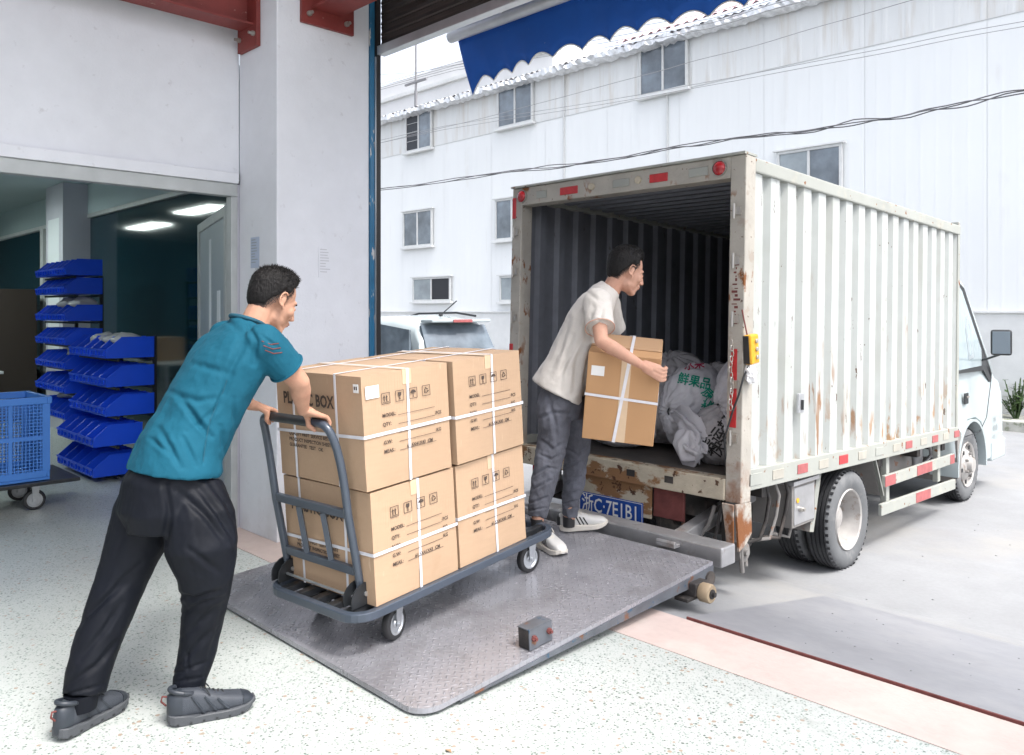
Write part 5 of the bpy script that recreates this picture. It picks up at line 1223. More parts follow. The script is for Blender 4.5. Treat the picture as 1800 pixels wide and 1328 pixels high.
    for i in range(4):
        y = a + i * .076; mb = MB()
        for (u0, v0, u1, v1) in ((0, 0, s, fr_), (0, s - fr_, s, s), (0, fr_, fr_, s - fr_), (s - fr_, fr_, s, s - fr_)): mb.box((G, y + u0, z0 + v0), (G + .0005, y + u1, z0 + v1))
        def P(poly): mb.prism([(y + p_[0] * s, z0 + p_[1] * s) for p_ in poly], G, G + .0005, 'x')
        if i == 0:
            for dx in (.26, .56): P([(dx, .22), (dx + .09, .22), (dx + .09, .58), (dx + .17, .58), (dx + .045, .80), (dx - .08, .58), (dx, .58)])
            P([(.15, .12), (.85, .12), (.85, .17), (.15, .17)])
        elif i == 1: P([(.30, .82), (.70, .82), (.68, .55), (.54, .42), (.54, .22), (.68, .16), (.32, .16), (.46, .22), (.46, .42), (.32, .55)])
        elif i == 2: P([(.15, .52)] + [(.5 - .35 * cos(pi * k / 8), .52 + .30 * sin(pi * k / 8)) for k in range(1, 8)] + [(.85, .52)]); P([(.47, .50), (.53, .50), (.53, .18), (.62, .18), (.62, .14), (.47, .14)])
        else:
            for k in range(3):
                an = 2 * pi * k / 3 + .5; c0 = (.5 + .27 * cos(an), .5 + .27 * sin(an)); c1 = (.5 + .27 * cos(an + 1.2), .5 + .27 * sin(an + 1.2)); nx_, ny_ = cos(an + .6) * .09, sin(an + .6) * .09
                P([c0, c1, (c1[0] - nx_, c1[1] - ny_), (c0[0] - nx_, c0[1] - ny_)]); P([(c1[0] + .10 * cos(an + 1.2), c1[1] + .10 * sin(an + 1.2)), (c1[0] - .12 * sin(an + 1.5), c1[1] + .12 * cos(an + 1.5)), (c1[0] - .14 * cos(an + 1.2), c1[1] - .14 * sin(an + 1.2))])
        q('handling_symbol', mb, 'print_dark')
    lab_ = [('MODEL:', '', 0), ('QTY:', 'PCS', 1), ('N.W:', 'KG', 2), ('G.W:', 'KG', 3), ('MEAS.:', '61.5X41X43  CM', 4)]
    mb = MB()
    for nm_, un, i in lab_:
        zz = h * .615 - i * .0375; tx(nm_, .021, (G - .0012, l * .20, zz), (0, 1, 0), (0, 0, 1), bold=.0005)
        if un: tx(un, .021, (G - .0012, l * (.82 if i < 4 else .46), zz), (0, 1, 0), (0, 0, 1), bold=.0005)
        mb.box((G, l * .20 + .085, zz - .003), (G + .0004, l * .82 - .004, zz - .0012))
    q('print_rule', mb, 'print_dark')
    if sticker:
        mb = MB(); mb.box((G - .0005, .015, h * .80), (G + .0006, .085, h * .91)); q('sticker', mb, 'label_paper')
        mb = MB(); mb.box((-.045, F - .0012, h * .86), (-.012, F - .0002, h * .935)); st_ = q('sticker', mb, 'label_paper')
        mb = MB()
        for dx in (0, .012):
            mb.box((-.040 + dx, F - .0016, h * .885), (-.032 + dx, F - .00125, h * .915))
        q('print', mb, 'print_dark', par=st_)
    if tag2:
        pass
    return t
def CP(x, y, z, rz=0): return CM @ Matrix.Translation((x, y, z)) @ Matrix.Translation((-BW / 2, BL / 2, 0)) @ Matrix.Rotation(R(rz), 4, 'Z') @ Matrix.Translation((BW / 2, -BL / 2, 0))
carton('lower carton at the handle end of the trolley', CP(0.0, .005, .0), seed=1)
carton('lower carton at the truck end of the trolley', CP(-.004, .505, .0, .3), seed=2)
carton('upper carton at the handle end of the trolley, with a white sticker', CP(0.004, -.006, BH + .010, -.8), seed=3, sticker=True)
carton('upper carton at the truck end of the trolley', CP(.010, .500, BH + .010, 1.0), seed=4)

# carton held by the man at the truck
hw, hl, hh = .375, .40, .478
_y = (FW + RT * .181); _y /= np.linalg.norm(_y); _x = np.array([_y[1], -_y[0], 0])
HBM = Matrix.Translation(W(1148, 786, 4.22)) @ Matrix((Vector(_x), Vector(_y), Vector((0, 0, 1)))).transposed().to_4x4() @ Matrix.Rotation(R(5.5), 4, 'Y') @ Matrix.Rotation(R(12), 4, 'X')
t = thing('carried_carton', 'plain brown carton with crossed white straps, held by the man at the truck', 'box', HBM.translation)
def hq(nm, mb, mm, bevel=0, par=None): mb.xf = HBM; return part(nm, mb, MT[mm], par or t, bevel)
mb = MB(); mb.box((-hw, 0, 0), (0, hl, hh)); hq('shell', mb, 'cardboard_warm', .004)
mb = MB(); mb.box((-hw + .003, hl * .30, hh + .0008), (-.003, hl * .42, hh + .006)); mb.box((-hw + .002, hl * .45, hh + .0008), (-.002, hl - .002, hh + .004)); hq('flap', mb, 'cardboard_shade', .001)
mb = MB(); th = .0015; s = -.205
mb.add([(s - .011, -.002, -.001), (s + .005, -.002, -.001), (s + .055, -.002, hh), (s + .039, -.002, hh), (s - .011, -.0035, -.001), (s + .005, -.0035, -.001), (s + .055, -.0035, hh + .006), (s + .039, -.0035, hh + .006)], [(0, 1, 2, 3), (7, 6, 5, 4), (0, 4, 5, 1), (1, 5, 6, 2), (2, 6, 7, 3), (3, 7, 4, 0)]); mb.box((s + .039, -.0035, hh + .0065), (s + .055, hl + .003, hh + .008)); mb.box((s + .02, hl + .002, 0), (s + .036, hl + .0035, hh + .006))
hq('strap', mb, 'strap')
mb = MB(); z = hh * .49
mb.add([(-hw - .003, -.004, z + .008), (.003, -.004, z - .004), (.003, -.004, z + .010), (-hw - .003, -.004, z + .022), (-hw - .003, -.0055, z + .008), (.003, -.0055, z - .004), (.003, -.0055, z + .010), (-hw - .003, -.0055, z + .022)], [(0, 1, 2, 3), (7, 6, 5, 4), (0, 4, 5, 1), (1, 5, 6, 2), (2, 6, 7, 3), (3, 7, 4, 0)]); mb.box((.0015, -.004, z - .004), (.003, hl, z + .010)); mb.box((-hw - .003, -.004, z + .008), (-hw - .0015, hl, z + .022)); hq('strap', mb, 'strap')
mb = MB(); mb.box((-hw + .022, -.0022, hh * .74), (-hw + .090, -.0003, hh * .85)); hq('sticker', mb, 'label_paper')
mb = MB(); mb.box((-.20, -.0018, .004), (-.150, -.0003, hh - .004)); hq('tape', mb, 'kraft_tape')

# ------------------------------------------------------------------ sacks in the truck
def sack(label, c, r, knot, m='sack', seed=0, tail=None, pleats=15, texts=(), group=None, nofl=False):
    """c centre, r radii, knot = direction of the tied neck"""
    t = thing('sack', label, 'sack', c, 0, group); c = Vector(c); K = Vector(knot).normalized()
    A = K.cross(Vector((0, 0, 1))); A = A.normalized() if A.length > .1 else Vector((1, 0, 0)); Bv = K.cross(A)
    n, m_ = 110, 60; vs = []; fs = []
    for i in range(m_ + 1):
        th = pi * i / m_
        for k in range(n):
            q = 2 * pi * k / n; d = K * cos(th) + (A * cos(q) + Bv * sin(q)) * sin(th)
            rad = 1 / math.sqrt((d.x / r[0]) ** 2 + (d.y / r[1]) ** 2 + (d.z / r[2]) ** 2)
            near = max(0, 1 - th / 1.15)
            pull = 1 + .0 * near
            f = 1 + .055 * mnoise.noise(d * 1.7 + Vector((seed, 0, 0))) + .028 * mnoise.noise(d * 4.2 + Vector((0, seed, 0)))
            rg_ = abs(mnoise.noise(d * 3.1 + Vector((seed, seed, 2)))); f -= .05 * max(0, .18 - rg_) / .18; f -= .030 * abs(mnoise.noise(d * 7.5 + Vector((seed * 2, 1, 0)))) + .012 * abs(mnoise.noise(d * 19 + Vector((seed, 5, 0)))) - .012
            qq = q + .35 * mnoise.noise(Vector((cos(q), sin(q), th * 1.2 + seed)) * 1.3)
            f += near ** 1.1 * .085 * (abs(sin(pleats * qq / 2)) - .5) * min(1, th * 5)
            f -= .22 * max(0, 1 - th / .30) ** 2
            p = c + d * rad * f
            if p.z < c.z - r[2] * .86: p.z = c.z - r[2] * .86 - (c.z - r[2] * .86 - p.z) * .12
            vs.append(p)
    for i in range(m_):
        for k in range(n): fs.append((i * n + k, (i + 1) * n + k, (i + 1) * n + (k + 1) % n, i * n + (k + 1) % n))
    mb = MB(); mb.add(vs, fs); me = mb.mesh('bag', 0, 180, True); bg = link('bag', me, MT[m], t)
    kn = c + K / math.sqrt((K.x / r[0]) ** 2 + (K.y / r[1]) ** 2 + (K.z / r[2]) ** 2) * .80
    if tail:
        mb = MB(); T = [kn] + [Vector(x) for x in tail[0]]; W_ = [.022] + tail[1]; rows = 26; nn = 64; pts = []
        for j in range(rows + 1):
            f = j / rows * (len(T) - 1); i0 = min(int(f), len(T) - 2); ff = f - i0; P = T[i0].lerp(T[i0 + 1], ff); wd = W_[i0] + (W_[i0 + 1] - W_[i0]) * ff
            D = (T[min(i0 + 1, len(T) - 1)] - T[i0]).normalized(); U = D.cross(Vector((0, 1, 0))).normalized(); V = D.cross(U)
            for k in range(nn):
                q = 2 * pi * k / nn; a_ = 1 + .34 * sin(7 * q + 1.4 * sin(j * .45 + seed)) * min(1, j / 5) + .30 * mnoise.noise(Vector((cos(q) * 2, sin(q) * 2, j * .22 + seed)))
                pts.append(P + (U * cos(q) + V * sin(q) * .55) * wd * a_)
        for j in range(rows):
            for k in range(nn): mb.f.append((j * nn + k, j * nn + (k + 1) % nn, (j + 1) * nn + (k + 1) % nn, (j + 1) * nn + k))
        mb.f.append(tuple(range(rows * nn, rows * nn + nn)))
        mb.v = pts; part('neck', mb, MT[m], t, smooth=70)
        mb = MB(); D = (T[1] - T[0]).normalized(); U = D.cross(Vector((0, 1, 0))).normalized(); V = D.cross(U); cc = T[0] + D * .012
        mb.tube([cc + (U * cos(a) + V * sin(a)) * .030 for a in [2 * pi * i / 16 for i in range(17)]], .006, 6, caps=False); part('tie', mb, MT['cab_dark'], t)
    bvh = BVHTree.FromPolygons([tuple(v.co) for v in me.vertices], [tuple(p.vertices) for p in me.polygons])
    view = Vector((-.60, .80, -.05)).normalized()
    for (body, px, py, size, rot, mm, sq) in texts:
        base = W(px, py, 4.6); rt_ = Vector(RT); up_ = Vector((0, 0, 1)); a = R(rot)
        r2 = rt_ * cos(a) + up_ * sin(a); u2 = up_ * cos(a) - rt_ * sin(a)
        _fc.body = body; _fc.size = size; _fc.offset = .0015; _fc.align_x = 'LEFT'; _fc.resolution_u = 2; me2 = _fo.to_mesh()
        bm = bmesh.new(); bm.from_mesh(me2); _fo.to_mesh_clear()
        bmesh.ops.triangulate(bm, faces=bm.faces[:]); bmesh.ops.subdivide_edges(bm, edges=[e for e in bm.edges if e.calc_length() > .02], cuts=2)
        pts = []
        eye = Vector((0, 0, EYE))
        for v in bm.verts:
            p = base + r2 * v.co.x * sq + u2 * v.co.y; dr = (p - eye).normalized()
            h, nn_, _, _ = bvh.ray_cast(eye, dr); pts.append(h - dr * .006 if h else None)
        ok = all(p is not None for p in pts)
        vv = [p if p is not None else Vector((0, 0, 0)) for p in pts]
        ff = [tuple(v.index for v in f.verts) for f in bm.faces if all(pts[v.index] is not None for v in f.verts)]
        bm.free(); m3 = MB(); m3.add(vv, ff); 
        if ff:
            used = sorted({i for f in ff for i in f}); ix = {a_: b_ for b_, a_ in enumerate(used)}
            m3.v = [vv[i] for i in used]; m3.f = [tuple(ix[i] for i in f) for f in ff]
            part('print', m3, MT[mm], t)
    return t
def PW(px, py, Y): return WY(px, py, Y)
s1 = PW(1218, 712, 4.72)
sack('pale plastic sack with green and red printing and a twisted neck', (s1.x, 4.76, .50 + .29), (.24, .25, .31), (-.35, -.9, -.05), seed=1,
     tail=([PW(1203, 735, 4.40), PW(1222, 762, 4.34), PW(1212, 792, 4.30), PW(1228, 803, 4.26)], [.06, .085, .10, .045]),
     texts=[('水果', 1203, 650, .065, 8, 'ink_red', .9), ('鲜果品', 1190, 672, .072, -12, 'ink_green', .9), ('质', 1232, 690, .07, -50, 'ink_green', 1), ('包装', 1236, 742, .065, 62, 'ink_green', 1)])
s2 = PW(1285, 690, 4.5)
sack('pale plastic sack squeezed against the rear post above a darker sack', (s2.x + .03, 4.60, .92), (.17, .2, .26), (-.5, -.8, -.3), seed=2, tail=([PW(1282, 745, 4.38), PW(1285, 770, 4.36)], [.05, .02]))
s3 = PW(1262, 770, 4.5)
sack('grey plastic sack with black writing standing by the rear post', (s3.x + .02, 4.52, .50 + .17), (.22, .20, .20), (.3, -.2, .9), 'sack_grey', seed=3, texts=[('货运部', 1247, 802, .10, 52, 'ink_black', .8), ('快递', 1262, 806, .10, 52, 'ink_black', .8)])
s4 = PW(1150, 745, 4.8)
sack('low pale sack lying on the truck floor behind the held carton', (s4.x, 4.95, .50 + .22), (.34, .25, .25), (-.2, -.6, -.7), 'sack_grey', seed=4)
s5 = PW(1105, 782, 4.7)
sack('flattened pale plastic sack peeping out under the held carton', (s5.x, 4.62, .50 + .10), (.26, .20, .12), (.6, -.6, .1), seed=5)
s6 = PW(1170, 650, 5.2)
sack('grey sack at the back of the heap in the truck', (s6.x, 5.35, .50 + .30), (.30, .30, .34), (0, -.3, .9), 'sack_grey', seed=6)
s7 = PW(1255, 655, 5.3)
sack('dark sack at the back of the heap near the right truck wall', (s7.x, 5.35, .50 + .26), (.28, .30, .30), (0, -.3, .9), 'sack_grey', seed=7)

# ------------------------------------------------------------------ white car in the yard (rear towards +X, heading -X)
car = thing('parked_car', 'white hatchback parked in the yard behind the cartons', 'car', (-10.4, 7.35, -.32))
gz = -.32; y0c, y1c, xr, xf_ = 6.55, 8.12, -8.35, -12.7; ym = (y0c + y1c) / 2; hwid = (y1c - y0c) / 2
def cring(x, hw_, zb, zt, rnd=.12, n=28):
    out = []
    for k in range(n):
        q = 2 * pi * k / n; cs, sn = cos(q), sin(q); pw = .42
        out.append(Vector((x, ym + hw_ * math.copysign(abs(cs) ** pw, cs), (zb + zt) / 2 + (zt - zb) / 2 * math.copysign(abs(sn) ** pw, sn))))
    return out
def loftx(rings, name, m, par=None, smooth=45):
    n = len(rings[0]); mb = MB()
    for r_ in rings: mb.v.extend(r_)
    mb.f.append(tuple(range(n))[::-1]); mb.f.append(tuple(range((len(rings) - 1) * n, len(rings) * n)))
    for i in range(len(rings) - 1):
        for k in range(n): a = i * n + k; b = i * n + (k + 1) % n; mb.f.append((a, b, b + n, a + n))
    return part(name, mb, MT[m], par or car, smooth=smooth)
loftx([cring(xr + .02, hwid * .90, gz + .30, .50), cring(xr - .04, hwid * .97, gz + .24, .62), cring(xr - .3, hwid, gz + .2, .66), cring(-11.3, hwid, gz + .2, .62), cring(-12.3, hwid * .96, gz + .22, .50), cring(xf_, hwid * .85, gz + .28, .30)], 'body', 'cab_white')
gh = loftx([cring(xr + .0, hwid * .88, .55, .66), cring(xr - .18, hwid * .86, .55, 1.12), cring(xr - .34, hwid * .80, .55, 1.335), cring(-9.2, hwid * .82, .55, 1.40), cring(-10.2, hwid * .80, .55, 1.37), cring(-10.7, hwid * .78, .55, 1.28), cring(-11.5, hwid * .84, .55, .68)], 'cabin', 'cab_white')
def glass(name, pts, m='cab_glass', th=.004, par=None):
    v = [Vector(p) for p in pts]; n = len(v); nn_ = (v[1] - v[0]).cross(v[2] - v[0]).normalized() * th
    mb = MB(); mb.add([q + nn_ for q in v] + [q - nn_ for q in v], [tuple(range(n)), tuple(range(n, 2 * n))[::-1]] + [(i, (i + 1) % n, n + (i + 1) % n, n + i) for i in range(n)]); return part(name, mb, MT[m], par or gh)
w1, w0 = hwid * .74, hwid * .80
glass('rear_window', [(xr + .012, ym - w0, .74), (xr + .012, ym + w0, .74), (xr - .262, ym + w1, 1.255), (xr - .262, ym - w1, 1.255)], 'win_glass', .02)
yq = ym - hwid * .80
glass('side_window', [(xr - .35, ym - hwid * .865, .80), (xr - .42, yq + .0, 1.20), (-9.4, yq - .02, 1.27), (-9.5, ym - hwid * .885, .78)], 'win_glass', .02)
glass('side_window', [(-9.56, ym - hwid * .885, .78), (-9.46, yq - .02, 1.27), (-10.45, yq, 1.22), (-11.2, ym - hwid * .89, .78)], 'win_glass', .02)
mb = MB(); mb.box((xr - .32, ym - hwid * .68, 1.30), (xr - .06, ym + hwid * .68, 1.345)); part('spoiler', mb, MT['cab_white'], gh, bevel=.015)
mb = MB(); mb.box((xr - .058, ym - .17, 1.300), (xr - .04, ym + .17, 1.342)); part('brake_light', mb, MT['faded_red'], gh, bevel=.004)
mb = MB(); mb.tube([(-9.0, ym + .1, 1.40), (-8.72, ym + .16, 1.60)], .008, 6); mb.ell((-9.0, ym + .1, 1.40), (.04, .03, .02)); part('aerial', mb, MT['cab_dark'], gh)
for s in (-1, 1):
    if s < 0: continue
    mb = MB(); mb.tube([(-8.75, ym + s * hwid * .70, 1.385), (-9.2, ym + s * hwid * .72, 1.432), (-10.1, ym + s * hwid * .72, 1.418), (-10.4, ym + s * hwid * .70, 1.36)], .016, 8); part('roof_rail', mb, MT['cab_dark'], gh, smooth=60)
    mb = MB(); mb.box((xr - .16, ym + s * hwid * .93 - .05, .42), (xr - .01, ym + s * hwid * .93 + .05, .78)); part('tail_light', mb, MT['red_lens'], car, bevel=.015)
mb = MB(); mb.tube([(xr + .03, ym - .25, .76), (xr - .0, ym + .15, .80)], .006, 6); part('wiper', mb, MT['cab_dark'], gh)
mb = MB(); mb.box((xr + .0, ym - hwid * .95, gz + .25), (xr + .07, ym + hwid * .95, gz + .55)); part('bumper', mb, MT['cab_white'], car, bevel=.03)
for x in (-9.1, -11.8):
    for s in (-1, 1):
        c = (x, ym + s * (hwid - .09), gz + .32); mb = MB(); mb.lathe([(-.09, .19), (-.1, .27), (-.08, .315), (.08, .315), (.1, .27), (.09, .19)], 28, 'y', c); wh = part('wheel', mb, MT['tyre'], car, smooth=40)
        mb = MB(); mb.lathe([(-.085, .001), (-.085, .19), (.085, .19), (.085, .001)], 16, 'y', c); part('rim', mb, MT['zinc'], wh)
# ------------------------------------------------------------------ people
def remeshed(mb, voxel, it=3, fac=.5):
    me = mb.mesh('tmp'); o = bpy.data.objects.new('tmp', me); COL.objects.link(o)
    m = o.modifiers.new('r', 'REMESH'); m.mode = 'VOXEL'; m.voxel_size = voxel; m.use_smooth_shade = True
    if it: s_ = o.modifiers.new('s', 'SMOOTH'); s_.factor = fac; s_.iterations = it
    dg = bpy.context.evaluated_depsgraph_get(); me2 = bpy.data.meshes.new_from_object(o.evaluated_get(dg))
    bpy.data.objects.remove(o); return me2
def displace(me, folds=(), nz=(), front=True, gain=1.0):
    n = len(me.vertices); co = np.empty(n * 3); me.vertices.foreach_get('co', co); co = co.reshape(-1, 3)
    no = np.array([tuple(x.vector) for x in me.vertex_normals]) if n < 5 else None
    no = np.empty(n * 3); me.vertex_normals.foreach_get('vector', no); no = no.reshape(-1, 3)
    rel = co - np.array([0, 0, EYE]); d = rel @ FW; px = 900 + FOC * (rel @ RT) / d; py = HOR - FOC * rel[:, 2] / d
    face = np.clip(-(no @ FW) * 1.6 + .5, 0, 1) if front else 1.0
    disp = np.zeros(n)
    for pts, wd, dep in folds:
        best = np.full(n, 1e9); tt = np.zeros(n)
        for k in range(len(pts) - 1):
            a = np.array(pts[k], float); b = np.array(pts[k + 1], float); ab = b - a
            t = np.clip(((px - a[0]) * ab[0] + (py - a[1]) * ab[1]) / (ab @ ab), 0, 1)
            q = np.hypot(px - a[0] - t * ab[0], py - a[1] - t * ab[1]); better = q < best; best = np.where(better, q, best); tt = np.where(better, (k + t) / (len(pts) - 1), tt)
        x = best / wd; disp -= gain * dep * np.exp(-x * x) * (np.cos(x * 1.9)) * (.35 + .65 * np.sin(np.pi * np.clip(tt, .05, .95))) * face
    if nz:
        for i in range(n):
            v = Vector(co[i]); s_ = 0
            for sc, am, vec, sd_ in nz:
                q = Vector((v.x * vec[0], v.y * vec[1], v.z * vec[2])) * sc + Vector((sd_, sd_, sd_)); s_ += am * (mnoise.noise(q) - .6 * abs(mnoise.noise(q * 2.1)))
            disp[i] += s_
    co = co + no * disp[:, None]; me.vertices.foreach_set('co', co.reshape(-1)); me.update(); return me
def head_prims(mb, H):
    rot = H.to_3x3()
    def E_(c, r, rx=0): mb.ell(H @ Vector(c), r, rot @ Matrix.Rotation(rx, 3, 'X'), 20, 14)
    def C_(a, ra, b, rb): mb.cap(H @ Vector(a), ra, H @ Vector(b), rb)
    E_((0, -.015, .032), (.074, .094, .084)); E_((0, .030, -.012), (.060, .060, .082)); E_((0, .022, -.060), (.053, .058, .044))
    E_((0, .066, -.094), (.024, .020, .018))
    for s in (-1, 1):
        E_((s * .040, .056, -.022), (.022, .024, .022)); C_((s * .044, .010, -.068), .011, (s * .016, .066, -.098), .014)
        C_((s * .010, .082, .022), .009, (s * .040, .070, .024), .008)
        E_((s * .011, .098, -.034), (.009, .010, .008)); E_((s * .074, -.006, -.004), (.005, .013, .024), R(-12)); E_((s * .076, .003, -.028), (.006, .007, .010))
        for k in range(9):
            q0, q1 = R(-60 + k * 26), R(-34 + k * 26); f_ = lambda q: (s * .0835, -.010 - .017 * sin(q + .4) * 1.0, .002 + .027 * -cos(q + .4) * -1)
            C_(f_(q0), .0042, f_(q1), .0042)
        E_((s * .031, .076, .000), (.015, .010, .010))
    C_((0, .086, .016), .0085, (0, .106, -.026), .0110); E_((0, .110, -.029), (.010, .009, .008))
    E_((0, .086, -.054), (.024, .014, .009)); E_((0, .083, -.066), (.021, .013, .009)); E_((0, .076, -.080), (.022, .012, .010))
def face_parts(H, t, skinm):
    rot = H.to_3x3()
    def P_(nm, prims, m):
        mb = MB()
        for c, r, rx in prims: mb.ell(H @ Vector(c), r, rot @ Matrix.Rotation(rx, 3, 'Y'), 12, 8)
        part(nm, mb, MT[m], t, smooth=180)
    P_('lips', [((0, .0985, -.0560), (.016, .0035, .0035), 0), ((0, .0955, -.0635), (.014, .0035, .0042), 0)], 'lips')
    for s in (-1, 1):
        P_('eye', [((s * .030, .0815, -.001), (.010, .0045, .0032), 0)], 'eye_dark')
        P_('eyebrow', [((s * .022, .0855, .0225), (.010, .0045, .0028), 0), ((s * .038, .0760, .0215), (.010, .0045, .0026), s * .2)], 'hair')
def hair(H, t, seed, thick, front, spike=.004, side=.4):
    n, m_ = 120, 80; vs = []; fs = []; c0 = Vector((0, -.015, .032)); r = (.074, .094, .084)
    for i in range(m_ + 1):
        th = pi * i / m_
        for k in range(n):
            q = 2 * pi * k / n; d = Vector((sin(th) * sin(q), sin(th) * cos(q), cos(th)))   # q=0 front
            rzz = r[2] if d.z > 0 else .122; rad = 1 / math.sqrt((d.x / r[0]) ** 2 + (d.y / r[1]) ** 2 + (d.z / rzz) ** 2); p = d * rad; z = p.z + .032
            a = abs((q + pi) % (2 * pi) - pi)       # angle from the front
            zl = np.interp(a, [0, .55, .95, 1.15, 1.32, 1.55, 1.75, 2.3, pi], [.074, .072, .060, .034, .002, .024, -.010, -.062, -.080])
            zl += .006 * mnoise.noise(Vector((d.x * 9, d.y * 9, seed)))
            s_ = min(1, max(0, (z - zl) / .030)) ** .8 if z > zl else 0; up = min(1, max(0, (z - .02) / .07))
            tk = thick * (side + (1 - side) * up) + front * max(0, cos(a * .9)) * up ** 2 * max(0, d.y + .3)
            strand = spike * (mnoise.noise(Vector((d.x * 26, d.y * 9, d.z * 9 + seed))) + .7 * mnoise.noise(Vector((d.x * 60, d.y * 25, d.z * 20 + seed))))
            p = d * (rad + s_ * (tk + strand * (.4 + up)) - (1 - s_) * (.014 if d.z > 0 else .014 + .05 * min(1, -d.z * 2.5) * (1 if a < 2.2 else 0))); vs.append(H @ (p + c0))
    for i in range(m_):
        for k in range(n): fs.append((i * n + k, (i + 1) * n + k, (i + 1) * n + (k + 1) % n, i * n + (k + 1) % n))
    mb = MB(); mb.add(vs, fs); part('hair', mb, MT['hair'], t, smooth=180, merge=True)
    # many short strands so that the outline is not a smooth cap
    rr = random.Random(seed); mb = MB(); c0w = H @ c0
    for i in range(5000):
        v = vs[rr.randrange(n * 2, n * (m_ - 28))]; d = (v - c0w); rl = H.to_3x3().inverted() @ d
        if rl.z < .030 - .0 * rl.y: 
            if rr.random() < .7: continue
        d.normalize(); dirv = (d + H.to_3x3() @ Vector((rr.uniform(-.5, .5), rr.uniform(-.2, .7), rr.uniform(-.2, .5)))).normalized(); l = rr.uniform(.006, .015) * (1 if rl.z > .05 else .45)
        s_ = dirv.cross(d + Vector((.1, .2, .3))).normalized() * .0011; b = v - d * .003
        mb.add([b - s_, b + s_, v + dirv * l], [(0, 1, 2)])
    part('hair_strands', mb, MT['hair'], t)
    mb = MB(); Hi = H.to_3x3()
    for i in range(9000):
        q = rr.uniform(0, 2 * pi); a = abs((q + pi) % (2 * pi) - pi)
        if a < 1.0: continue
        zl = np.interp(a, [0, .55, .95, 1.15, 1.32, 1.55, 1.75, 2.3, pi], [.074, .072, .060, .034, .002, .024, -.010, -.062, -.080]); z = zl + .022 - abs(rr.gauss(0, .016))
        zz = (z - .032) / (r[2] if z > .032 else .122)
        if abs(zz) > .97: continue
        w_ = math.sqrt(1 - zz * zz) * 1.012; p = Vector((sin(q) * r[0] * w_, cos(q) * r[1] * w_, z - .032)) + c0
        if a < 1.7 and z < .0: continue
        d = Hi @ Vector((0, 0, -1)); sd = (Hi @ Vector((cos(q), -sin(q), 0))).normalized() * .0006; b = H @ p
        mb.add([b - sd, b + sd, b + d * .004], [(0, 1, 2)])
    part('stubble', mb, MT['stubble'], t)
def grip(mb, C, A, T, F, r, wrist, rw=.026, thumb=1, spread=.0205, ang=(20, 72, 125, 175)):
    """hand closed round a bar: C centre on the axis, A axis, T from bar to palm, F the way the fingers go"""
    C, A, T, F = [Vector(v) for v in (C, A, T, F)]; A.normalize(); T = (T - A * T.dot(A)).normalized(); F = (F - A * F.dot(A) - T * F.dot(T)).normalized()
    ln = [.94, 1.0, 1.0, .92]; knu = []
    for i in range(4):
        o = (i - 1.5) * spread; k = []
        for j, a in enumerate(ang):
            q = R(a) * (ln[i] if j else 1); rad = r + .0095 + (.006 if j == 0 else 0)
            k.append(C + A * o + T * cos(q) * rad + F * sin(q) * rad)
        for j, (ra, rb_) in enumerate(((.0098, .0092), (.0092, .0086), (.0086, .0078))): mb.cap(k[j], ra, k[j + 1], rb_, 12)
        knu.append(k[0])
    W_ = Vector(wrist); base = W_.lerp(C + T * (r + .02), .25)
    for i in range(4):
        e = knu[i]; mb.cap(base + A * (i - 1.5) * .011, .0135, e - T * .002, .0105, 12)
    mid = (knu[1] + knu[2]) / 2
    mb.cap(W_, rw * .92, W_.lerp(mid, .45), .021); mb.cap(W_.lerp(mid, .3) + A * .012, .018, mid + A * .01, .012); mb.cap(W_.lerp(mid, .3) - A * .012, .018, mid - A * .01, .012)
    s = thumb; k = [W_.lerp(mid, .25) + A * s * .020, C + A * s * .040 + T * (r + .012) - F * .012, C + A * s * .034 + T * cos(R(-75)) * (r + .010) + F * sin(R(-75)) * (r + .010), C + A * s * .022 + T * cos(R(-135)) * (r + .010) + F * sin(R(-135)) * (r + .010)]
    mb.cap(k[0], .0145, k[1], .0120); mb.cap(k[1], .0118, k[2], .0105); mb.cap(k[2], .0105, k[3], .0090)
def limb(mb, pts, rs):
    for i in range(len(pts) - 1): mb.cap(pts[i], rs[i], pts[i + 1], rs[i + 1], 18)
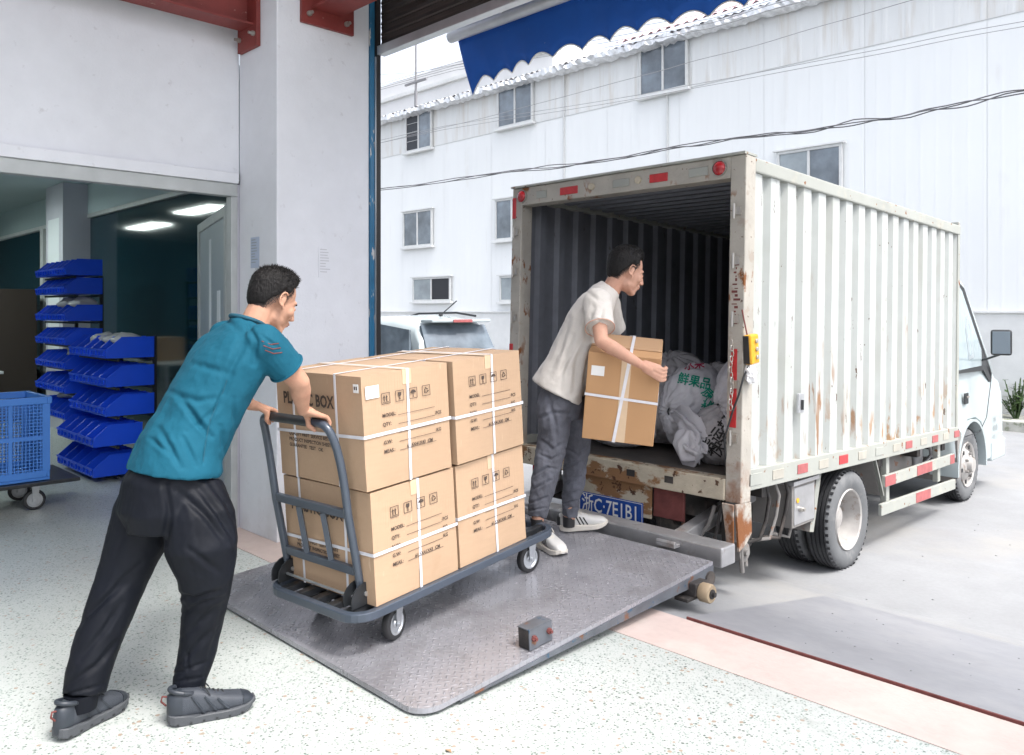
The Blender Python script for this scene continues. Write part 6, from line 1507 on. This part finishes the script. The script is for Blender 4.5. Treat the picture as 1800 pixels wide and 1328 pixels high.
def shoe(t, heel, d, L, side, up_m, sole_m, pitch=0, stripes=False, wd=1.0, black_heel=False):
    d = Vector(d).normalized(); X = Matrix.Translation(heel) @ Matrix((Vector((d.y, -d.x, 0)).normalized(), d, Vector((0, 0, 1)))).transposed().to_4x4() @ Matrix.Rotation(pitch, 4, 'X')
    k = L / .29
    def prof(y): return np.interp(y, [0, .006, .02, .06, .10, .15, .20, .24, .27, .288], [.014, .025, .034, .038, .037, .041, .049, .048, .038, .018]) * wd
    def hgt(y): return np.interp(y, [0, .03, .07, .095, .12, .16, .20, .24, .27, .288], [.082, .100, .098, .094, .084, .068, .056, .048, .038, .018])
    def bendx(y): return side * .006 * sin(pi * y / .29)
    mb = MB(); rings = []
    for y in [0, .008, .02, .04, .07, .10, .13, .16, .19, .22, .25, .27, .283, .288]:
        h = hgt(y); w_ = prof(y) * .93; rings.append((X @ Vector((bendx(y), y * k, .020 + h / 2)), X.to_3x3() @ Vector((w_, 0, 0)), X.to_3x3() @ Vector((0, 0, h / 2)), .72))
    mb.loft(rings, 32); up = part('shoe', mb, MT[up_m], t, smooth=60)
    mb = MB(); ys_ = [0, .006, .02, .05, .08, .11, .15, .19, .22, .25, .27, .284, .292]; ol = [(bendx(y) + prof(y) * 1.06 + .002, y * k) for y in ys_] + [(bendx(y) - prof(y) * 1.06 - .002, y * k) for y in ys_[::-1]]
    n = len(ol); b = []; tp_ = []
    for (x, y) in ol:
        lift = max(0, y / k - .22) ** 2 * 5 + max(0, .045 - y / k) ** 2 * 6; b.append(X @ Vector((x * .96, y, .0 + lift))); tp_.append(X @ Vector((x, y, .028 + lift * .6 + (.008 if y < .08 else 0))))
    mb.add(b + tp_, [tuple(range(n)), tuple(range(n, 2 * n))[::-1]] + [(i, (i + 1) % n, n + (i + 1) % n, n + i) for i in range(n)]); part('sole', mb, MT[sole_m], up, bevel=.003)
    def shell(ys_, g, nm, m):
        rg = []
        for y in ys_:
            h = hgt(y); w_ = prof(y) * .93; rg.append((X @ Vector((bendx(y), y * k, .020 + h / 2)), X.to_3x3() @ Vector((w_ + g, 0, 0)), X.to_3x3() @ Vector((0, 0, h / 2 + g * .6)), .72))
        mb = MB(); mb.loft(rg, 32); part(nm, mb, MT[m], up, smooth=60)
    if not stripes:
        shell([.246, .26, .272, .284, .290], .0022, 'toe_cap', 'shoe_overlay'); shell([-.001, .01, .025, .045], .0022, 'heel_counter', 'shoe_overlay')
        for s in (-1, 1):
            for j in range(3):
                mb = MB(); ya_ = .075 + j * .042; pts = []
                for f in [i / 6 for i in range(7)]:
                    y = ya_ + .045 * (1 - f) ; h = hgt(y); hh = -.85 + 1.45 * f; cs = (1 - min(.98, abs(hh)) ** (2 / .72)) ** .36
                    pts.append(X @ Vector((bendx(y) + s * (prof(y) * .93 * cs + .0008), y * k, .020 + h / 2 + hh * h / 2)))
                mb.tube(pts, .0042, 6); part('overlay_band', mb, MT['shoe_overlay'], up, smooth=60)
    for j in range(6):
        y = .108 + j * .0145; h = .020 + hgt(y); w_ = prof(y) * .50; mb = MB(); e = (1 if j % 2 else -1) * .004
        mb.tube([X @ Vector((-w_, y * k - .004 - e, h - .012)), X @ Vector((-w_ * .5, y * k - e * .5, h - .001)), X @ Vector((0, y * k, h + .003)), X @ Vector((w_ * .5, y * k + e * .5, h - .001)), X @ Vector((w_, y * k - .004 + e, h - .012))], .0030, 6); part('lace', mb, MT['sole_cream' if stripes else 'cab_dark'], up, smooth=60)
    mb = MB(); mb.tube([X @ Vector((-.012, .112 * k, .114)), X @ Vector((-.03, .125 * k, .112)), X @ Vector((-.034, .14 * k, .092))], .0024, 5); mb.tube([X @ Vector((.012, .112 * k, .114)), X @ Vector((.03, .122 * k, .112)), X @ Vector((.036, .135 * k, .090))], .0024, 5); part('lace_bow', mb, MT['sole_cream' if stripes else 'cab_dark'], up)
    mb = MB(); mb.tube([X @ Vector((.031 * cos(a), .050 * k + .043 * sin(a), .112 - .012 * sin(a))) for a in [2 * pi * i / 20 for i in range(21)]], .0085, 8, caps=False); part('padded_collar', mb, MT['shoe_overlay' if not stripes else 'shoe_white'], up, smooth=60)
    mb = MB(); mb.loft([(X @ Vector((0, .055 * k, .090)), X.to_3x3() @ Vector((.026, 0, 0)), X.to_3x3() @ Vector((0, .038, 0))), (X @ Vector((0, .052 * k, .108)), X.to_3x3() @ Vector((.028, 0, 0)), X.to_3x3() @ Vector((0, .040, .002)))], 20); part('collar', mb, MT[up_m if not stripes else 'shoe_white'], up, smooth=60)
    if stripes:
        for s in (-1, 1):
            for j in range(3):
                mb = MB(); rows = 6; v = []
                for i in range(rows):
                    f = i / (rows - 1); y = .165 - j * .022 - f * .028; zz = .030 + f * (hgt(y) * .62); hh = (zz - .020 - hgt(y) / 2) / (hgt(y) / 2); hh = max(-.98, min(.98, hh)); cs = (1 - abs(hh) ** (2 / .72)) ** (.72 / 2)
                    xx = bendx(y) + s * (prof(y) * .93 * cs + .0015)
                    for dy in (0, .0095): v.append(X @ Vector((xx, (y + dy) * k, zz)))
                for i in range(rows - 1): mb.f.append((2 * i, 2 * i + 1, 2 * i + 3, 2 * i + 2))
                mb.v = v; part('stripe', mb, MT['shoe_black'], up)
        mb = MB(); mb.loft([(X @ Vector((0, -.0015, .040)), X.to_3x3() @ Vector((.020, 0, 0)), X.to_3x3() @ Vector((0, .014, 0))), (X @ Vector((0, -.001, .088)), X.to_3x3() @ Vector((.022, 0, 0)), X.to_3x3() @ Vector((0, .014, 0)))], 14); part('heel_tab', mb, MT['shoe_black'], up, smooth=60)
    else:
        mb = MB(); mb.tube([X @ Vector((0, -.004, .07)), X @ Vector((0, -.020, .088)), X @ Vector((0, -.016, .104)), X @ Vector((0, .0, .10))], .0035, 6); part('pull_tab', mb, MT['rust_edge'], up, smooth=60)
        for s in (-1, 1):
            mb = MB()
            for j in range(6):
                y = .03 + j * .042; mb.box((bendx(y) + s * (prof(y) * 1.06 + .0005) - .002, y * k - .004, .006), (bendx(y) + s * (prof(y) * 1.06 + .0005) + .002, y * k + .004, .012), X)
            part('sole_notch', mb, MT['cab_dark'], up)
    return X
def fit(p, T=None): return Vector(p)
def ray_z(px, py, z):
    d = (EYE - z) * FOC / (py - HOR); return W(px, py, d)
def ray_ramp(px, py):
    k = (px - 900) / FOC; m = (py - HOR) / FOC; d = (EYE - .03 + .066 * 1.77) / (m + .066 * (FW[1] + k * RT[1])); return W(px, py, d)

# ---------- man in the teal shirt, pushing the trolley
p1 = thing('person', 'man in a teal t-shirt and black track trousers pushing the loaded trolley', 'person', (-2.97, 1.12, 0))
cx = -2.97
SH_R, SH_L = Vector((-2.795, 1.455, 1.335)), Vector((-3.145, 1.475, 1.345))
barR = CM @ Vector((HR - .075, -.105, HT)); barL = CM @ Vector((HL + .070, -.105, HT)); Ax = (barR - barL).normalized()
EL_R, EL_L = W(526, 672, 3.13), Vector((-3.33, 1.58, 1.12))
Tp = Vector((0, -.55, .84)); Fp = Vector((0, .84, .55))
WR_R = barR + Vector((.0, -.075, .062)); WR_L = barL + Vector((-.0, -.080, .055))
H1 = Matrix.Translation((-2.965, 1.585, 1.492)) @ Matrix.Rotation(R(6), 4, 'Z') @ Matrix.Rotation(R(-26), 4, 'X') @ Matrix.Scale(1.03, 4)
mb = MB(); head_prims(mb, H1)
nb = Vector((-2.965, 1.492, 1.372)); mb.cap(H1 @ Vector((0, -.034, -.030)), .052, nb, .057); mb.cap(nb, .07, Vector((-2.965, 1.46, 1.31)), .09)
mb.cap(nb + Vector((0, -.02, 0)), .055, SH_R + Vector((-.03, 0, -.015)), .05); mb.cap(nb + Vector((0, -.02, 0)), .055, SH_L + Vector((.03, 0, -.015)), .05)
mb.loft([(Vector((cx, 1.17, .80)), (.15, 0, 0), (0, .10, -.03)), (Vector((cx, 1.25, .98)), (.135, 0, 0), (0, .095, -.04)), (Vector((cx, 1.38, 1.22)), (.16, 0, 0), (0, .10, -.05)), (Vector((cx, 1.45, 1.33)), (.13, 0, 0), (0, .07, -.03))], 24)
limb(mb, [SH_R, SH_R.lerp(EL_R, .5), EL_R], [.052, .047, .040]); limb(mb, [EL_R, EL_R.lerp(WR_R, .3), EL_R.lerp(WR_R, .75), WR_R], [.039, .0415, .030, .025])
limb(mb, [SH_L, EL_L], [.050, .040]); limb(mb, [EL_L, EL_L.lerp(WR_L, .3), WR_L], [.038, .040, .025])
grip(mb, barR, Ax, Tp, Fp, .020, WR_R, thumb=-1); grip(mb, barL, Ax, Tp, Fp, .020, WR_L, thumb=1)
rl = [W(345, 870, 2.92), W(357, 960, 2.90), W(360, 1060, 2.93), W(349, 1130, 2.93), W(334, 1215, 2.915)]
ll = [W(272, 870, 3.0), W(236, 960, 2.97), W(202, 1055, 2.92), W(172, 1130, 2.87), W(140, 1225, 2.81)]
limb(mb, [Vector((cx, 1.17, .82))] + rl, [.09, .072, .07, .05, .045, .036]); limb(mb, [Vector((cx, 1.17, .82))] + ll, [.09, .072, .07, .05, .045, .036])
me = remeshed(mb, .0042, 2, .5); link('body', me, MT['skin'], p1)
face_parts(H1, p1, 'skin'); hair(H1, p1, 3, .013, .020, .005, .35)
# shirt
mb = MB(); b_ = lambda h: (0, h * .90, -h * .42)
mb.loft([(Vector((cx + .0, 1.188, .862)), (.196, 0, 0), (0, .150, -.022), .9), (Vector((cx, 1.197, .885)), (.195, 0, 0), (0, .150, -.028), .9), (Vector((cx, 1.222, .95)), (.180, 0, 0), b_(.143), .9), (Vector((cx, 1.270, 1.03)), (.172, 0, 0), b_(.134), .9), (Vector((cx, 1.334, 1.14)), (.182, 0, 0), b_(.132), .9),
         (Vector((cx, 1.392, 1.245)), (.204, 0, 0), b_(.128), .9), (Vector((cx, 1.435, 1.318)), (.205, 0, 0), b_(.108), .9), (Vector((cx, 1.462, 1.368)), (.135, 0, 0), b_(.082)), (Vector((cx, 1.482, 1.405)), (.078, 0, 0), b_(.068))], 40)
def sleeve(mb, S_, E_, f, r0, r1, n=20):
    d = (E_ - S_).normalized(); e = S_.lerp(E_, f); mb.tube([S_ - d * .02, S_, S_.lerp(e, .5), e], [r0 * .8, r0, (r0 + r1) / 2, r1], n)
    mb.ell(S_, (r0, r0, r0), None, 16, 10); return e, d
eR, dR = sleeve(mb, SH_R, EL_R, .66, .070, .072); eL, dL = sleeve(mb, SH_L, EL_L, .6, .072, .074)
me = remeshed(mb, .0062, 5, .5)
displace(me, [([(398, 672), (372, 735), (357, 815)], 3.2, .006), ([(428, 605), (410, 640), (390, 690)], 11, .010), ([(316, 700), (354, 746)], 9, .010), ([(300, 690), (345, 705), (380, 700)], 9, .007), ([(333, 728), (372, 768)], 8, .010), ([(280, 755), (318, 822)], 9, .009),
              ([(388, 750), (402, 815)], 7, .007), ([(340, 640), (395, 655)], 10, .006), ([(350, 570), (395, 560), (430, 590)], 9, .006), ([(262, 770), (300, 800)], 7, .006), ([(430, 560), (450, 600), (445, 640)], 8, .008), ([(322, 770), (345, 818)], 7, .007), ([(410, 660), (380, 720), (330, 760)], 8, .006), ([(460, 590), (490, 612)], 5, .004), ([(410, 700), (416, 760)], 6, .006)],
         [(9, .006, (1, 1, .7), 3), (24, .0035, (1, 1, .8), 8)], gain=1.35)
tee = link('shirt', me, MT['tee_teal'], p1)
def hem(par, c, a, b, r, m, nm='hem'):
    mb = MB(); a, b, c = Vector(a), Vector(b), Vector(c); mb.tube([c + a * cos(q) + b * sin(q) for q in [2 * pi * i / 32 for i in range(33)]], r, 6, caps=False); part(nm, mb, MT[m], par, smooth=60)
u1 = dR.cross(Vector((0, 0, 1))).normalized(); hem(tee, eR - dR * .006, u1 * .070, dR.cross(u1) * .070, .0045, 'tee_teal')
mb = MB(); bvh = BVHTree.FromPolygons([tuple(v.co) for v in me.vertices], [tuple(p.vertices) for p in me.polygons]); eye = Vector((0, 0, EYE))
def on_surface(bv, path, off=.001):
    out = []
    for px, py in path:
        d = (W(px, py, 3) - eye).normalized(); h = bv.ray_cast(eye, d)[0]
        if h: out.append(h - d * off)
    return out
for pth in ([(460, 600), (476, 606), (490, 604)], [(463, 608), (479, 614), (493, 612)], [(466, 616), (481, 622), (496, 620)]):
    q = on_surface(bvh, pth)
    if len(q) > 1: mb.tube(q, .0022, 5)
if mb.v: part('sleeve_print', mb, MT['rust_edge'], tee)
q = on_surface(bvh, [(399, 668), (392, 690), (380, 715), (369, 740), (362, 775), (357, 812)], .0)
if len(q) > 1: mb = MB(); mb.tube(q, .0016, 5); part('side_seam', mb, MT['tee_seam'], tee)
q = [Vector((cx, 1.478, 1.402)) + Vector((.072 * cos(a), .06 * sin(a), .012 - .022 * sin(a))) for a in [2 * pi * i / 28 for i in range(29)]]
mb = MB(); mb.tube(q, .008, 8, caps=False); part('collar', mb, MT['tee_seam'], tee, smooth=60)
# trousers
mb = MB(); mb.loft([(Vector((cx, 1.205, .94)), (.150, 0, 0), (0, .110, -.03)), (Vector((cx, 1.190, .885)), (.160, 0, 0), (0, .122, -.03)), (Vector((cx, 1.165, .82)), (.172, 0, 0), (0, .140, -.03)), (Vector((cx, 1.150, .74)), (.172, 0, 0), (0, .145, 0)), (Vector((cx + .01, 1.145, .67)), (.13, 0, 0), (0, .12, 0))], 32)
mb.tube([W(335, 862, 2.93)] + [W(350, 915, 2.90), W(354, 960, 2.885), W(362, 1010, 2.90), W(361, 1060, 2.93), W(352, 1115, 2.93), W(343, 1160, 2.925), W(333, 1196, 2.915), W(331, 1212, 2.912)], [.112, .126, .127, .101, .079, .069, .064, .060, .058], 24)
mb.tube([W(280, 850, 3.0)] + [W(258, 905, 2.97), W(237, 960, 2.95), W(212, 1020, 2.93), W(188, 1085, 2.89), W(168, 1140, 2.86), W(155, 1185, 2.83), W(149, 1218, 2.815)], [.112, .118, .105, .091, .084, .079, .073, .070], 24)
me = remeshed(mb, .0068, 6, .5)
displace(me, [([(349, 858), (385, 900), (420, 965)], 9, .013), ([(312, 862), (360, 905), (400, 955)], 10, .013), ([(370, 850), (400, 885), (424, 930)], 7, .010), ([(330, 965), (385, 1005)], 9, .009), ([(308, 1044), (341, 1054), (385, 1040)], 7, .012), ([(320, 1080), (352, 1062), (395, 1050)], 6, .008), ([(322, 1120), (380, 1070)], 8, .009),
              ([(312, 1170), (372, 1110)], 8, .010), ([(305, 1185), (365, 1165)], 5, .008), ([(308, 1200), (362, 1190)], 4, .007), ([(134, 1100), (185, 1055), (235, 1015)], 9, .012), ([(160, 1075), (215, 1020), (250, 990)], 8, .009), ([(140, 1160), (185, 1105), (215, 1060)], 9, .011), ([(118, 1205), (170, 1170), (205, 1130)], 8, .010), ([(115, 1222), (150, 1213), (190, 1200)], 4, .008),
              ([(290, 850), (298, 900), (290, 955)], 10, .012), ([(225, 860), (215, 940), (190, 1010)], 12, .007), ([(325, 1140), (330, 1180)], 6, .006), ([(395, 1060), (375, 1140), (362, 1185)], 8, .006)],
         [(8, .005, (1, 1, .6), 5), (22, .0025, (1, 1, .8), 1)], gain=.85)
tr = link('trousers', me, MT['track_trouser'], p1)
bvh = BVHTree.FromPolygons([tuple(v.co) for v in me.vertices], [tuple(p.vertices) for p in me.polygons])
q = on_surface(bvh, [(398, 850), (403, 868), (406, 882)], .002)
if len(q) > 1: mb = MB(); mb.tube(q, .003, 6); part('pocket_zip', mb, MT['zinc'], tr); mb = MB(); mb.ell(q[-1], (.005, .005, .009)); part('zip_pull', mb, MT['lime'], tr)
for c, r_ in ((W(332, 1216, 2.912), .052), (W(143, 1232, 2.80), .056)):
    mb = MB(); mb.tube([c + Vector((0, 0, .03)), c + Vector((0, 0, .01)), c - Vector((0, 0, .028))], [r_, r_ * .98, r_ * .86], 20); part('cuff', mb, MT['track_trouser'], tr, smooth=60)
h1 = ray_z(290, 1272, 0); t1 = ray_z(440, 1238, 0); shoe(p1, h1 + Vector((.02, -.0, 0)), t1 - h1, .295, 1, 'shoe_grey', 'shoe_sole_grey', wd=.92)
h2 = ray_z(98, 1308, .0); t2 = ray_z(222, 1238, 0); shoe(p1, h2 + Vector((0, 0, .008)), t2 - h2, .290, -1, 'shoe_grey', 'shoe_sole_grey', pitch=R(-1), wd=.92)

# ---------- man in the white t-shirt at the truck
p2 = thing('person', 'man in a pale loose t-shirt and grey jeans leaning with a carton towards the truck', 'person', (-3.0, 3.45, ramp_z(3.45)))
F2 = Vector(RT) * .94 + Vector(FW) * .34; F2.normalize(); Rr = Vector((F2.y, -F2.x, 0))
H2 = Matrix.Translation(W(1101, 478, 4.50)) @ Matrix((Rr, F2, Vector((0, 0, 1)))).transposed().to_4x4() @ Matrix.Rotation(R(-20), 4, 'X') @ Matrix.Scale(1.05, 4)
sR, sL = W(1050, 533, 4.30), W(1066, 533, 4.66); eR2, eL2 = W(1057, 600, 4.14), W(1085, 610, 4.80)
hc = HBM @ Vector((.004, -.006, hh * .845)); hand_axis = (HBM.to_3x3() @ Vector((0, 0, 1)))
wR2, wL2 = W(1124, 640, 4.035), W(1150, 660, 4.78)
mb = MB(); head_prims(mb, H2)
nb = W(1073, 512, 4.50); mb.cap(H2 @ Vector((0, -.035, -.035)), .050, nb, .052); mb.cap(nb, .052, W(1052, 540, 4.5), .07)
nb2 = nb + Vector((0, 0, -.03)); mb.cap(nb2, .036, sR, .036); mb.cap(nb2, .036, sL, .036)
tors = [W(1052, 530, 4.5), W(1030, 570, 4.5), W(1004, 625, 4.5), W(988, 685, 4.5)]
def ringp(c, a, b, tilt=0, pw=1): return (c, Vector(FW) * a, Vector(RT) * b * cos(tilt) + Vector((0, 0, 1)) * b * sin(tilt), pw)
mb.loft([ringp(tors[3], .14, .09, R(15)), ringp(tors[2], .13, .085, R(-20)), ringp(tors[1], .15, .09, R(-20)), ringp(tors[0], .12, .07, R(-25))][::-1], 24)
limb(mb, [sR, eR2], [.047, .036]); limb(mb, [eR2, eR2.lerp(wR2, .3), eR2.lerp(wR2, .8), wR2], [.036, .038, .027, .022]); limb(mb, [sL, eL2], [.047, .036]); limb(mb, [eL2, wL2], [.036, .024])
grip(mb, hc, hand_axis, Vector((.55, -.83, 0)), Vector((.83, .55, 0)), .014, wR2, rw=.023, thumb=1, spread=.0200, ang=(0, 50, 105, 150))
mb.cap(wL2, .023, wL2 + Vector((.05, -.05, -.02)), .02)
A_ = [W(978, 705, 4.42), W(973, 750, 4.41), W(966, 805, 4.39), W(953, 860, 4.36), W(945, 915, 4.335)]; B_ = [W(1008, 705, 4.60), W(1014, 760, 4.64), W(1012, 820, 4.68), W(1003, 875, 4.71), W(1001, 912, 4.72)]
hipc = W(990, 690, 4.5); limb(mb, [hipc] + A_, [.10, .075, .065, .05, .042, .033]); limb(mb, [hipc] + B_, [.10, .075, .065, .05, .042, .033])
me = remeshed(mb, .0042, 2, .5); link('body', me, MT['skin_pale'], p2)
face_parts(H2, p2, 'skin_pale'); hair(H2, p2, 8, .019, .012, .004, .55)
mb = MB()
mb.loft([ringp(W(1073, 506, 4.5), .070, .066, R(-40)), ringp(W(1063, 515, 4.5), .125, .080, R(-34)), ringp(W(1046, 540, 4.5), .195, .104, R(-28), .9), ringp(W(1032, 568, 4.5), .200, .122, R(-24), .9), ringp(W(1015, 605, 4.5), .190, .128, R(-20), .9), ringp(W(999, 645, 4.5), .190, .136, R(-24), .9), ringp(W(984, 678, 4.5), .200, .152, R(-28), .9), ringp(W(978, 690, 4.5), .202, .158, R(-28), .9)][::-1], 40)
e_, d_ = sleeve(mb, sR, eR2, .66, .078, .080); e2_, d2_ = sleeve(mb, sL, eL2, .62, .076, .082)
me = remeshed(mb, .0062, 4, .5)
displace(me, [([(1042, 540), (1030, 575), (1034, 610)], 9, .012), ([(1035, 590), (1015, 630), (1010, 690)], 9, .012), ([(1000, 560), (985, 610), (965, 655)], 10, .008), ([(1040, 610), (1030, 660), (1026, 700)], 7, .010), ([(1005, 590), (990, 640), (985, 685)], 8, .008), ([(1060, 545), (1052, 575)], 5, .006), ([(1030, 512), (1052, 528), (1070, 530)], 6, .006), ([(1020, 600), (975, 670)], 7, .007), ([(1045, 560), (1066, 566)], 4, .005)],
         [(8, .007, (1, 1, .6), 9), (22, .0035, (1, 1, .7), 2)], gain=1.3)
tee2 = link('shirt', me, MT['tee_white'], p2)
u1 = d_.cross(Vector((1, 0, 0))).normalized(); hem(tee2, e_ + d_ * .001, u1 * .0770, d_.cross(u1) * .0770, .0025, 'tee_hem', 'sleeve_edge')
# jeans
mb = MB(); mb.loft([ringp(W(990, 665, 4.5), .165, .115, R(-20)), ringp(W(988, 690, 4.5), .172, .125, R(-10)), ringp(W(992, 715, 4.51), .165, .120, 0), ringp(W(995, 735, 4.51), .14, .10, 0)][::-1], 30)
mb.tube([W(982, 690, 4.43), W(976, 715, 4.42), W(973, 750, 4.41), W(969, 790, 4.40), W(962, 825, 4.38), W(953, 860, 4.36), W(947, 890, 4.345), W(944, 910, 4.335)], [.10, .103, .092, .080, .077, .068, .056, .050], 22)
mb.tube([W(1005, 690, 4.58), W(1010, 720, 4.61), W(1014, 760, 4.64), W(1014, 800, 4.67), W(1010, 835, 4.69), W(1005, 870, 4.71), W(1002, 896, 4.72), W(1001, 908, 4.72)], [.095, .096, .084, .073, .068, .058, .050, .047], 22)
me = remeshed(mb, .0062, 4, .5)
displace(me, [([(948, 735), (975, 725), (1000, 728)], 5, .009), ([(950, 775), (972, 790), (992, 780)], 5, .008), ([(950, 800), (970, 808), (988, 800)], 4, .009), ([(938, 835), (962, 822), (980, 825)], 4, .009), ([(935, 860), (968, 845)], 4, .008), ([(930, 885), (962, 875)], 3.5, .009), ([(929, 898), (960, 893)], 3, .008), ([(960, 690), (975, 740), (980, 780)], 7, .008),
              ([(995, 790), (1015, 800), (1033, 790)], 4, .009), ([(993, 820), (1025, 812)], 4, .008), ([(990, 850), (1020, 838)], 3.5, .008), ([(990, 872), (1018, 862)], 3, .008), ([(989, 886), (1015, 880)], 3, .009), ([(989, 897), (1014, 893)], 2.5, .008)], [(12, .010, (1, 1, .8), 4), (34, .0045, (1, 1, .8), 6)], gain=1.3)
link('jeans', me, MT['jeans'], p2)
a = ray_ramp(984, 934); b = ray_ramp(1068, 930); shoe(p2, a, b - a, .285, 1, 'shoe_white', 'sole_cream', stripes=True, pitch=math.atan(.066) * .8, wd=.95)
a = ray_ramp(938, 955); b = ray_ramp(990, 980); a = b - (b - a).normalized() * .27; a.z = ramp_z(a.y); shoe(p2, a, b - a, .275, -1, 'shoe_white', 'sole_cream', stripes=True, wd=.95)
for c in (W(944, 918, 4.335), W(1000, 914, 4.72)): mb = MB(); mb.tube([c + Vector((0, 0, .02)), c - Vector((0, 0, .04))], [.036, .034], 16); part('sock', mb, MT['shoe_black'], p2, smooth=60)

# small litter
t = Vector((-2.06, 1.72, .0)); mb = MB(); mb.add([t, t + Vector((.02, .008, .006)), t + Vector((.035, .0, .002)), t + Vector((.018, -.008, .008)), t + Vector((.017, .0, .001))], [(0, 1, 4), (1, 2, 4), (2, 3, 4), (3, 0, 4)])
tag(part('dry_leaf', mb, MT['cardboard_shade']), 'small dry leaf on the speckled floor in front of the steel ramp', 'leaf')
rr = random.Random(5); mb = MB()
for i in range(60):
    y = rr.uniform(3.4, 4.6); x = rr.uniform(-2.0, .3); z = -.006 - .314 * (y - 3.25) / 1.75 + .0225; s_ = rr.uniform(.002, .007)
    mb.ell((x, y, z), (s_, s_ * rr.uniform(.5, 1), s_ * .3), None, 5, 3)
for i in range(90):
    y = rr.uniform(5.0, 11); x = rr.uniform(-2.2, 1.0); s_ = rr.uniform(.003, .009); mb.ell((x, y, -.318), (s_, s_, s_ * .5), None, 5, 3)
tag(part('grit', mb, MT['concrete']), 'scattered pale grit and crumbs on the yard ground', 'grit', kind='stuff')
bpy.data.objects.remove(_fo)
